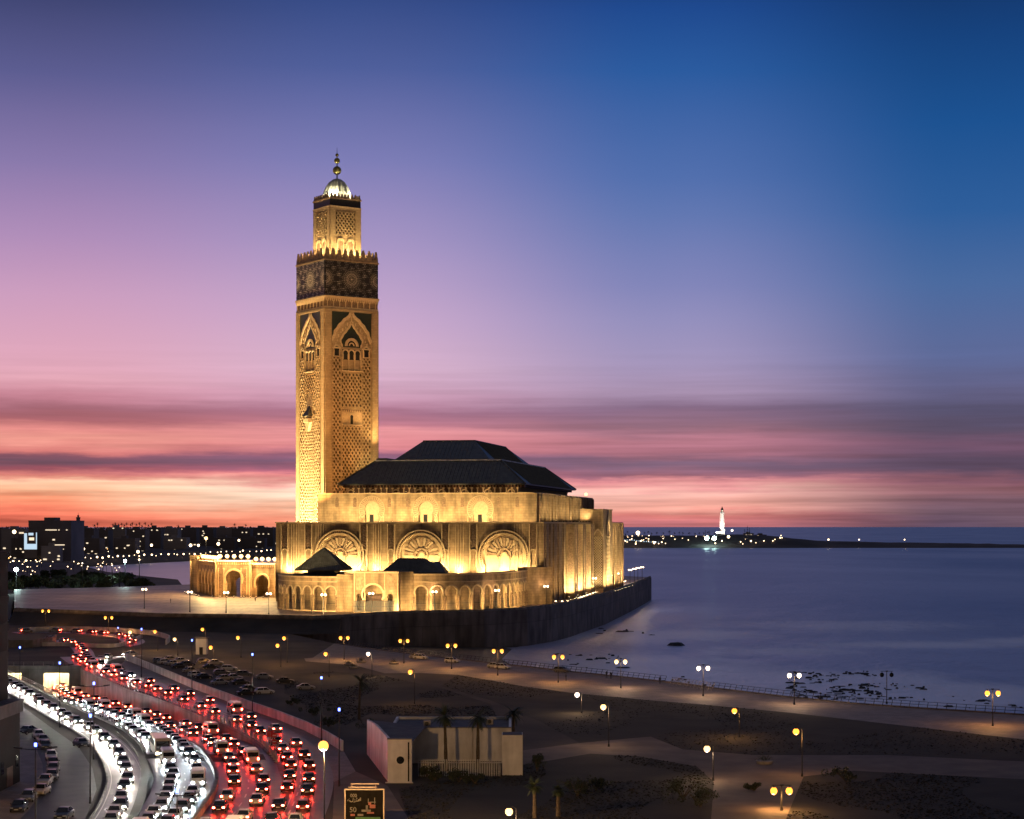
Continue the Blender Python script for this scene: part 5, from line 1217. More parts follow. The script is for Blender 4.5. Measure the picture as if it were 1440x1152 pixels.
lot = [(372,976,.35,'white','white hatchback parked alone at the near end of the car park'),(350,972,.4,'black','black car beside the white hatchback in the car park'),(346,978,.5,'black','dark car hard against the car park wall by the mast'),(430,970,.2,'silver','silver car parked apart at the right of the car park'),(401,961,.1,'black','dark car parked alone left of the lone silver car'),(372,955,.05,'silver','silver estate car in the middle row of the car park'),(344,951,.1,'grey','grey car in the middle row of the car park'),(322,943,.1,'white','white car with its side to the camera in the back row'),(309,963,.6,'silver','silver car close to the car park wall'),(316,957,.6,'beige','beige car in the wall row of the car park'),(338,963,.5,'black','black car nose out in the wall row'),(276,952,.7,'white','white car near the slip road mast in the car park'),(268,946,.7,'beige','beige car with glinting roof near the car park entrance'),(286,955,.7,'black','black car behind the slip road mast in the car park'),(296,941,.4,'black','black car in the crowded back row of the car park'),(303,935,.3,'silver','silver car in the far corner row of the car park'),(288,933,.3,'grey','grey car in the far corner row of the car park'),(243,936,.7,'silver','silver car parked first by the car park entrance'),(232,934,.7,'white','white car parked at the car park entrance wall'),(252,940,.7,'black','black car third from the car park entrance'),(226,932,.6,'grey','grey car at the tip of the car park wall'),(263,937,.5,'black','black car in the second row near the entrance'),(255,932,.4,'silver','silver car in the far row near the entrance'),(240,930,.4,'beige','beige car in the far row by the entrance'),(312,949,.3,'grey','grey car in the middle of the back row'),(329,956,.3,'silver','silver car in front of the middle row')]
for px, py, rz, p, lb in lot: park(px, py, rz, p, lb, g)
for px, py, p, lb in ((586,926,'silver','silver car parked on the promenade near the far lamps'),(592,927,'white','white car parked behind the silver one on the promenade'),(636,932,'white','white car parked by the third promenade lamp'),(696,939.5,'silver','silver car parked under the fourth promenade lamp'),(707,941,'white','white car parked beyond the fourth promenade lamp'),(690,857.5,'black','small dark car parked by the arcade below the mosque'),(790,945.5,'grey','grey car parked by the railing above the beach')):
    if py < 870: place(PC[p], ('p',p), P(px, py, PLZ), .2, lb, 'cars on the promenade')
    else: park(px, py, -.45, p, lb, 'cars on the promenade')
# traffic: white headlights coming, red tail lights going
def make_box_vehicle(paint, headm, tailm, L_, Wd, Ht, name):
    t = thing(name, 'van', 'van' if L_ < 7 else 'bus'); B = MB(); h = L_/2; w = Wd/2
    def sec(x, zt, k=1.0): return [(x,-w*k+.08,.35),(x,w*k-.08,.35),(x,w*k,.5),(x,w*k,zt-.25),(x,w*k-.18,zt),(x,-w*k+.18,zt),(x,-w*k,zt-.25),(x,-w*k,.5)]
    loft(B, [sec(-h,Ht-.12,.96),sec(-h+.15,Ht),sec(h-1.3,Ht),sec(h-.75,Ht-.12),sec(h-.25,Ht*.56),sec(h,Ht*.46,.94)]) if L_ < 7 else loft(B, [sec(-h,Ht-.12,.97),sec(-h+.15,Ht),sec(h-.2,Ht),sec(h,Ht-.2,.97)])
    B.build('body', PAINT[paint], t); G = MB()
    for sg in (-1,1): G.box(-h+.4,h-1.2,sg*(w+.005)-.012,sg*(w+.005)+.012,Ht*.55,Ht*.86)
    G.box(-h-.012,-h+.02,-w*.8,w*.8,Ht*.55,Ht*.85)
    if L_ < 7: G.poly([(h-.72,-w*.85,Ht-.2),(h-.72,w*.85,Ht-.2),(h-.23,w*.85,Ht*.58),(h-.23,-w*.85,Ht*.58)])
    else: G.box(h-.01,h+.015,-w*.85,w*.85,Ht*.42,Ht*.86)
    G.build('windows', MT['glass'], t)
    for x in (h-1.0,-h+1.1):
        for sg in (-1,1): q = MB(); q.lathe([(.2,-.12),(.38,-.12),(.4,-.06),(.4,.06),(.38,.12),(.2,.12)], 12); o = q.build('wheel', MT['tyre'], t); o.rotation_euler = (R(90),0,0); o.location = (x, sg*(w-.1), .4)
    for sg in (-1,1):
        q = MB(); q.box(h-.06,h+.03,sg*w*.68-.17,sg*w*.68+.17,.62,.80); q.build('headlight', headm, t)
        q = MB(); q.box(-h-.03,-h+.04,sg*w*.82-.12,sg*w*.82+.12,.75,1.05); q.build('taillight', tailm, t)
    return t
def beams(cars, colr, x):
    l = bpy.data.lights.new('headlight_beam', 'SPOT'); l.energy = 11000; l.color = colr; l.spot_size = R(58); l.spot_blend = .7; l.shadow_soft_size = .12
    for t in cars:
        o = bpy.data.objects.new('headlight_beam', l); C.objects.link(o); o.parent = t; o.location = (x,0,.66); o.rotation_euler = Vector((1,0,-.30)).to_track_quat('-Z','Y').to_euler()
TW = [make_car(p, EM['headb'], offt, 'traffic_car', p == 'grey') for p in ('white','silver','grey')]
TWw = [make_car(p, EM['head'], offt, 'traffic_car', p == 'black') for p in ('silver','black')]
beams(TW, (.86,.95,1), 2.2); beams(TWw, (1,.92,.80), 2.2)
VW = [make_box_vehicle('white', EM['headb'], offt, 5.4, 2.0, 2.3, 'traffic_van')]; BW = [make_box_vehicle('beige', EM['head'], offt, 11.2, 2.5, 3.1, 'traffic_bus')]
beams(VW, (.86,.95,1), 2.78); beams(BW, (1,.92,.8), 5.7)
VD = [make_box_vehicle('white', offh, EM['tail'], 5.4, 2.0, 2.3, 'traffic_van')]; BD = [make_box_vehicle('silver', offh, EM['tail'], 11.2, 2.5, 3.1, 'traffic_bus')]
TD = [make_car(p, offh, EM['tail'], 'traffic_car', p == 'red') for p in ('black','silver','red')]
def traffic(key, protos, gap, lb, group, away, ymin=150, ymax=520, seed=1, minpx=-60):
    r = random.Random(seed); pth = dense(LANE[key], .5); acc = 0.0; nxt = r.uniform(1,4)
    for i in range(1, len(pth)-2):
        acc += (pth[i]-pth[i-1]).length
        if acc < nxt: continue
        a, b = pth[i-1], pth[i+2]
        if not (ymin < b.y < ymax): continue
        d = b-a
        px = 720+F*b.x/b.y
        if px < minpx: continue
        nxt = acc+gap*r.choice((.9,1,1.1,1.25,1.7))
        rz = math.atan2(d.y, d.x); slope = math.atan2(d.z, math.hypot(d.x, d.y))
        if away != (d.y > 0): rz += math.pi; slope = -slope
        k = r.randrange(len(protos)); p = Vector(b); p.z += .03; u = r.random(); pool, l_, g_ = protos, lb, group
        if protos is not TWw and u < .10: pool = VW if protos is TW else VD; l_ = lb.replace('car with', 'boxy white van with'); g_ = group.replace('cars', 'vans')
        elif protos is not TWw and u > .975 and away == (d.y > 0) and b.y < 400: pool = BW if protos is TW else BD; l_ = lb.replace('car with', 'long tall bus with'); g_ = group.replace('cars', 'buses'); nxt += 7
        k = k % len(pool)
        if pool is BW or pool is BD: acc -= 0; p = Vector(b)+Vector((0,0,.03))
        o = place(pool[k], (id(pool),k), p, rz, l_, g_, -slope)
        o.location += Vector((r.uniform(-.25,.25), 0, 0))
traffic('A', TWw, 6.6, 'car with warm white headlights in the single lane ramp', 'cars on the single lane ramp', False, seed=1)
traffic('B1', TW, 6.2, 'car with bluish white headlights in the inner lane from the tunnel', 'cars in the inner oncoming lane', False, seed=2)
traffic('B2', TW, 6.2, 'car with bluish white headlights in the outer lane from the tunnel', 'cars in the outer oncoming lane', False, seed=3)
traffic('C1', TD, 8.6, 'car with red tail lights in the inner lane into the tunnel', 'cars in the inner lane into the tunnel', True, seed=4)
traffic('C2', TD, 10.5, 'car with red tail lights in the outer lane into the tunnel', 'cars in the outer lane into the tunnel', True, seed=5)
traffic('D1', TD, 9.5, 'car with red tail lights in the inner lane of the upper road', 'cars in the inner lane of the upper road', True, seed=6)
traffic('D2', TD, 13, 'car with red tail lights in the outer lane of the upper road', 'cars in the outer lane of the upper road', True, seed=7)
traffic('E', TWw, 9, 'car with headlights turning in from the car park slip road', 'cars on the slip road bend', False, ymax=900, seed=8)
traffic('G', TD, 9, 'car with red tail lights on the curved ramp below the plaza', 'cars on the curved ramp', True, ymax=900, seed=9, minpx=10)
traffic('K', TD, 8, 'car with red tail lights on the bend above the tunnel', 'cars on the bend above the tunnel', True, ymax=900, seed=10, minpx=10)

for o in [o for o in C.objects if o.parent is None and o.get('label') in ('car','van','bus')]:
    for k_ in list(o.children): bpy.data.objects.remove(k_)
    bpy.data.objects.remove(o)
# ================================================================== ROAD FURNITURE
def post_rail(name, pts, h, label, m, spacing=2.0, lean=0.0, zf=None, cat='railing', slats=2):
    """one railing: posts as parts, rails in one mesh"""
    pts = dense([Vector(p) for p in pts], .5); t = thing(name, label, cat, pts[0]); o = Vector(pts[0]); mr = MB(); acc = 0; nxt = 0; np_ = 0
    n = len(pts); pr = None; off = []
    for i in range(n):
        d = pts[min(i+1,n-1)]-pts[max(i-1,0)]; d.z = 0; d.normalize(); off.append(Vector((d.y,-d.x,0))*-lean)
    for k in range(slats):
        f_ = (k+1)/slats; line = [tuple(pts[i]-o+off[i]*f_+Vector((0,0,h*f_))) for i in range(0, n, 4)]+[tuple(pts[-1]-o+off[-1]*f_+Vector((0,0,h*f_)))]; mr.tube(line, .05, 5)
    mr.build('rail', m, t)
    for i in range(1, n):
        acc += (pts[i]-pts[i-1]).length
        if acc >= nxt and np_ < 100:
            nxt = acc+spacing; np_ += 1; q = MB(); p = pts[i]-o; q.tube([tuple(p), tuple(p+off[i]+Vector((0,0,h)))], [.075,.06], 5); q.build('post', m, t)
    return t
tlp = [Vector((xl(y)+.2, y, .35)) for y in range(470, 296, -4)]+offset(LANE['B1'], 0)[:0]
post_rail('guard_rail', tlp, 1.0, 'pale post-and-rail guard on the wall between ramp and tunnel road', MT['rail'], 1.9)
med = [P(*p) for p in ((170,1027),(195,1048),(209,1078),(206,1114),(196,1146),(180,1180))]
wall_strip([(p.x,p.y) for p in smooth_path(med, 5)], 0, .18, 1.2, 'median', MT['soil'], 'narrow earth median between the ramp and the white headlights', 'median strip')
bar = [P(*p) for p in ((215,1016),(236,1026),(252,1035),(270,1046),(284,1057),(293,1069),(301,1082),(307,1097),(305,1114),(296,1131),(282,1150),(262,1180))]
wall_strip([(p.x,p.y) for p in smooth_path(bar, 5)], lambda p: zr(p.y)-.1, lambda p: zr(p.y)+.95, .45, 'concrete_barrier', MT['concrete'], 'curved concrete barrier between white headlights and red tail lights', 'barrier')
trp = [Vector((xr(y)-.2, y, .35)) for y in range(480, 345, -4)]
post_rail('guard_rail', trp, .9, 'thin guard rail on the edge of the tall sloping wall', MT['rail'], 2.2)
# white flexible marker posts on the gore
pts = dense(smooth_path([P(*p) for p in ((304,1014),(320,1021),(340,1031),(351,1037),(362,1044.5),(372,1052),(381,1062),(390,1074))], 6), .25); acc, nxt = 0, 0; mk0 = None
pr = Vector(pts[0])
for p in pts[1:]:
    acc += (p-pr).length; pr = p
    if acc < nxt: continue
    nxt = acc+3.1
    if mk0 is None:
        mk0 = thing('marker_post', 'white tapered marker post in the row between the two red roads', 'marker post', p, 0, 'white marker posts between the red roads')
        a = MB(); a.lathe([(.30,0),(.30,.10),(.17,.5),(.10,1.3),(.02,1.34)], 8); a.build('post', MT['paint'], mk0); a = MB(); a.lathe([(.45,0),(.45,.06)], 8); a.build('foot', MT['tyre'], mk0)
    else: dup(mk0, None, p)
a = MB(); gp = [P(*p)+Vector((0,0,.02)) for p in ((389,1074),(402,1076),(404,1092),(398,1098),(392,1086))]; a.sheet(gp); tag(a.build('gore_kerb', MT['concrete'], fixn=False), kind='structure')
for k, (px, by, zc) in enumerate(((386,1062,0),)):
    t = thing('road_sign', 'round red and white road signs on one pole beside the marker posts', 'road sign', P(px, by)); a = MB(); a.tube([(0,0,0),(0,0,3.6)], .06, 6); a.build('pole', MT['rail'], t)
    for z in (3.2, 2.2):
        d = MB(); d.tube([(0,-.02,z),(0,-.09,z)], .42, 16); o = d.build('sign_disc', MT['red'], t); e = MB(); e.box(-.28,.28,-.125,-.095,z-.08,z+.08); e.build('white_bar', MT['paint'], o)
t = thing('road_sign', 'square dark direction sign seen from behind above the marker posts', 'road sign', P(380,1058)); a = MB(); a.tube([(0,0,0),(0,0,3.3)], .06, 6); a.build('pole', MT['rail'], t); a = MB(); a.box(-.55,.55,-.04,.04,2.5,3.5); a.build('panel', MT['red'], t)
# car-park wall along the slip road
CW = [(178,928),(205,939),(240,954),(275,969),(310,982),(350,997),(390,1011),(430,1027),(460,1042),(483,1056)]
wall_strip([(p.x,p.y) for p in [P(*q) for q in CW]], 0, 1.7, .35, 'boundary_wall', MT['white'], 'long pale boundary wall between the car park and the upper road', 'wall')
fp_ = MB(); fp_.sheet([P(*q)+Vector((0,0,.010)) for q in CW]+[P(*q)+Vector((0,0,.010)) for q in ((500,1085),(470,1100),(448,1070),(424,1050),(395,1030),(330,999),(282,981),(226,962),(186,950),(170,934))]); tag(fp_.build('footpath', MT['paving'], fixn=False), kind='structure')
fp_ = MB(); fp_.sheet([P(*q)+Vector((0,0,.006)) for q in ((470,1100),(500,1085),(545,1105),(575,1152),(610,1240),(430,1240),(468,1150))]); tag(fp_.build('footpath', MT['pathm'], fixn=False), kind='structure')
# tunnel portal
YP = 478
tp = thing('tunnel_portal', 'concrete underpass portal with two mouths, the right one brightly lit', 'tunnel', (0,YP,0))
X0, X1 = xl(YP)-.5, xr(YP)+.5; B1x, B2x = ((61-720)/F*YP, (97-720)/F*YP), ((6-720)/F*YP, (30-720)/F*YP)
mb = MB()
for a, b, z0, z1 in ((X0,B2x[0],-7,.9),(B2x[1],B1x[0],-7,.9),(B1x[1],X1,-7,.9),(B2x[0],B2x[1],-1.0,.9),(B1x[0],B1x[1],-1.0,.9)): mb.box(a,b,0,1.2,z0,z1)
mb.build('portal_wall', MT['concrete'], tp)
mb = MB()
for a, b in (B1x, B2x):
    mb.box(a-.3,a,1.2,50,-7,-.4); mb.box(b,b+.3,1.2,50,-7,-.4); mb.box(a,b,1.2,50,-1.0,-.4); mb.box(a-.3,b+.3,50,50.4,-7,-.4)
mb.build('tunnel_bore', MT['concrete'], tp)
for a, b in (B1x, B2x):
    mb = MB()
    for k in range(9):
        for sx_ in (a+1.0, b-1.3): mb.box(sx_,sx_+.3,2.5+k*5,4.5+k*5,-1.14,-1.02)
    mb.build('tunnel_light', EM['amber'], tp)
post_rail('guard_rail', [(X0,YP+.6,.9),(X1,YP+.6,.9)], .9, 'low railing across the top of the tunnel mouths', MT['rail'], 2.2)
# low curved walls and lit strip of the ramps under the plaza
wall_strip([(p.x,p.y) for p in smooth_path([P(*q) for q in ((26,890),(60,888),(110,887.5),(160,889),(210,893),(238,900),(234,907))], 6)], 0, 1.6, .3, 'ramp_wall', MT['white'], 'low pale wall curving round the ramp under the plaza', 'wall')
wall_strip([(p.x,p.y) for p in smooth_path([P(*q) for q in ((200,897),(172,909),(140,911),(100,909),(60,909),(14,910))], 6)], 0, 1.2, .3, 'ramp_wall', MT['white'], 'low pale wall on the inner side of the curved ramp', 'wall')
wall_strip([(p.x,p.y) for p in [P(*q) for q in ((12,911),(45,911),(72,907),(78,903))]], 0, 2.4, .3, 'ramp_wall', MT['concrete'], 'short yellow-lit wall of the dip at the far left', 'wall')
for px, py in ((18,906),(36,906),(54,905)):
    p = P(px, py); flood(p+Vector((0,-3,.4)), p+Vector((0,6,1)), 500, (1,.68,.22), 120, .8, 'small amber light at the foot of the short wall at the far left', 'dip lights')
kk = thing('kiosk', 'small pale kiosk with a flat roof on the dark verge below the plaza', 'kiosk', P(284,920)); a = MB(); a.box(-1.5,1.5,-1.5,1.5,0,4.6); a.build('wall', MT['white'], kk); a = MB(); a.box(-1.9,1.9,-1.9,1.9,4.6,4.9); a.build('roof', MT['flatroof'], kk); a = MB(); a.box(-.5,.5,-1.56,-1.5,0,2.1); a.build('door', MT['dark'], kk)

# ================================================================== WHITE PAVILION, BILLBOARD, PROMENADE RAILING
WP = P(545,1101); YB = WP.y
pvn = thing('pavilion', 'low white modern pavilion with flat dark roof and a round window', 'pavilion', (0,YB,0))
def X(px, Y=YB): return (px-720)/F*Y
gz = lambda py, Y: H-(py-HOR)*Y/F
x0, x1 = X(545), X(579); ht = gz(1040, YB)
a = MB()
c_ = ((x0+x1)/2-.15, 3.1); a.box(x0,x1,0,1.0,0,ht); o = a.build('gable_wall', MT['white'], pvn)
m_ = MB(); m_.tube([(X(563),-.06,gz(1069,YB)),(X(563),-.01,gz(1069,YB))], .56, 24); m_.build('round_window', MT['glass'], o)
m_ = MB(); m_.box(X(573.5),X(575.5),-.05,-.01,.2,ht-.4); m_.build('slot_window', MT['glass'], o)
m_ = MB(); m_.box(x0-.3,x1+.2,-.35,-.01,0,.14); m_.build('plinth', MT['white'], o)
Yk = 300; xk = X(516,Yk); 
a = MB(); pA, pB = Vector((x0,1.0,0)), Vector((xk,Yk-YB,0)); dW = (pB-pA); T = Matrix.Translation(pA) @ Matrix.Rotation(math.atan2(dW.y,dW.x),4,'Z')
hk = gz(1012,Yk)
Lw = dW.length; a2 = [(0,0),(Lw,0),(Lw,hk),(Lw*.55,ht+.05),(0,ht)]
b0 = len(a.v); slab(a, lambda s, d, z: tuple(T @ Vector((s,-d,z))), a2, 0, .4); fill(a, lambda s, d, z: tuple(T @ Vector((s,-d,z))), a2, .4); a.build('side_wall', MT['white'], pvn)
xr0 = X(735)*1.0
a = MB(); Ym = 22; xa, xb = (548-720)/F*(YB+Ym), (719-720)/F*(YB+Ym); hm = gz(1024, YB+Ym)
a.box(xa,xb,Ym,Ym+.4,0,hm); a.box(xa,xa+.4,Ym+.4,Ym+17,0,hm); a.box(xb-.4,xb,Ym+.4,Ym+17,0,hm); a.box(xa,xb,Ym+17,Ym+17.4,0,hm); a.build('main_wall', MT['white'], pvn)
a = MB(); a.box(xa+.4,xb-.4,Ym+.4,Ym+17,hm-.7,hm-.4); a.build('flat_roof', MT['flatroof'], pvn)
a = MB(); a.sheet([(x0,1.0,ht-.5),(x1,1.0,ht-.5),(x1+1.0,Ym,ht-.5),(xk+.5,Yk-YB-2,ht-.5)]); a.build('wing_roof', MT['flatroof'], pvn)
a = MB(); xe0, xe1 = (706-720)/F*(YB+8), (735-720)/F*(YB+8); a.box(xe0,xe1,8,12,0,gz(1034,YB+8)); a.build('end_block', MT['white'], pvn)
a = MB(); a.box(xe0+.1,xe1-.1,8.1,11.9,gz(1034,YB+8),gz(1034,YB+8)+.06); a.build('end_roof', MT['flatroof'], pvn)
for q_, (xx, yy) in enumerate(((xa+5,Ym+6),(xa+8.2,Ym+5),(xb-4,Ym+9))):
    a = MB(); a.box(xx,xx+1.1,yy,yy+.7,hm-.4,hm+.5); a.tube([(xx+.5,yy-.02,hm+.05),(xx+.5,yy-.04,hm+.05)], .33, 14, 1); a.box(xx-.1,xx+1.2,yy-.05,yy+.75,hm-.45,hm-.40); a.build('roof_unit', [MT['rail'], MT['dark']], pvn)
a = MB(); a.tube([(xa+2,Ym-.12,.1),(xa+2,Ym-.12,hm-.3)], .06, 6); a.tube([(xb-6,Ym-.12,.1),(xb-6,Ym-.12,hm-.3)], .06, 6); a.build('drainpipe', MT['rail'], pvn)
a = MB(); a.box(xa-.08,xb+.08,Ym-.1,Ym+.5,hm,hm+.14); a.box(x0-.08,x1+.08,-.1,1.1,ht,ht+.12); a.build('coping', MT['concrete'], pvn)
fen = thing('picket_fence', 'white picket fence of tall vertical bars in front of the pavilion', 'fence', (0,YB+7,0))
xf0, xf1 = (588-720)/F*(YB+7), xe0-.1; n_ = 48
for k in range(n_):
    a = MB(); xx = xf0+(xf1-xf0)*k/n_; a.box(xx,xx+.09,0,.09,0,2.5); a.build('bar', MT['white'], fen)
a = MB(); a.box(xf0,xf1,.1,.16,.3,.42); a.box(xf0,xf1,.1,.16,2.1,2.22); a.build('rail', MT['dark'], fen)
# billboard
YBB = 228; bb = thing('billboard', 'dark advertising billboard with pale letters and the number 50 in a bright frame', 'billboard', ((512.5-720)/F*YBB, YBB, 0))
bw, bt, b0 = 28*YBB/F, gz(1111,YBB), gz(1111,YBB)-6.4
a = MB(); a.box(-bw+.14,bw-.14,-.1,.1,b0,bt); a.build('panel', MT['poster'], bb)
a = MB()
for q in ((-bw,-bw+.14,b0,bt+.14),(bw-.14,bw,b0,bt+.14)): a.box(q[0],q[1],-.14,.14,q[2],q[3])
a.box(-bw+.14,bw-.14,-.14,.14,bt+.01,bt+.14); a.build('frame', MT['railw'], bb)
a = MB(); a.box(-bw+.5,bw-.9,-.6,-.46,bt+.36,bt+.48); a.box(-bw+.75,bw-.7,.5,.64,bt+.62,bt+.74)
for x in (-bw+.9, bw-1.1): a.tube([(x,0,bt+.1),(x,-.5,bt+.42)], .04, 5); a.tube([(x,0,bt+.1),(x,.55,bt+.68)], .04, 5)
a.build('lamp_bar', MT['railw'], bb)
a = MB(); a.tube([(-bw*.5,.1,0),(-bw*.5,.1,b0)], .16, 8); a.tube([(bw*.5,.1,0),(bw*.5,.1,b0)], .16, 8); a.build('post', MT['dark'], bb)
U = 2*bw/56.0; bx = lambda px: (px-512.5)*YBB/F; bz = lambda py: H-(py-HOR)*YBB/F
def text(s_, px, py, hpx, m, par):
    c = bpy.data.curves.new('lettering', 'FONT'); c.body = s_; c.size = hpx*YBB/F/.72; c.extrude = .01; c.offset = .012
    c.materials.append(m); tmp = bpy.data.objects.new('tmp', c); C.objects.link(tmp); bpy.context.view_layer.update()
    me = bpy.data.meshes.new_from_object(tmp.evaluated_get(bpy.context.evaluated_depsgraph_get())); bpy.data.objects.remove(tmp)
    o = bpy.data.objects.new('lettering', me); C.objects.link(o); o.parent = par; o.location = (bx(px), -.125, bz(py)); o.rotation_euler = (R(90),0,0); return o
text('50', 491.5, 1142, 7.2, MT['posterp'], bb); text('000', 492.5, 1120.8, 4.6, MT['posterp'], bb)
a = MB()                                                         # the line of Arabic script, as pen strokes
def stroke(pts, w=.075): a.tube([(bx(p), -.12, bz(q)) for p, q in pts], w, 5)
stroke([(507,1121.5),(507,1126)]); stroke([(505,1126),(507,1125.4),(506,1123.8),(504.3,1124.6),(504.2,1126.3),(501.5,1126.6)]); stroke([(502,1121.8),(501.4,1126.6),(499.6,1127.4)]); stroke([(499.4,1124),(499,1127.6),(497.4,1128)]); stroke([(497,1122.6),(496.2,1126.4),(494.8,1127.6),(492.4,1127),(491.6,1125)]); stroke([(490,1124),(489.4,1126.4),(488.4,1125.6)]); stroke([(496.5,1120.8),(496.8,1121)]); stroke([(491,1122.8),(491.4,1122.8)])
a.build('script_line', MT['posterp'], bb)
a = MB(); 
for (p, q, w, h_, mi) in ((516,1136,3,7,1),(520,1130,4,4,0),(524,1134,8,5,0),(515,1140,13,3,1),(521,1143,10,2.2,0),(527,1126,1,9,1),(518,1126,1.2,6,1),(524,1128,9,1,1),(507,1146,8,3,1)):
    zt = bz(q-h_/2); a.box(bx(p-w/2), bx(p+w/2), -.125, -.101, zt-h_*YBB/F, zt, mi)
a.box(bx(500), bx(535), -.12, -.101, bz(1158), bz(1149), 2); a.box(bx(493), bx(499), -.12, -.101, bz(1147.5), bz(1144.5), 0)
a.build('picture', [MT['posterr'], MT['posterp'], MT['posterg']], bb)
# promenade railing in lengths
segs = [((470,905),(586,921),'far length of promenade railing beside the planters'),((586,921),(700,934),'promenade railing length behind the parked cars'),((700,934),(800,945),'promenade railing length above the beach'),((800,945),(935,959),'promenade railing length where the couple stand'),((1000,968),(1110,981),'promenade railing length in front of the open surf'),((1110,981),(1250,993.5),'promenade railing length in front of the reef rocks'),((1250,993.5),(1440,1006),'nearest length of promenade railing at the right'),((1440,1006),(1700,1028),'promenade railing length running out of view at the right')]
for q0, q1, lb in segs:
    ln = [P(*q) for q in [q0]+[r_ for r_ in RAILPX[::-1] if q0[0] < r_[0] < q1[0]]+[q1]]
    post_rail('railing', [p+Vector((0,-.4,.25)) for p in ln], 1.15, lb, MT['dark'], 1.9, .5)
post_rail('railing', [P(940,963)+Vector((0,0,0)), P(1000,972)], 1.75, 'tall leaning section of promenade railing standing forward of the rest', MT['rail'], 1.3, .9, slats=4)

# ================================================================== PEOPLE
def person(loc, rz, label, cloth='cloth', pose=0.0, group=None):
    bm = bmesh.new(); sk_ = {}
    J = dict(pel=(0,0,.95,.15),spi=(0,.02,1.2,.15),che=(0,0,1.40,.17),nek=(0,0,1.52,.065),hed=(0,-.01,1.63,.10),top=(0,0,1.73,.07),shl=(-.19,0,1.42,.07),ell=(-.27,.04+pose*-.1,1.14,.05),hal=(-.25,-.04-pose*.28,.92+pose*.2,.042),shr=(.19,0,1.42,.07),elr=(.27,.04-pose*.1,1.14,.05),har=(.25,-.04-pose*.28,.92+pose*.2,.042),hil=(-.10,0,.88,.10),knl=(-.11,-.03,.50,.07),anl=(-.11,.02,.10,.05),tol=(-.12,-.13,.04,.04),hir=(.10,0,.88,.10),knr=(.11,-.02,.50,.07),anr=(.12,.03,.10,.05),tor=(.13,-.12,.04,.04))
    E = 'pel-spi spi-che che-nek nek-hed hed-top che-shl shl-ell ell-hal che-shr shr-elr elr-har pel-hil hil-knl knl-anl anl-tol pel-hir hir-knr knr-anr anr-tor'.split()
    ks = list(J); vs = [J[k][:3] for k in ks]; me = bpy.data.meshes.new('person'); me.from_pydata(vs, [tuple(ks.index(q) for q in e.split('-')) for e in E], [])
    o = bpy.data.objects.new('person', me); C.objects.link(o); bm.free()
    md = o.modifiers.new('skin', 'SKIN'); 
    for i, k in enumerate(ks): me.skin_vertices[0].data[i].radius = (J[k][3],)*2
    me.skin_vertices[0].data[0].use_root = True
    o.modifiers.new('sub', 'SUBSURF').levels = 1; o.modifiers['sub'].render_levels = 1
    me.materials.append(MT[cloth]); o.location = loc; o.rotation_euler = (0,0,rz); tag(o, label, 'person', group)
    h = MB(); h.ball((0,.015,1.68), .118, 10, 0, 1.0); h.build('hair', MT['dark'], o, smooth=True)
    f = MB(); f.ball((0,-.045,1.62), .085, 10, 0, 1.25); f.build('head', MT['skin'], o, smooth=True)
    return o
person(P(853,954), 2.8, 'person in dark clothes leaning at the promenade railing, left of a pair', pose=1, group=None)
person(P(859,955), 3.3, 'person in dark clothes leaning at the promenade railing, right of a pair', pose=1)
person(P(928,962), 3.0, 'lone person in dark clothes standing at the railing before the leaning rail section')
person(P(796,962-4), 1.2, 'person in dark clothes walking near the lamp above the beach')
person(P(716,858.2,PLZ), .4, 'small figure in dark clothes walking before the right half of the arcade')
person(P(438,863.5,PLZ), 2.2, 'small figure in dark clothes beside the curved end of the arcade')
person(P(359,846,PLZ), .5, 'small figure in dark clothes before the right gallery gate')
person(P(240,848,PLZ), 1.5, 'small figure in dark clothes alone on the open plaza')

# ================================================================== PLANTS
def palm(h, seed, label, loc, lean=0.0, spread=2.6):
    r = random.Random(seed); t = thing('palm_tree', label, 'palm tree', loc, r.uniform(0,6)); a = MB(); n = 9
    pts = [(lean*(i/n)**2, 0, h*i/n) for i in range(n+1)]; a.tube(pts, [.30-.13*i/n+(.03 if i % 2 else 0) for i in range(n+1)], 8); a.build('trunk', MT['bark'], t)
    L_ = MB(); top = Vector(pts[-1])
    for k in range(34):
        az_ = r.uniform(0,6.283); el = r.uniform(-.5,1.25); ln = spread*r.uniform(.75,1.1); p = Vector(top); d = Vector((math.cos(az_)*math.cos(el), math.sin(az_)*math.cos(el), math.sin(el))); side = Vector((-math.sin(az_), math.cos(az_), 0)); prev = p; m = 9
        for i in range(m):
            d = (d+Vector((0,0,-.13))).normalized(); nx_ = prev+d*ln/m; w = .42*math.sin(math.pi*min(1,(i+1.2)/(m+.6)))+.03
            up = side.cross(d)
            L_.poly([prev-side*.02, prev+side*.02, nx_+side*.02, nx_-side*.02])
            for sg in (-1,1):
                for q in (0,.33,.66):
                    b_ = prev.lerp(nx_, q); tip = b_+side*sg*w*r.uniform(.8,1.1)+d*.22-Vector((0,0,w*.35)); L_.poly([b_-d*.035, b_+d*.05, tip])
            prev = nx_
    L_.build('crown', MT['leaf'], t, fixn=False); return t
palm(7.2, 1, 'tall dark palm tree at the end of the car park', P(505,1012), .3, 3.0)
palm(8.3, 2, 'palm tree in front of the white pavilion, left of two', P(627,1084), -.25, 2.7)
palm(7.9, 3, 'palm tree in front of the white pavilion, right of two', P(672,1082), .2, 2.7)
palm(6.2, 4, 'dark palm tree behind the right end of the white pavilion', P(722,1056), .1, 2.4)
palm(4.0, 5, 'small palm on the dark garden at the bottom edge near the yellow lamp', P(752,1150), .1, 1.5)
palm(3.4, 6, 'stunted palm in the garden, right of the bottom yellow lamp', P(785,1148), .0, 1.2)
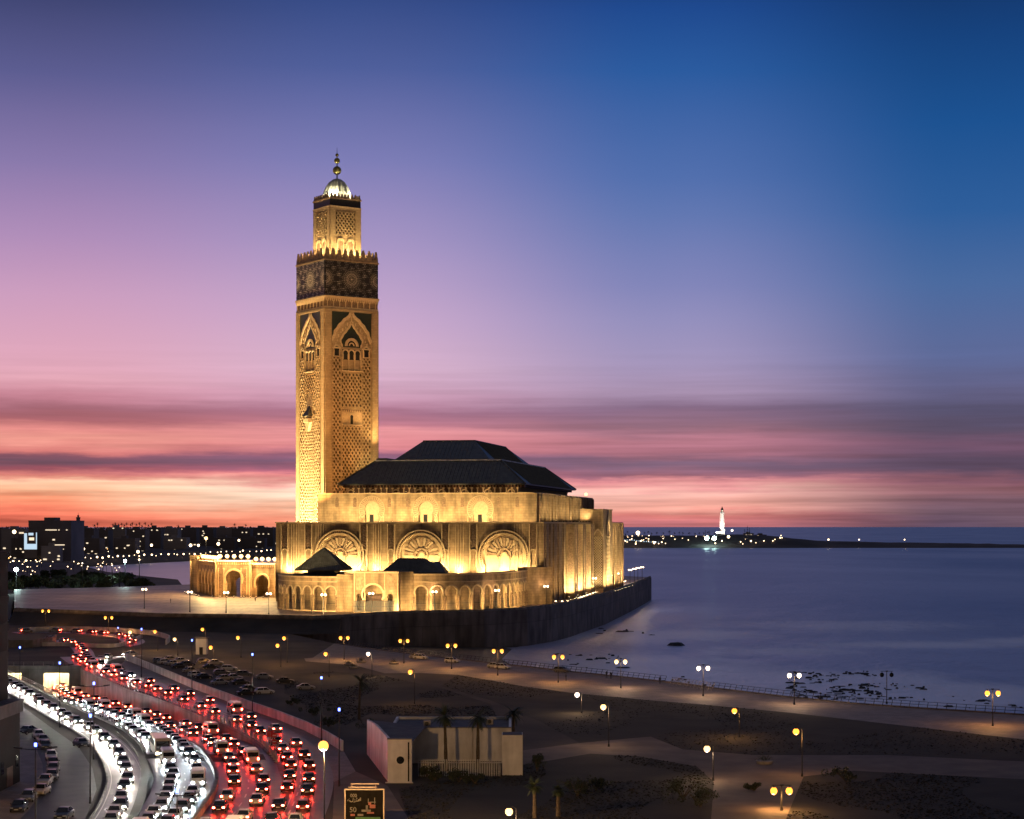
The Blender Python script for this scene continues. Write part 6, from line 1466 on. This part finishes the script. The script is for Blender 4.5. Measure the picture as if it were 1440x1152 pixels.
def shrub(loc, w, h, n, seed, label, name='shrub', m='shrub'):
    r = random.Random(seed); t = thing(name, label, 'shrub' if name == 'shrub' else 'tree', loc); a = MB(); tr = MB()
    for k in range(7):
        az_ = r.uniform(0,6.28); tr.tube([(0,0,0),(math.cos(az_)*w*.3,math.sin(az_)*w*.3,h*.45),(math.cos(az_)*w*.6,math.sin(az_)*w*.6,h*.8)], [.08,.05,.02], 5)
    tr.build('stem', MT['bark'], t)
    cl = [(r.gauss(0,.45)*w, r.gauss(0,.45)*w, h*r.uniform(.35,.95), r.uniform(.2,.45)*min(w,h)) for _ in range(13)]
    for _ in range(n):
        c = cl[r.randrange(len(cl))]; v = Vector((r.gauss(0,1),r.gauss(0,1),r.gauss(0,.8))); v = v.normalized()*c[3]*r.uniform(.6,1.05); p = Vector(c[:3])+v; p.z = max(.05,p.z)
        u = Vector((r.gauss(0,1),r.gauss(0,1),r.gauss(0,1))).normalized(); s_ = u.cross(Vector((r.gauss(0,1),r.gauss(0,1),r.gauss(0,1)))).normalized(); q = r.uniform(.08,.2)
        a.poly([p-u*q, p+s_*q*.5, p+u*q, p-s_*q*.5])
    a.build('foliage', MT[m], t, fixn=False); return t
shr = [((600,1092),1.6,1.7,'dark shrub beside the round-window wall'),((612,1098),1.4,1.2,'low dark shrub before the picket fence, left end'),((645,1100),1.8,1.6,'dark bushy shrub in the middle of the picket fence'),((668,1102),1.4,1.3,'dark shrub before the right half of the picket fence'),((755,1085),1.2,2.4,'dark upright shrub right of the pavilion end block'),((812,1120),2.4,2.6,'reddish lit bush in the dark garden right of the bottom palms'),((838,1112),1.6,1.8,'dark bush beside the reddish lit bush'),((960,1125),3.0,2.6,'broad dark bush at the edge of the lower garden path'),((985,1135),2.6,2.2,'dark bush nearest the lower garden path'),((1190,1100),2.6,1.8,'low dark bush on the right-hand lawn'),((462,1022),2.2,1.6,'dark hedge bush below the car park'),((440,1006),2.2,1.4,'dark bush at the near end of the car park'),((520,1030),2.0,2.0,'dark bush behind the side wall of the pavilion'),((410,992),2.4,1.3,'dark bush along the car park wall'),((1060,1112),1.4,.9,'small bush on the bend of the garden path')]
for i, (q, w, h, lb) in enumerate(shr): shrub(P(*q), w, h, 900, 20+i, lb)
for i, (q, lb) in enumerate((((490,936),'round planter with a low bush nearest the far promenade lamp'),((497,940),'round planter with a low bush, middle of the group on the promenade'),((508,932),'round planter with a low bush at the back of the promenade group'),((554,934),'lone round planter with a low bush under the second promenade lamp'),((1075,1074),'round planter with a low bush on the garden path'))):
    t = thing('planter', lb, 'planter', P(*q), 0, 'round planters'); a = MB(); a.lathe([(1.2,0),(1.35,.45),(1.2,.5)], 14); a.build('bowl', MT['concrete'], t); r = random.Random(i); b = MB()
    for _ in range(260):
        v = Vector((r.gauss(0,.5),r.gauss(0,.5),.55+abs(r.gauss(0,.4)))); u = Vector((r.gauss(0,1),r.gauss(0,1),r.gauss(0,1))).normalized(); s_ = u.orthogonal().normalized(); b.poly([v-u*.14, v+s_*.07, v+u*.14])
    b.build('bush', MT['shrub'], t, fixn=False)

# ================================================================== BUILDINGS AT THE LEFT EDGE
Yt_ = 250; xe = (12-720)/F*(Yt_+18.4)
tb = thing('apartment_block', 'dark tall building cut off by the left edge above the parked cars', 'building', (xe, Yt_, 0))
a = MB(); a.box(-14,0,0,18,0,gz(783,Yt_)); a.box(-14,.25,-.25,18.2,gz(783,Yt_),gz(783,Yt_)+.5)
a.build('wall', MT['darkwall'], tb)
for k in range(7):
    a = MB(); z = 3+k*4.0
    if z > 30: break
    a.box(.01,.09,3,6,z,z+1.9); a.build('window', MT['glass'], tb); a = MB(); a.box(.01,.09,10,13,z,z+1.9); a.build('window', MT['glass'], tb); b = MB(); b.box(.0,.7,1.5,16,z-1.0,z-.85); b.box(.62,.7,1.5,16,z-.85,z+.1); b.build('balcony', MT['darkwall'], tb)
Yl = 268; xe = (28-720)/F*Yl
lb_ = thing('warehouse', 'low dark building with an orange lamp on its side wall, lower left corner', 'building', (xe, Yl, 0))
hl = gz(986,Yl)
a = MB(); a.box(-12,0,-26,0,0,hl); a.build('wall', MT['darkwall'], lb_); a = MB(); a.box(-12.2,.5,-26.4,.4,hl,hl+.35); a.box(-12,.42,-26.3,.2,hl-1.5,hl-.01); a.build('roof_fascia', MT['flatroof'], lb_)
for k in range(3):
    a = MB(); a.box(.01,.06,-22+k*7.5,-19+k*7.5,0,2.8); a.build('door', MT['wood'], lb_)
    b = MB(); b.box(.01,.05,-17.5+k*7.5,-16+k*7.5,2.2,4.0); b.build('window', MT['glass'], lb_)
lw = thing('wall_lamp', 'small orange lamp on the side wall of the lower left building', 'lamp', (xe+.3, Yl-23, 3.9)); a = MB(); a.box(-.3,.1,-.1,.1,0,.2); a.build('bracket', MT['dark'], lw); b = MB(); b.ball((0.05,0,-.16), .14, 8); b.build('globe', EM['sodium'], lw); plight(lw, (.6,0,-.5), 160, SOD, .1)

# ================================================================== FAR CITY, HEADLAND, LIGHTHOUSE
def smo(t): t = min(1, max(0, t)); return t*t*(3-2*t)
def coast(px): return interp([(-500,1700),(30,1850),(150,2150),(280,2450),(400,2650),(560,2900)], px)
def cz(px, Y):
    t = (Y-coast(px))/1500.0
    return SEA-.5+(11.5+smo(t*1.1)*19+3.5*mnoise.noise(Vector((px*.02, Y*.004, 2))))*smo((Y-coast(px))/60.0)
def grid_sheet(pxs, rows, zf, name, m):
    mb = MB(); n = len(pxs)
    for j in range(rows[1]):
        for px in pxs: Y, z = rows[0](px, j/(rows[1]-1)), None; z = zf(px, Y); mb.v.append(((px-720)/F*Y, Y, z))
    for j in range(rows[1]-1):
        for i in range(n-1): mb.f.append((j*n+i, j*n+i+1, (j+1)*n+i+1, (j+1)*n+i)); mb.m.append(0)
    o = mb.build(name, m, fixn=False); tag(o, kind='structure'); return o
grid_sheet([-400+8*i for i in range(120)], (lambda px, t: coast(px)+t*2600, 40), cz, 'hills', MT['farhill'])
# strip of land between the plaza and the bay
mb = MB(); mb.sheet([(-420,700,1.2),(P(20,858,PLZ).x-1,702,1.2),((20-720)/F*960,960,1.2),((262-720)/F*1030,1030,1.2),((250-720)/F*1240,1240,1.2),((200-720)/F*1330,1330,1.2),((150-720)/F*1450,1450,1.2),((100-720)/F*1800,1800,1.2),((30-720)/F*1950,1950,1.2),(-1500,1900,1.2),(-900,700,1.2)])
tag(mb.build('shore', MT['farhill'], fixn=False), kind='structure')
def bldg(px0, px1, Y, ytop, label, m='far', wins=6, seed=0, sign=False, depth=30):
    r = random.Random(seed); xa, xb = (px0-720)/F*Y, (px1-720)/F*Y; zb = max(0, cz((px0+px1)/2, Y)-3) if Y > 1900 else 1.0; zt = gz(ytop, Y)
    t = thing('building', label, 'building', ((xa+xb)/2, Y, zb)); w = (xb-xa)/2; h = zt-zb; a = MB()
    a.box(-w,w,0,depth,0,h); a.box(-w*.4,w*.1,depth*.2,depth*.6,h,h+3.2); a.box(-w-.3,w+.3,-.3,depth+.3,h-.9,h-.2)
    for k in range(int(h/3.4)): a.box(-w-.15,w+.15,-.4,-.02,k*3.4+1.0,k*3.4+1.3)
    a.build('wall', MT[m], t)
    if wins:
        b = MB()
        for _ in range(wins):
            fl = r.randint(0, max(0, int(h/3.4)-1)); x = r.uniform(-w*.9, w*.8); b.poly([(x,-.45,fl*3.4+1.5),(x+r.uniform(1.2,3),-.45,fl*3.4+1.5),(x+r.uniform(1.2,3),-.45,fl*3.4+3.0),(x,-.45,fl*3.4+3.0)])
        b.build('lit_windows', EM['win'], t)
    return t
t = bldg(40, 100, 1950, 732, 'big dark block with a lit screen on its side, highest on the left skyline', 'far', 4, 1, depth=60)
a = MB(); s_ = 1950/F
for (p0, p1, y) in ((64,80,745),(82,84,745),(93,95,745),(77,91,766),(74,80,773),(85,90,772)):
    a.poly([((p0-70)*s_,-.6,gz(y+1,1950)-t.location.z),((p1-70)*s_,-.6,gz(y+1,1950)-t.location.z),((p1-70)*s_,-.6,gz(y-.2,1950)-t.location.z),((p0-70)*s_,-.6,gz(y-.2,1950)-t.location.z)])
a.build('lit_strip', EM['win'], t)
sc_ = thing('screen', 'tall glowing white and blue advertising screen left of the big block', 'screen', ((43-720)/F*1940, 1940, gz(774,1940))); s_ = 1940/F
a = MB(); a.box(-9*s_,9*s_,0,1.5,-8,26*s_); a.build('cabinet', MT['far'], sc_)
a = MB(); a.poly([(-5*s_,-.1,1),(9*s_,-.1,1),(9*s_,-.1,9*s_),(-5*s_,-.1,9*s_)]); a.poly([(-9*s_,-.1,1),(-5*s_,-.1,1),(-5*s_,-.1,24*s_),(-9*s_,-.1,24*s_)]); a.poly([(7.6*s_,-.1,9*s_),(9*s_,-.1,9*s_),(9*s_,-.1,25*s_),(7.6*s_,-.1,25*s_)]); a.poly([(-3*s_,-.1,21*s_),(4*s_,-.1,21*s_),(4*s_,-.1,24.5*s_),(-3*s_,-.1,24.5*s_)]); a.build('lit_panel', EM['screen'], sc_)
a = MB(); a.poly([(-2*s_,-.1,14*s_),(5*s_,-.1,14*s_),(5*s_,-.1,18*s_),(-2*s_,-.1,18*s_)]); a.build('dim_panel', EM['win'], sc_)
Yc = 2300; cm_ = thing('minaret', 'small slim dark minaret on the far left skyline', 'minaret', ((110-720)/F*Yc, Yc, 20)); a = MB(); zt = gz(729,Yc)-20; a.box(-2,2,-2,2,0,zt); a.box(-2.3,2.3,-2.3,2.3,zt,zt+1.4); a.box(-1,1,-1,1,zt+1.4,zt+4); a.tube([(0,0,zt+4),(0,0,zt+7)], [.4,.1], 6); a.build('shaft', MT['far'], cm_)
blist = [(2,36,2050,744,5),(104,132,2400,743,4),(132,152,2500,745,3),(150,176,2650,741.5,3),(178,204,2500,744,6),(206,226,2700,742,3),(226,250,2750,743,6),(252,276,2800,742,3),(276,300,2900,741.5,4),(300,326,2950,742.5,3),(326,352,2900,743,4),(352,384,3000,742,4),(384,430,3050,743,2),(-30,2,2100,742,3),(16,40,2000,757,4),(58,84,1935,768,5),(112,140,2300,757,5),(160,190,2350,757,4),(230,262,2600,756,4),(300,330,2780,756,4),(340,372,2800,757,4)]
LBS = {}
kinds_ = ['flat-roofed dark','stepped dark','wide pale-banded','narrow dark','long low dark']
for i, (a_, b_, Y, yt, wn) in enumerate(blist):
    rel = ['left of the big block','between the slim minaret and the palms','under the skyline palms','behind the bay','right of the skyline palms','behind the gallery roof lamps','just left of the mosque wall'][min(6, int((a_+30)/66))]
    lbx = kinds_[i % 5]+' city block '+rel+(' rising to the skyline' if yt < 748 else ' low by the water')
    LBS[lbx] = LBS.get(lbx, 0)+1
    if LBS[lbx] > 1: lbx = lbx.replace('city block', 'twin block')
    bldg(a_, b_, Y, yt, lbx, 'far2' if i % 3 == 0 else 'far', wn, 30+i)
# city lamps
def city_lamp(h, r_, em, nm='distant_street_lamp'):
    a = MB(); a.tube([(0,0,0),(0,0,h)], .15, 5, 0); a.ball((0,0,h+r_), r_, 8, 1); return a.build(nm, [MT['dark'], EM[em]])
CLP = {}
def clamp_(px, py, Y, r_, em, lb, grp, h=9):
    key = (round(r_,1), em, h); z = gz(py, Y)-h-r_
    loc = ((px-720)/F*Y, Y, z)
    if key not in CLP: o = CLP[key] = city_lamp(h, r_, em); o.location = loc
    else: o = CLP[key].copy(); C.objects.link(o); o.location = loc
    tag(o, lb, 'street lamp', grp)
rc = random.Random(21)
for i in range(48):                                               # along the corniche
    px = 20+i*7.7; clamp_(px+rc.uniform(-2,2), 789.5-(px-20)*.043+rc.uniform(-1.5,.8), coast(px)+25, rc.choice((.5,.7,1.1)), 'city', 'small white lamp in the string along the far shore road', 'lamps along the far shore road', 7)
for i in range(120):                                               # scattered over the hillside
    px = rc.uniform(0,388); py = rc.choice((rc.uniform(752,784), rc.uniform(772,786))); Y = coast(px)+40+(788-py)*18*rc.uniform(.9,1.1)
    clamp_(px, py, Y, rc.choice((.35,.5,.5,.8)), rc.choice(('city','city','orange','white')), 'small warm lamp among the dark city blocks across the bay', 'lamps on the city hillside')
for i in range(60):                                               # on the shore strip left of the bay
    px = rc.uniform(12,165); py = rc.uniform(789,812); Y = rc.uniform(1250,1700); clamp_(px, py, Y, rc.choice((.22,.3,.4)), 'city', 'small white lamp among the trees left of the bay', 'lamps on the strip left of the bay', 7)
for px, py, r_, em, lb in ((20,748,2.0,'city','pair of pale lamps above the lit screen at the far left'),(54,775,1.9,'city','bright lamp just right of the lit screen'),(62,777,1.7,'city','greenish bright lamp second to the right of the lit screen'),(111,772,2.0,'city','left one of a bright lamp pair under the slim minaret'),(117,772,2.0,'city','right one of a bright lamp pair under the slim minaret'),(116,792,1.7,'city','bright lamp above the shore road left of the bay'),(268,767,2.1,'city','bright lamp left of the tall flood mast'),(279,767,1.7,'city','bright lamp beside the tall flood mast'),(307,765,2.2,'city','bright lamp right of the tall flood mast'),(213,767,1.6,'city','bright lamp above the middle of the bay'),(336,760,1.6,'city','bright lamp above the gallery roof lamps'),(194,776,1.9,'city','big pale lamp on the shore road above the bay')):
    clamp_(px, py, coast(px)+60, r_, em, lb, 'bright lamps of the far city', 10)
def floodmast(px, hy, Y, em, lb, e, colr, r_=1.0):
    b = Vector(((px-720)/F*Y, Y, 1.2)); h = gz(hy, Y)-1.2; t = thing('flood_mast', lb, 'flood mast', b); a = MB(); a.tube([(0,0,0),(0,0,h)], [.3,.15], 8); a.box(-1.2,1.2,-.3,.3,h-.15,h+.1); a.build('pole', MT['dark'], t); c = MB(); c.ball((0,-.4,h), r_, 10); c.build('lamp_head', EM[em], t, smooth=True); plight(t, (0,-1.6,h-1), e, colr, .6)
floodmast(23, 801, 965, 'cool', 'tall mast with a blazing green-white light at the far left plaza corner', 9000, (.7,1,.92), 1.15)
floodmast(176, 789, 1060, 'cool', 'tall mast with a blazing green-white light in front of the bay', 9000, (.7,1,.92), .9)
floodmast(196, 787, 1080, 'city', 'tall mast with a small white light before the bay', 900, (1,.9,.7), .5)
floodmast(290, 757, 1240, 'warm', 'tall mast with a warm flood lamp rising behind the gallery', 4000, (1,.75,.4), 1.1)
for i, (px, Y) in enumerate(((116,1000),(158,1030),(168,1040))):
    floodmast(px, 792+i*3, Y, 'white', ['thin mast with a pale light, leftmost of three before the bay','thin mast with a pale light, middle of three before the bay','thin mast with a pale light, rightmost of three before the bay'][i], 500, (1,.9,.8), .3)
# trees on the strip and palms on the skyline
def far_tree(w, h, seed):
    r = random.Random(seed); a = MB(); a.tube([(0,0,0),(0,0,h*.5)], [.3,.2], 5, 1)
    for _ in range(420):
        v = Vector((r.gauss(0,1),r.gauss(0,1),r.gauss(0,1))).normalized()*r.uniform(.4,1); p = Vector((v.x*w,v.y*w,h*.62+v.z*h*.38)); u = Vector((r.gauss(0,1),r.gauss(0,1),r.gauss(0,1))).normalized(); s2 = u.orthogonal(); q = r.uniform(.4,.9); a.poly([p-u*q,p+s2*q*.6,p+u*q,p-s2*q*.6], 0)
    return a.build('tree', [MT['shrub'], MT['bark']], fixn=False)
ft = [far_tree(4.5,7,1), far_tree(6,6,2), far_tree(3.5,8,3)]
for i in range(44):
    px = 14+i*4.4+rc.uniform(-2,2); Y = rc.uniform(975,1200) if px < 190 else 1060; px = min(px, 258)
    if px > 190: Y = rc.uniform(1000,1040)
    o = ft[i % 3] if i < 3 else ft[i % 3].copy()
    if i >= 3: C.objects.link(o)
    o.location = ((px-720)/F*Y, Y, 1.2); o.rotation_euler = (0,0,rc.uniform(0,6)); tag(o, 'dark tree in the belt between the plaza and the bay', 'tree', 'trees between the plaza and the bay')
def far_palm(h, seed):
    r = random.Random(seed); a = MB(); a.tube([(0,0,0),(.4,0,h)], [.4,.3], 5, 1)
    for k in range(16):
        az_ = r.uniform(0,6.28); el = r.uniform(-.3,1.1); p = Vector((.4,0,h)); d = Vector((math.cos(az_)*math.cos(el),math.sin(az_)*math.cos(el),math.sin(el))); sd = Vector((-math.sin(az_),math.cos(az_),0))*.45
        for i in range(4): d = (d+Vector((0,0,-.3))).normalized(); q = p+d*1.0; a.poly([p-sd,p+sd,q+sd*.8,q-sd*.8]); p = q
    return a.build('palm_tree', [MT['leaf'], MT['bark']], fixn=False)
fpm = [far_palm(12,1), far_palm(14,2)]
pxs = [158,162,166,171,174,178,183,186,191,196,199,204,208,213,132,137,250,330,345]
for i, px in enumerate(pxs):
    Y = coast(px)+900; o = fpm[i] if i < 2 else fpm[i % 2].copy()
    if i >= 2: C.objects.link(o)
    o.location = ((px-720)/F*Y, Y, gz(737.2+rc.uniform(-.8,1.2),Y)-13); tag(o, 'tiny palm silhouette in the row on the left skyline', 'palm tree', 'palms on the left skyline')
treel = MB(); r = random.Random(77)
for i in range(4200):
    px = r.uniform(-40,400); Y = coast(px)+r.uniform(900,1500); zt = gz(742.0-1.9*abs(mnoise.noise(Vector((px*.05,0,3))))-1.2*abs(mnoise.noise(Vector((px*.4,1,3)))), Y); z = zt-abs(r.gauss(0,5)); x = (px-720)/F*Y; q = r.uniform(1.0,2.6); u = r.uniform(0,3.14)
    treel.poly([(x-q*math.cos(u),Y,z-q*math.sin(u)),(x+q*.6,Y+r.uniform(-2,2),z-q*.4),(x+q*math.cos(u),Y,z+q*math.sin(u)*.8)])
tag(treel.build('treeline', MT['shrub'], fixn=False), 'dark far-off treeline along the top of the city hills', 'treeline', kind='stuff')

# ---- headland with the lighthouse
def hz(px, Y):
    cr = interp([(840,16),(900,17),(980,16),(1040,19),(1075,17),(1110,11),(1150,5),(1230,1.5),(1300,0.2),(1400,-2.5),(1470,-5),(1520,-9.6)], px); t = (Y-3860)/480.0
    return SEA-.6+(cr-SEA)*smo(t*2.6)*smo((1.15-t)*2.0)+1.0*mnoise.noise(Vector((px*.05,Y*.01,4)))*smo(t*3)
grid_sheet([820+6*i for i in range(120)], (lambda px, t: 3850+t*620, 26), hz, 'headland', MT['farhill'])
YL = 4040; lh = thing('lighthouse', 'tall tapering white floodlit lighthouse with a dark lantern on the headland', 'lighthouse', ((1015.5-720)/F*YL, YL, gz(752,YL)))
a = MB(); a.lathe([(7.0,-4),(6.4,2),(5.3,20),(4.5,36),(4.1,46),(4.8,47.5),(4.8,48.6)], 20); a.build('tower', MT['white'], lh, smooth=True)
a = MB(); a.lathe([(4.6,48.6),(4.6,49.6),(2.6,49.7),(2.6,54.5),(3.3,54.6),(1.5,58.4),(.3,61),(.15,63)], 14); a.build('lantern_house', MT['dark'], lh)
a = MB(); a.ball((0,-2.3,52), 1.1, 10); a.build('lamp', EM['lhouse'], lh)
kb_ = thing('keepers_house', 'low white floodlit house at the foot of the lighthouse', 'house', ((1012-720)/F*YL, YL-9, gz(752.5,YL))); a = MB(); a.box(-9,5,-5,3,-4,7); a.build('wall', MT['white'], kb_); a = MB(); a.box(-9.4,5.4,-5.4,3.4,7,7.7); a.build('roof', MT['far2'], kb_); a = MB(); a.box(-5,-4,-5.1,-5.01,0,3); a.build('door', MT['dark'], kb_)
base = Vector(lh.location)
for dx, dy in ((-16,-24),(14,-26)): flood(base+Vector((dx,dy,1)), base+Vector((0,0,26)), 160000, (1,.84,.70), 90, .7, 'floodlight at the foot of the white lighthouse', 'lighthouse floodlights')
hb = [(872,884,760,'far2'),(886,905,757,'far'),(908,928,758,'far'),(930,955,757,'far'),(958,978,757,'far'),(984,1004,755,'far'),(1030,1046,757,'far'),(1046,1060,750,'far2'),(1062,1078,752,'far'),(1082,1100,757,'far')]
for i, (a_, b_, yt, m) in enumerate(hb):
    Y = 4060+(i % 3)*20; xa, xb = (a_-720)/F*Y, (b_-720)/F*Y; zb = gz(770,Y); t = thing('building', ['low pale building nearest the mosque on the headland','flat dark building on the near headland','long dark building among the palms on the headland','low dark building under the blazing headland lamp','small dark building left of the lighthouse','dark building at the left foot of the lighthouse','small dark building right of the lighthouse','pale stepped building with masts on the headland','dark building under the headland masts','last dark building on the headland slope'][i], 'building', ((xa+xb)/2, Y, zb)); w = (xb-xa)/2; h = gz(yt,Y)-zb
    a = MB(); a.box(-w,w,0,14,0,h); a.box(-w*.5,w*.3,2,10,h,h+3); a.box(-w-.3,w+.3,-.3,14.3,h-.7,h-.1); a.build('wall', MT[m], t); b = MB()
    for k in range(3): x = rc.uniform(-w*.8,w*.7); b.poly([(x,-.35,h-5),(x+2.2,-.35,h-5),(x+2.2,-.35,h-3),(x,-.35,h-3)])
    b.build('lit_windows', EM['win'], t)
for i, (px, hy) in enumerate(((1051,739),(1054,742),(1047,744),(998,746),(992,745))):
    Y = 4065; t = thing('radio_mast', 'thin lattice mast on the headland roofs right of the lighthouse' if i < 3 else 'thin dark mast left of the lighthouse', 'mast', ((px-720)/F*Y, Y, gz(756,Y)), 0, 'masts on the headland'); h = gz(hy,Y)-gz(756,Y); a = MB(); a.tube([(0,0,0),(0,0,h)], [.7,.25], 4)
    for k in range(3): a.box(-1.6,1.6,-.2,.2,h*(.45+.2*k),h*(.45+.2*k)+.5)
    a.build('shaft', MT['dark'], t)
for i in range(20):
    px = 876+i*7+rc.uniform(-3,3); Y = 4100; o = fpm[i % 2].copy(); C.objects.link(o); o.location = ((px-720)/F*Y, Y, gz(749+rc.uniform(-1,1.5),Y)-13); tag(o, 'tiny palm silhouette on the headland left of the lighthouse', 'palm tree', 'palms on the headland')
for i in range(70):
    px = rc.choice((rc.uniform(873,1105), rc.uniform(873,935))); py = rc.uniform(753,765); clamp_(px, py, 3900+(765-py)*12, rc.choice((.9,1.1,1.4)), 'city', 'small pale lamp scattered over the dark headland', 'lamps on the headland', 7)
for i in range(16): px = 875+i*3.4; clamp_(px, 759+rc.uniform(-.7,.7)+i*.25, 3950, 1.2, 'screen', 'small blue-white lamp in the string at the near end of the headland', 'blue lamps on the headland', 6)
for px, py, r_, em, lb in ((874,751,4.0,'city','big pale lamp beside the mosque on the headland'),(897,749.5,4.2,'city','blazing white lamp on the near headland'),(994,757,4.4,'cool','left one of two blazing greenish floodlights below the lighthouse'),(1004.5,757,4.4,'cool','right one of two blazing greenish floodlights below the lighthouse'),(1024.5,755,3.0,'city','white lamp just right of the lighthouse foot'),(1029.5,746,2.4,'white','pinkish lamp on a pole right of the lighthouse'),(1056,761,1.8,'city','pale lamp below the headland masts'),(1165,759,1.8,'city','lamp post alone on the low headland spit'),(1208,759,1.5,'white','reddish lamp near the tip of the headland spit'),(1272,759,1.3,'city','last small lamp on the headland tip')):
    clamp_(px, py, 3905, r_, em, lb, 'bright lamps of the headland', 8)
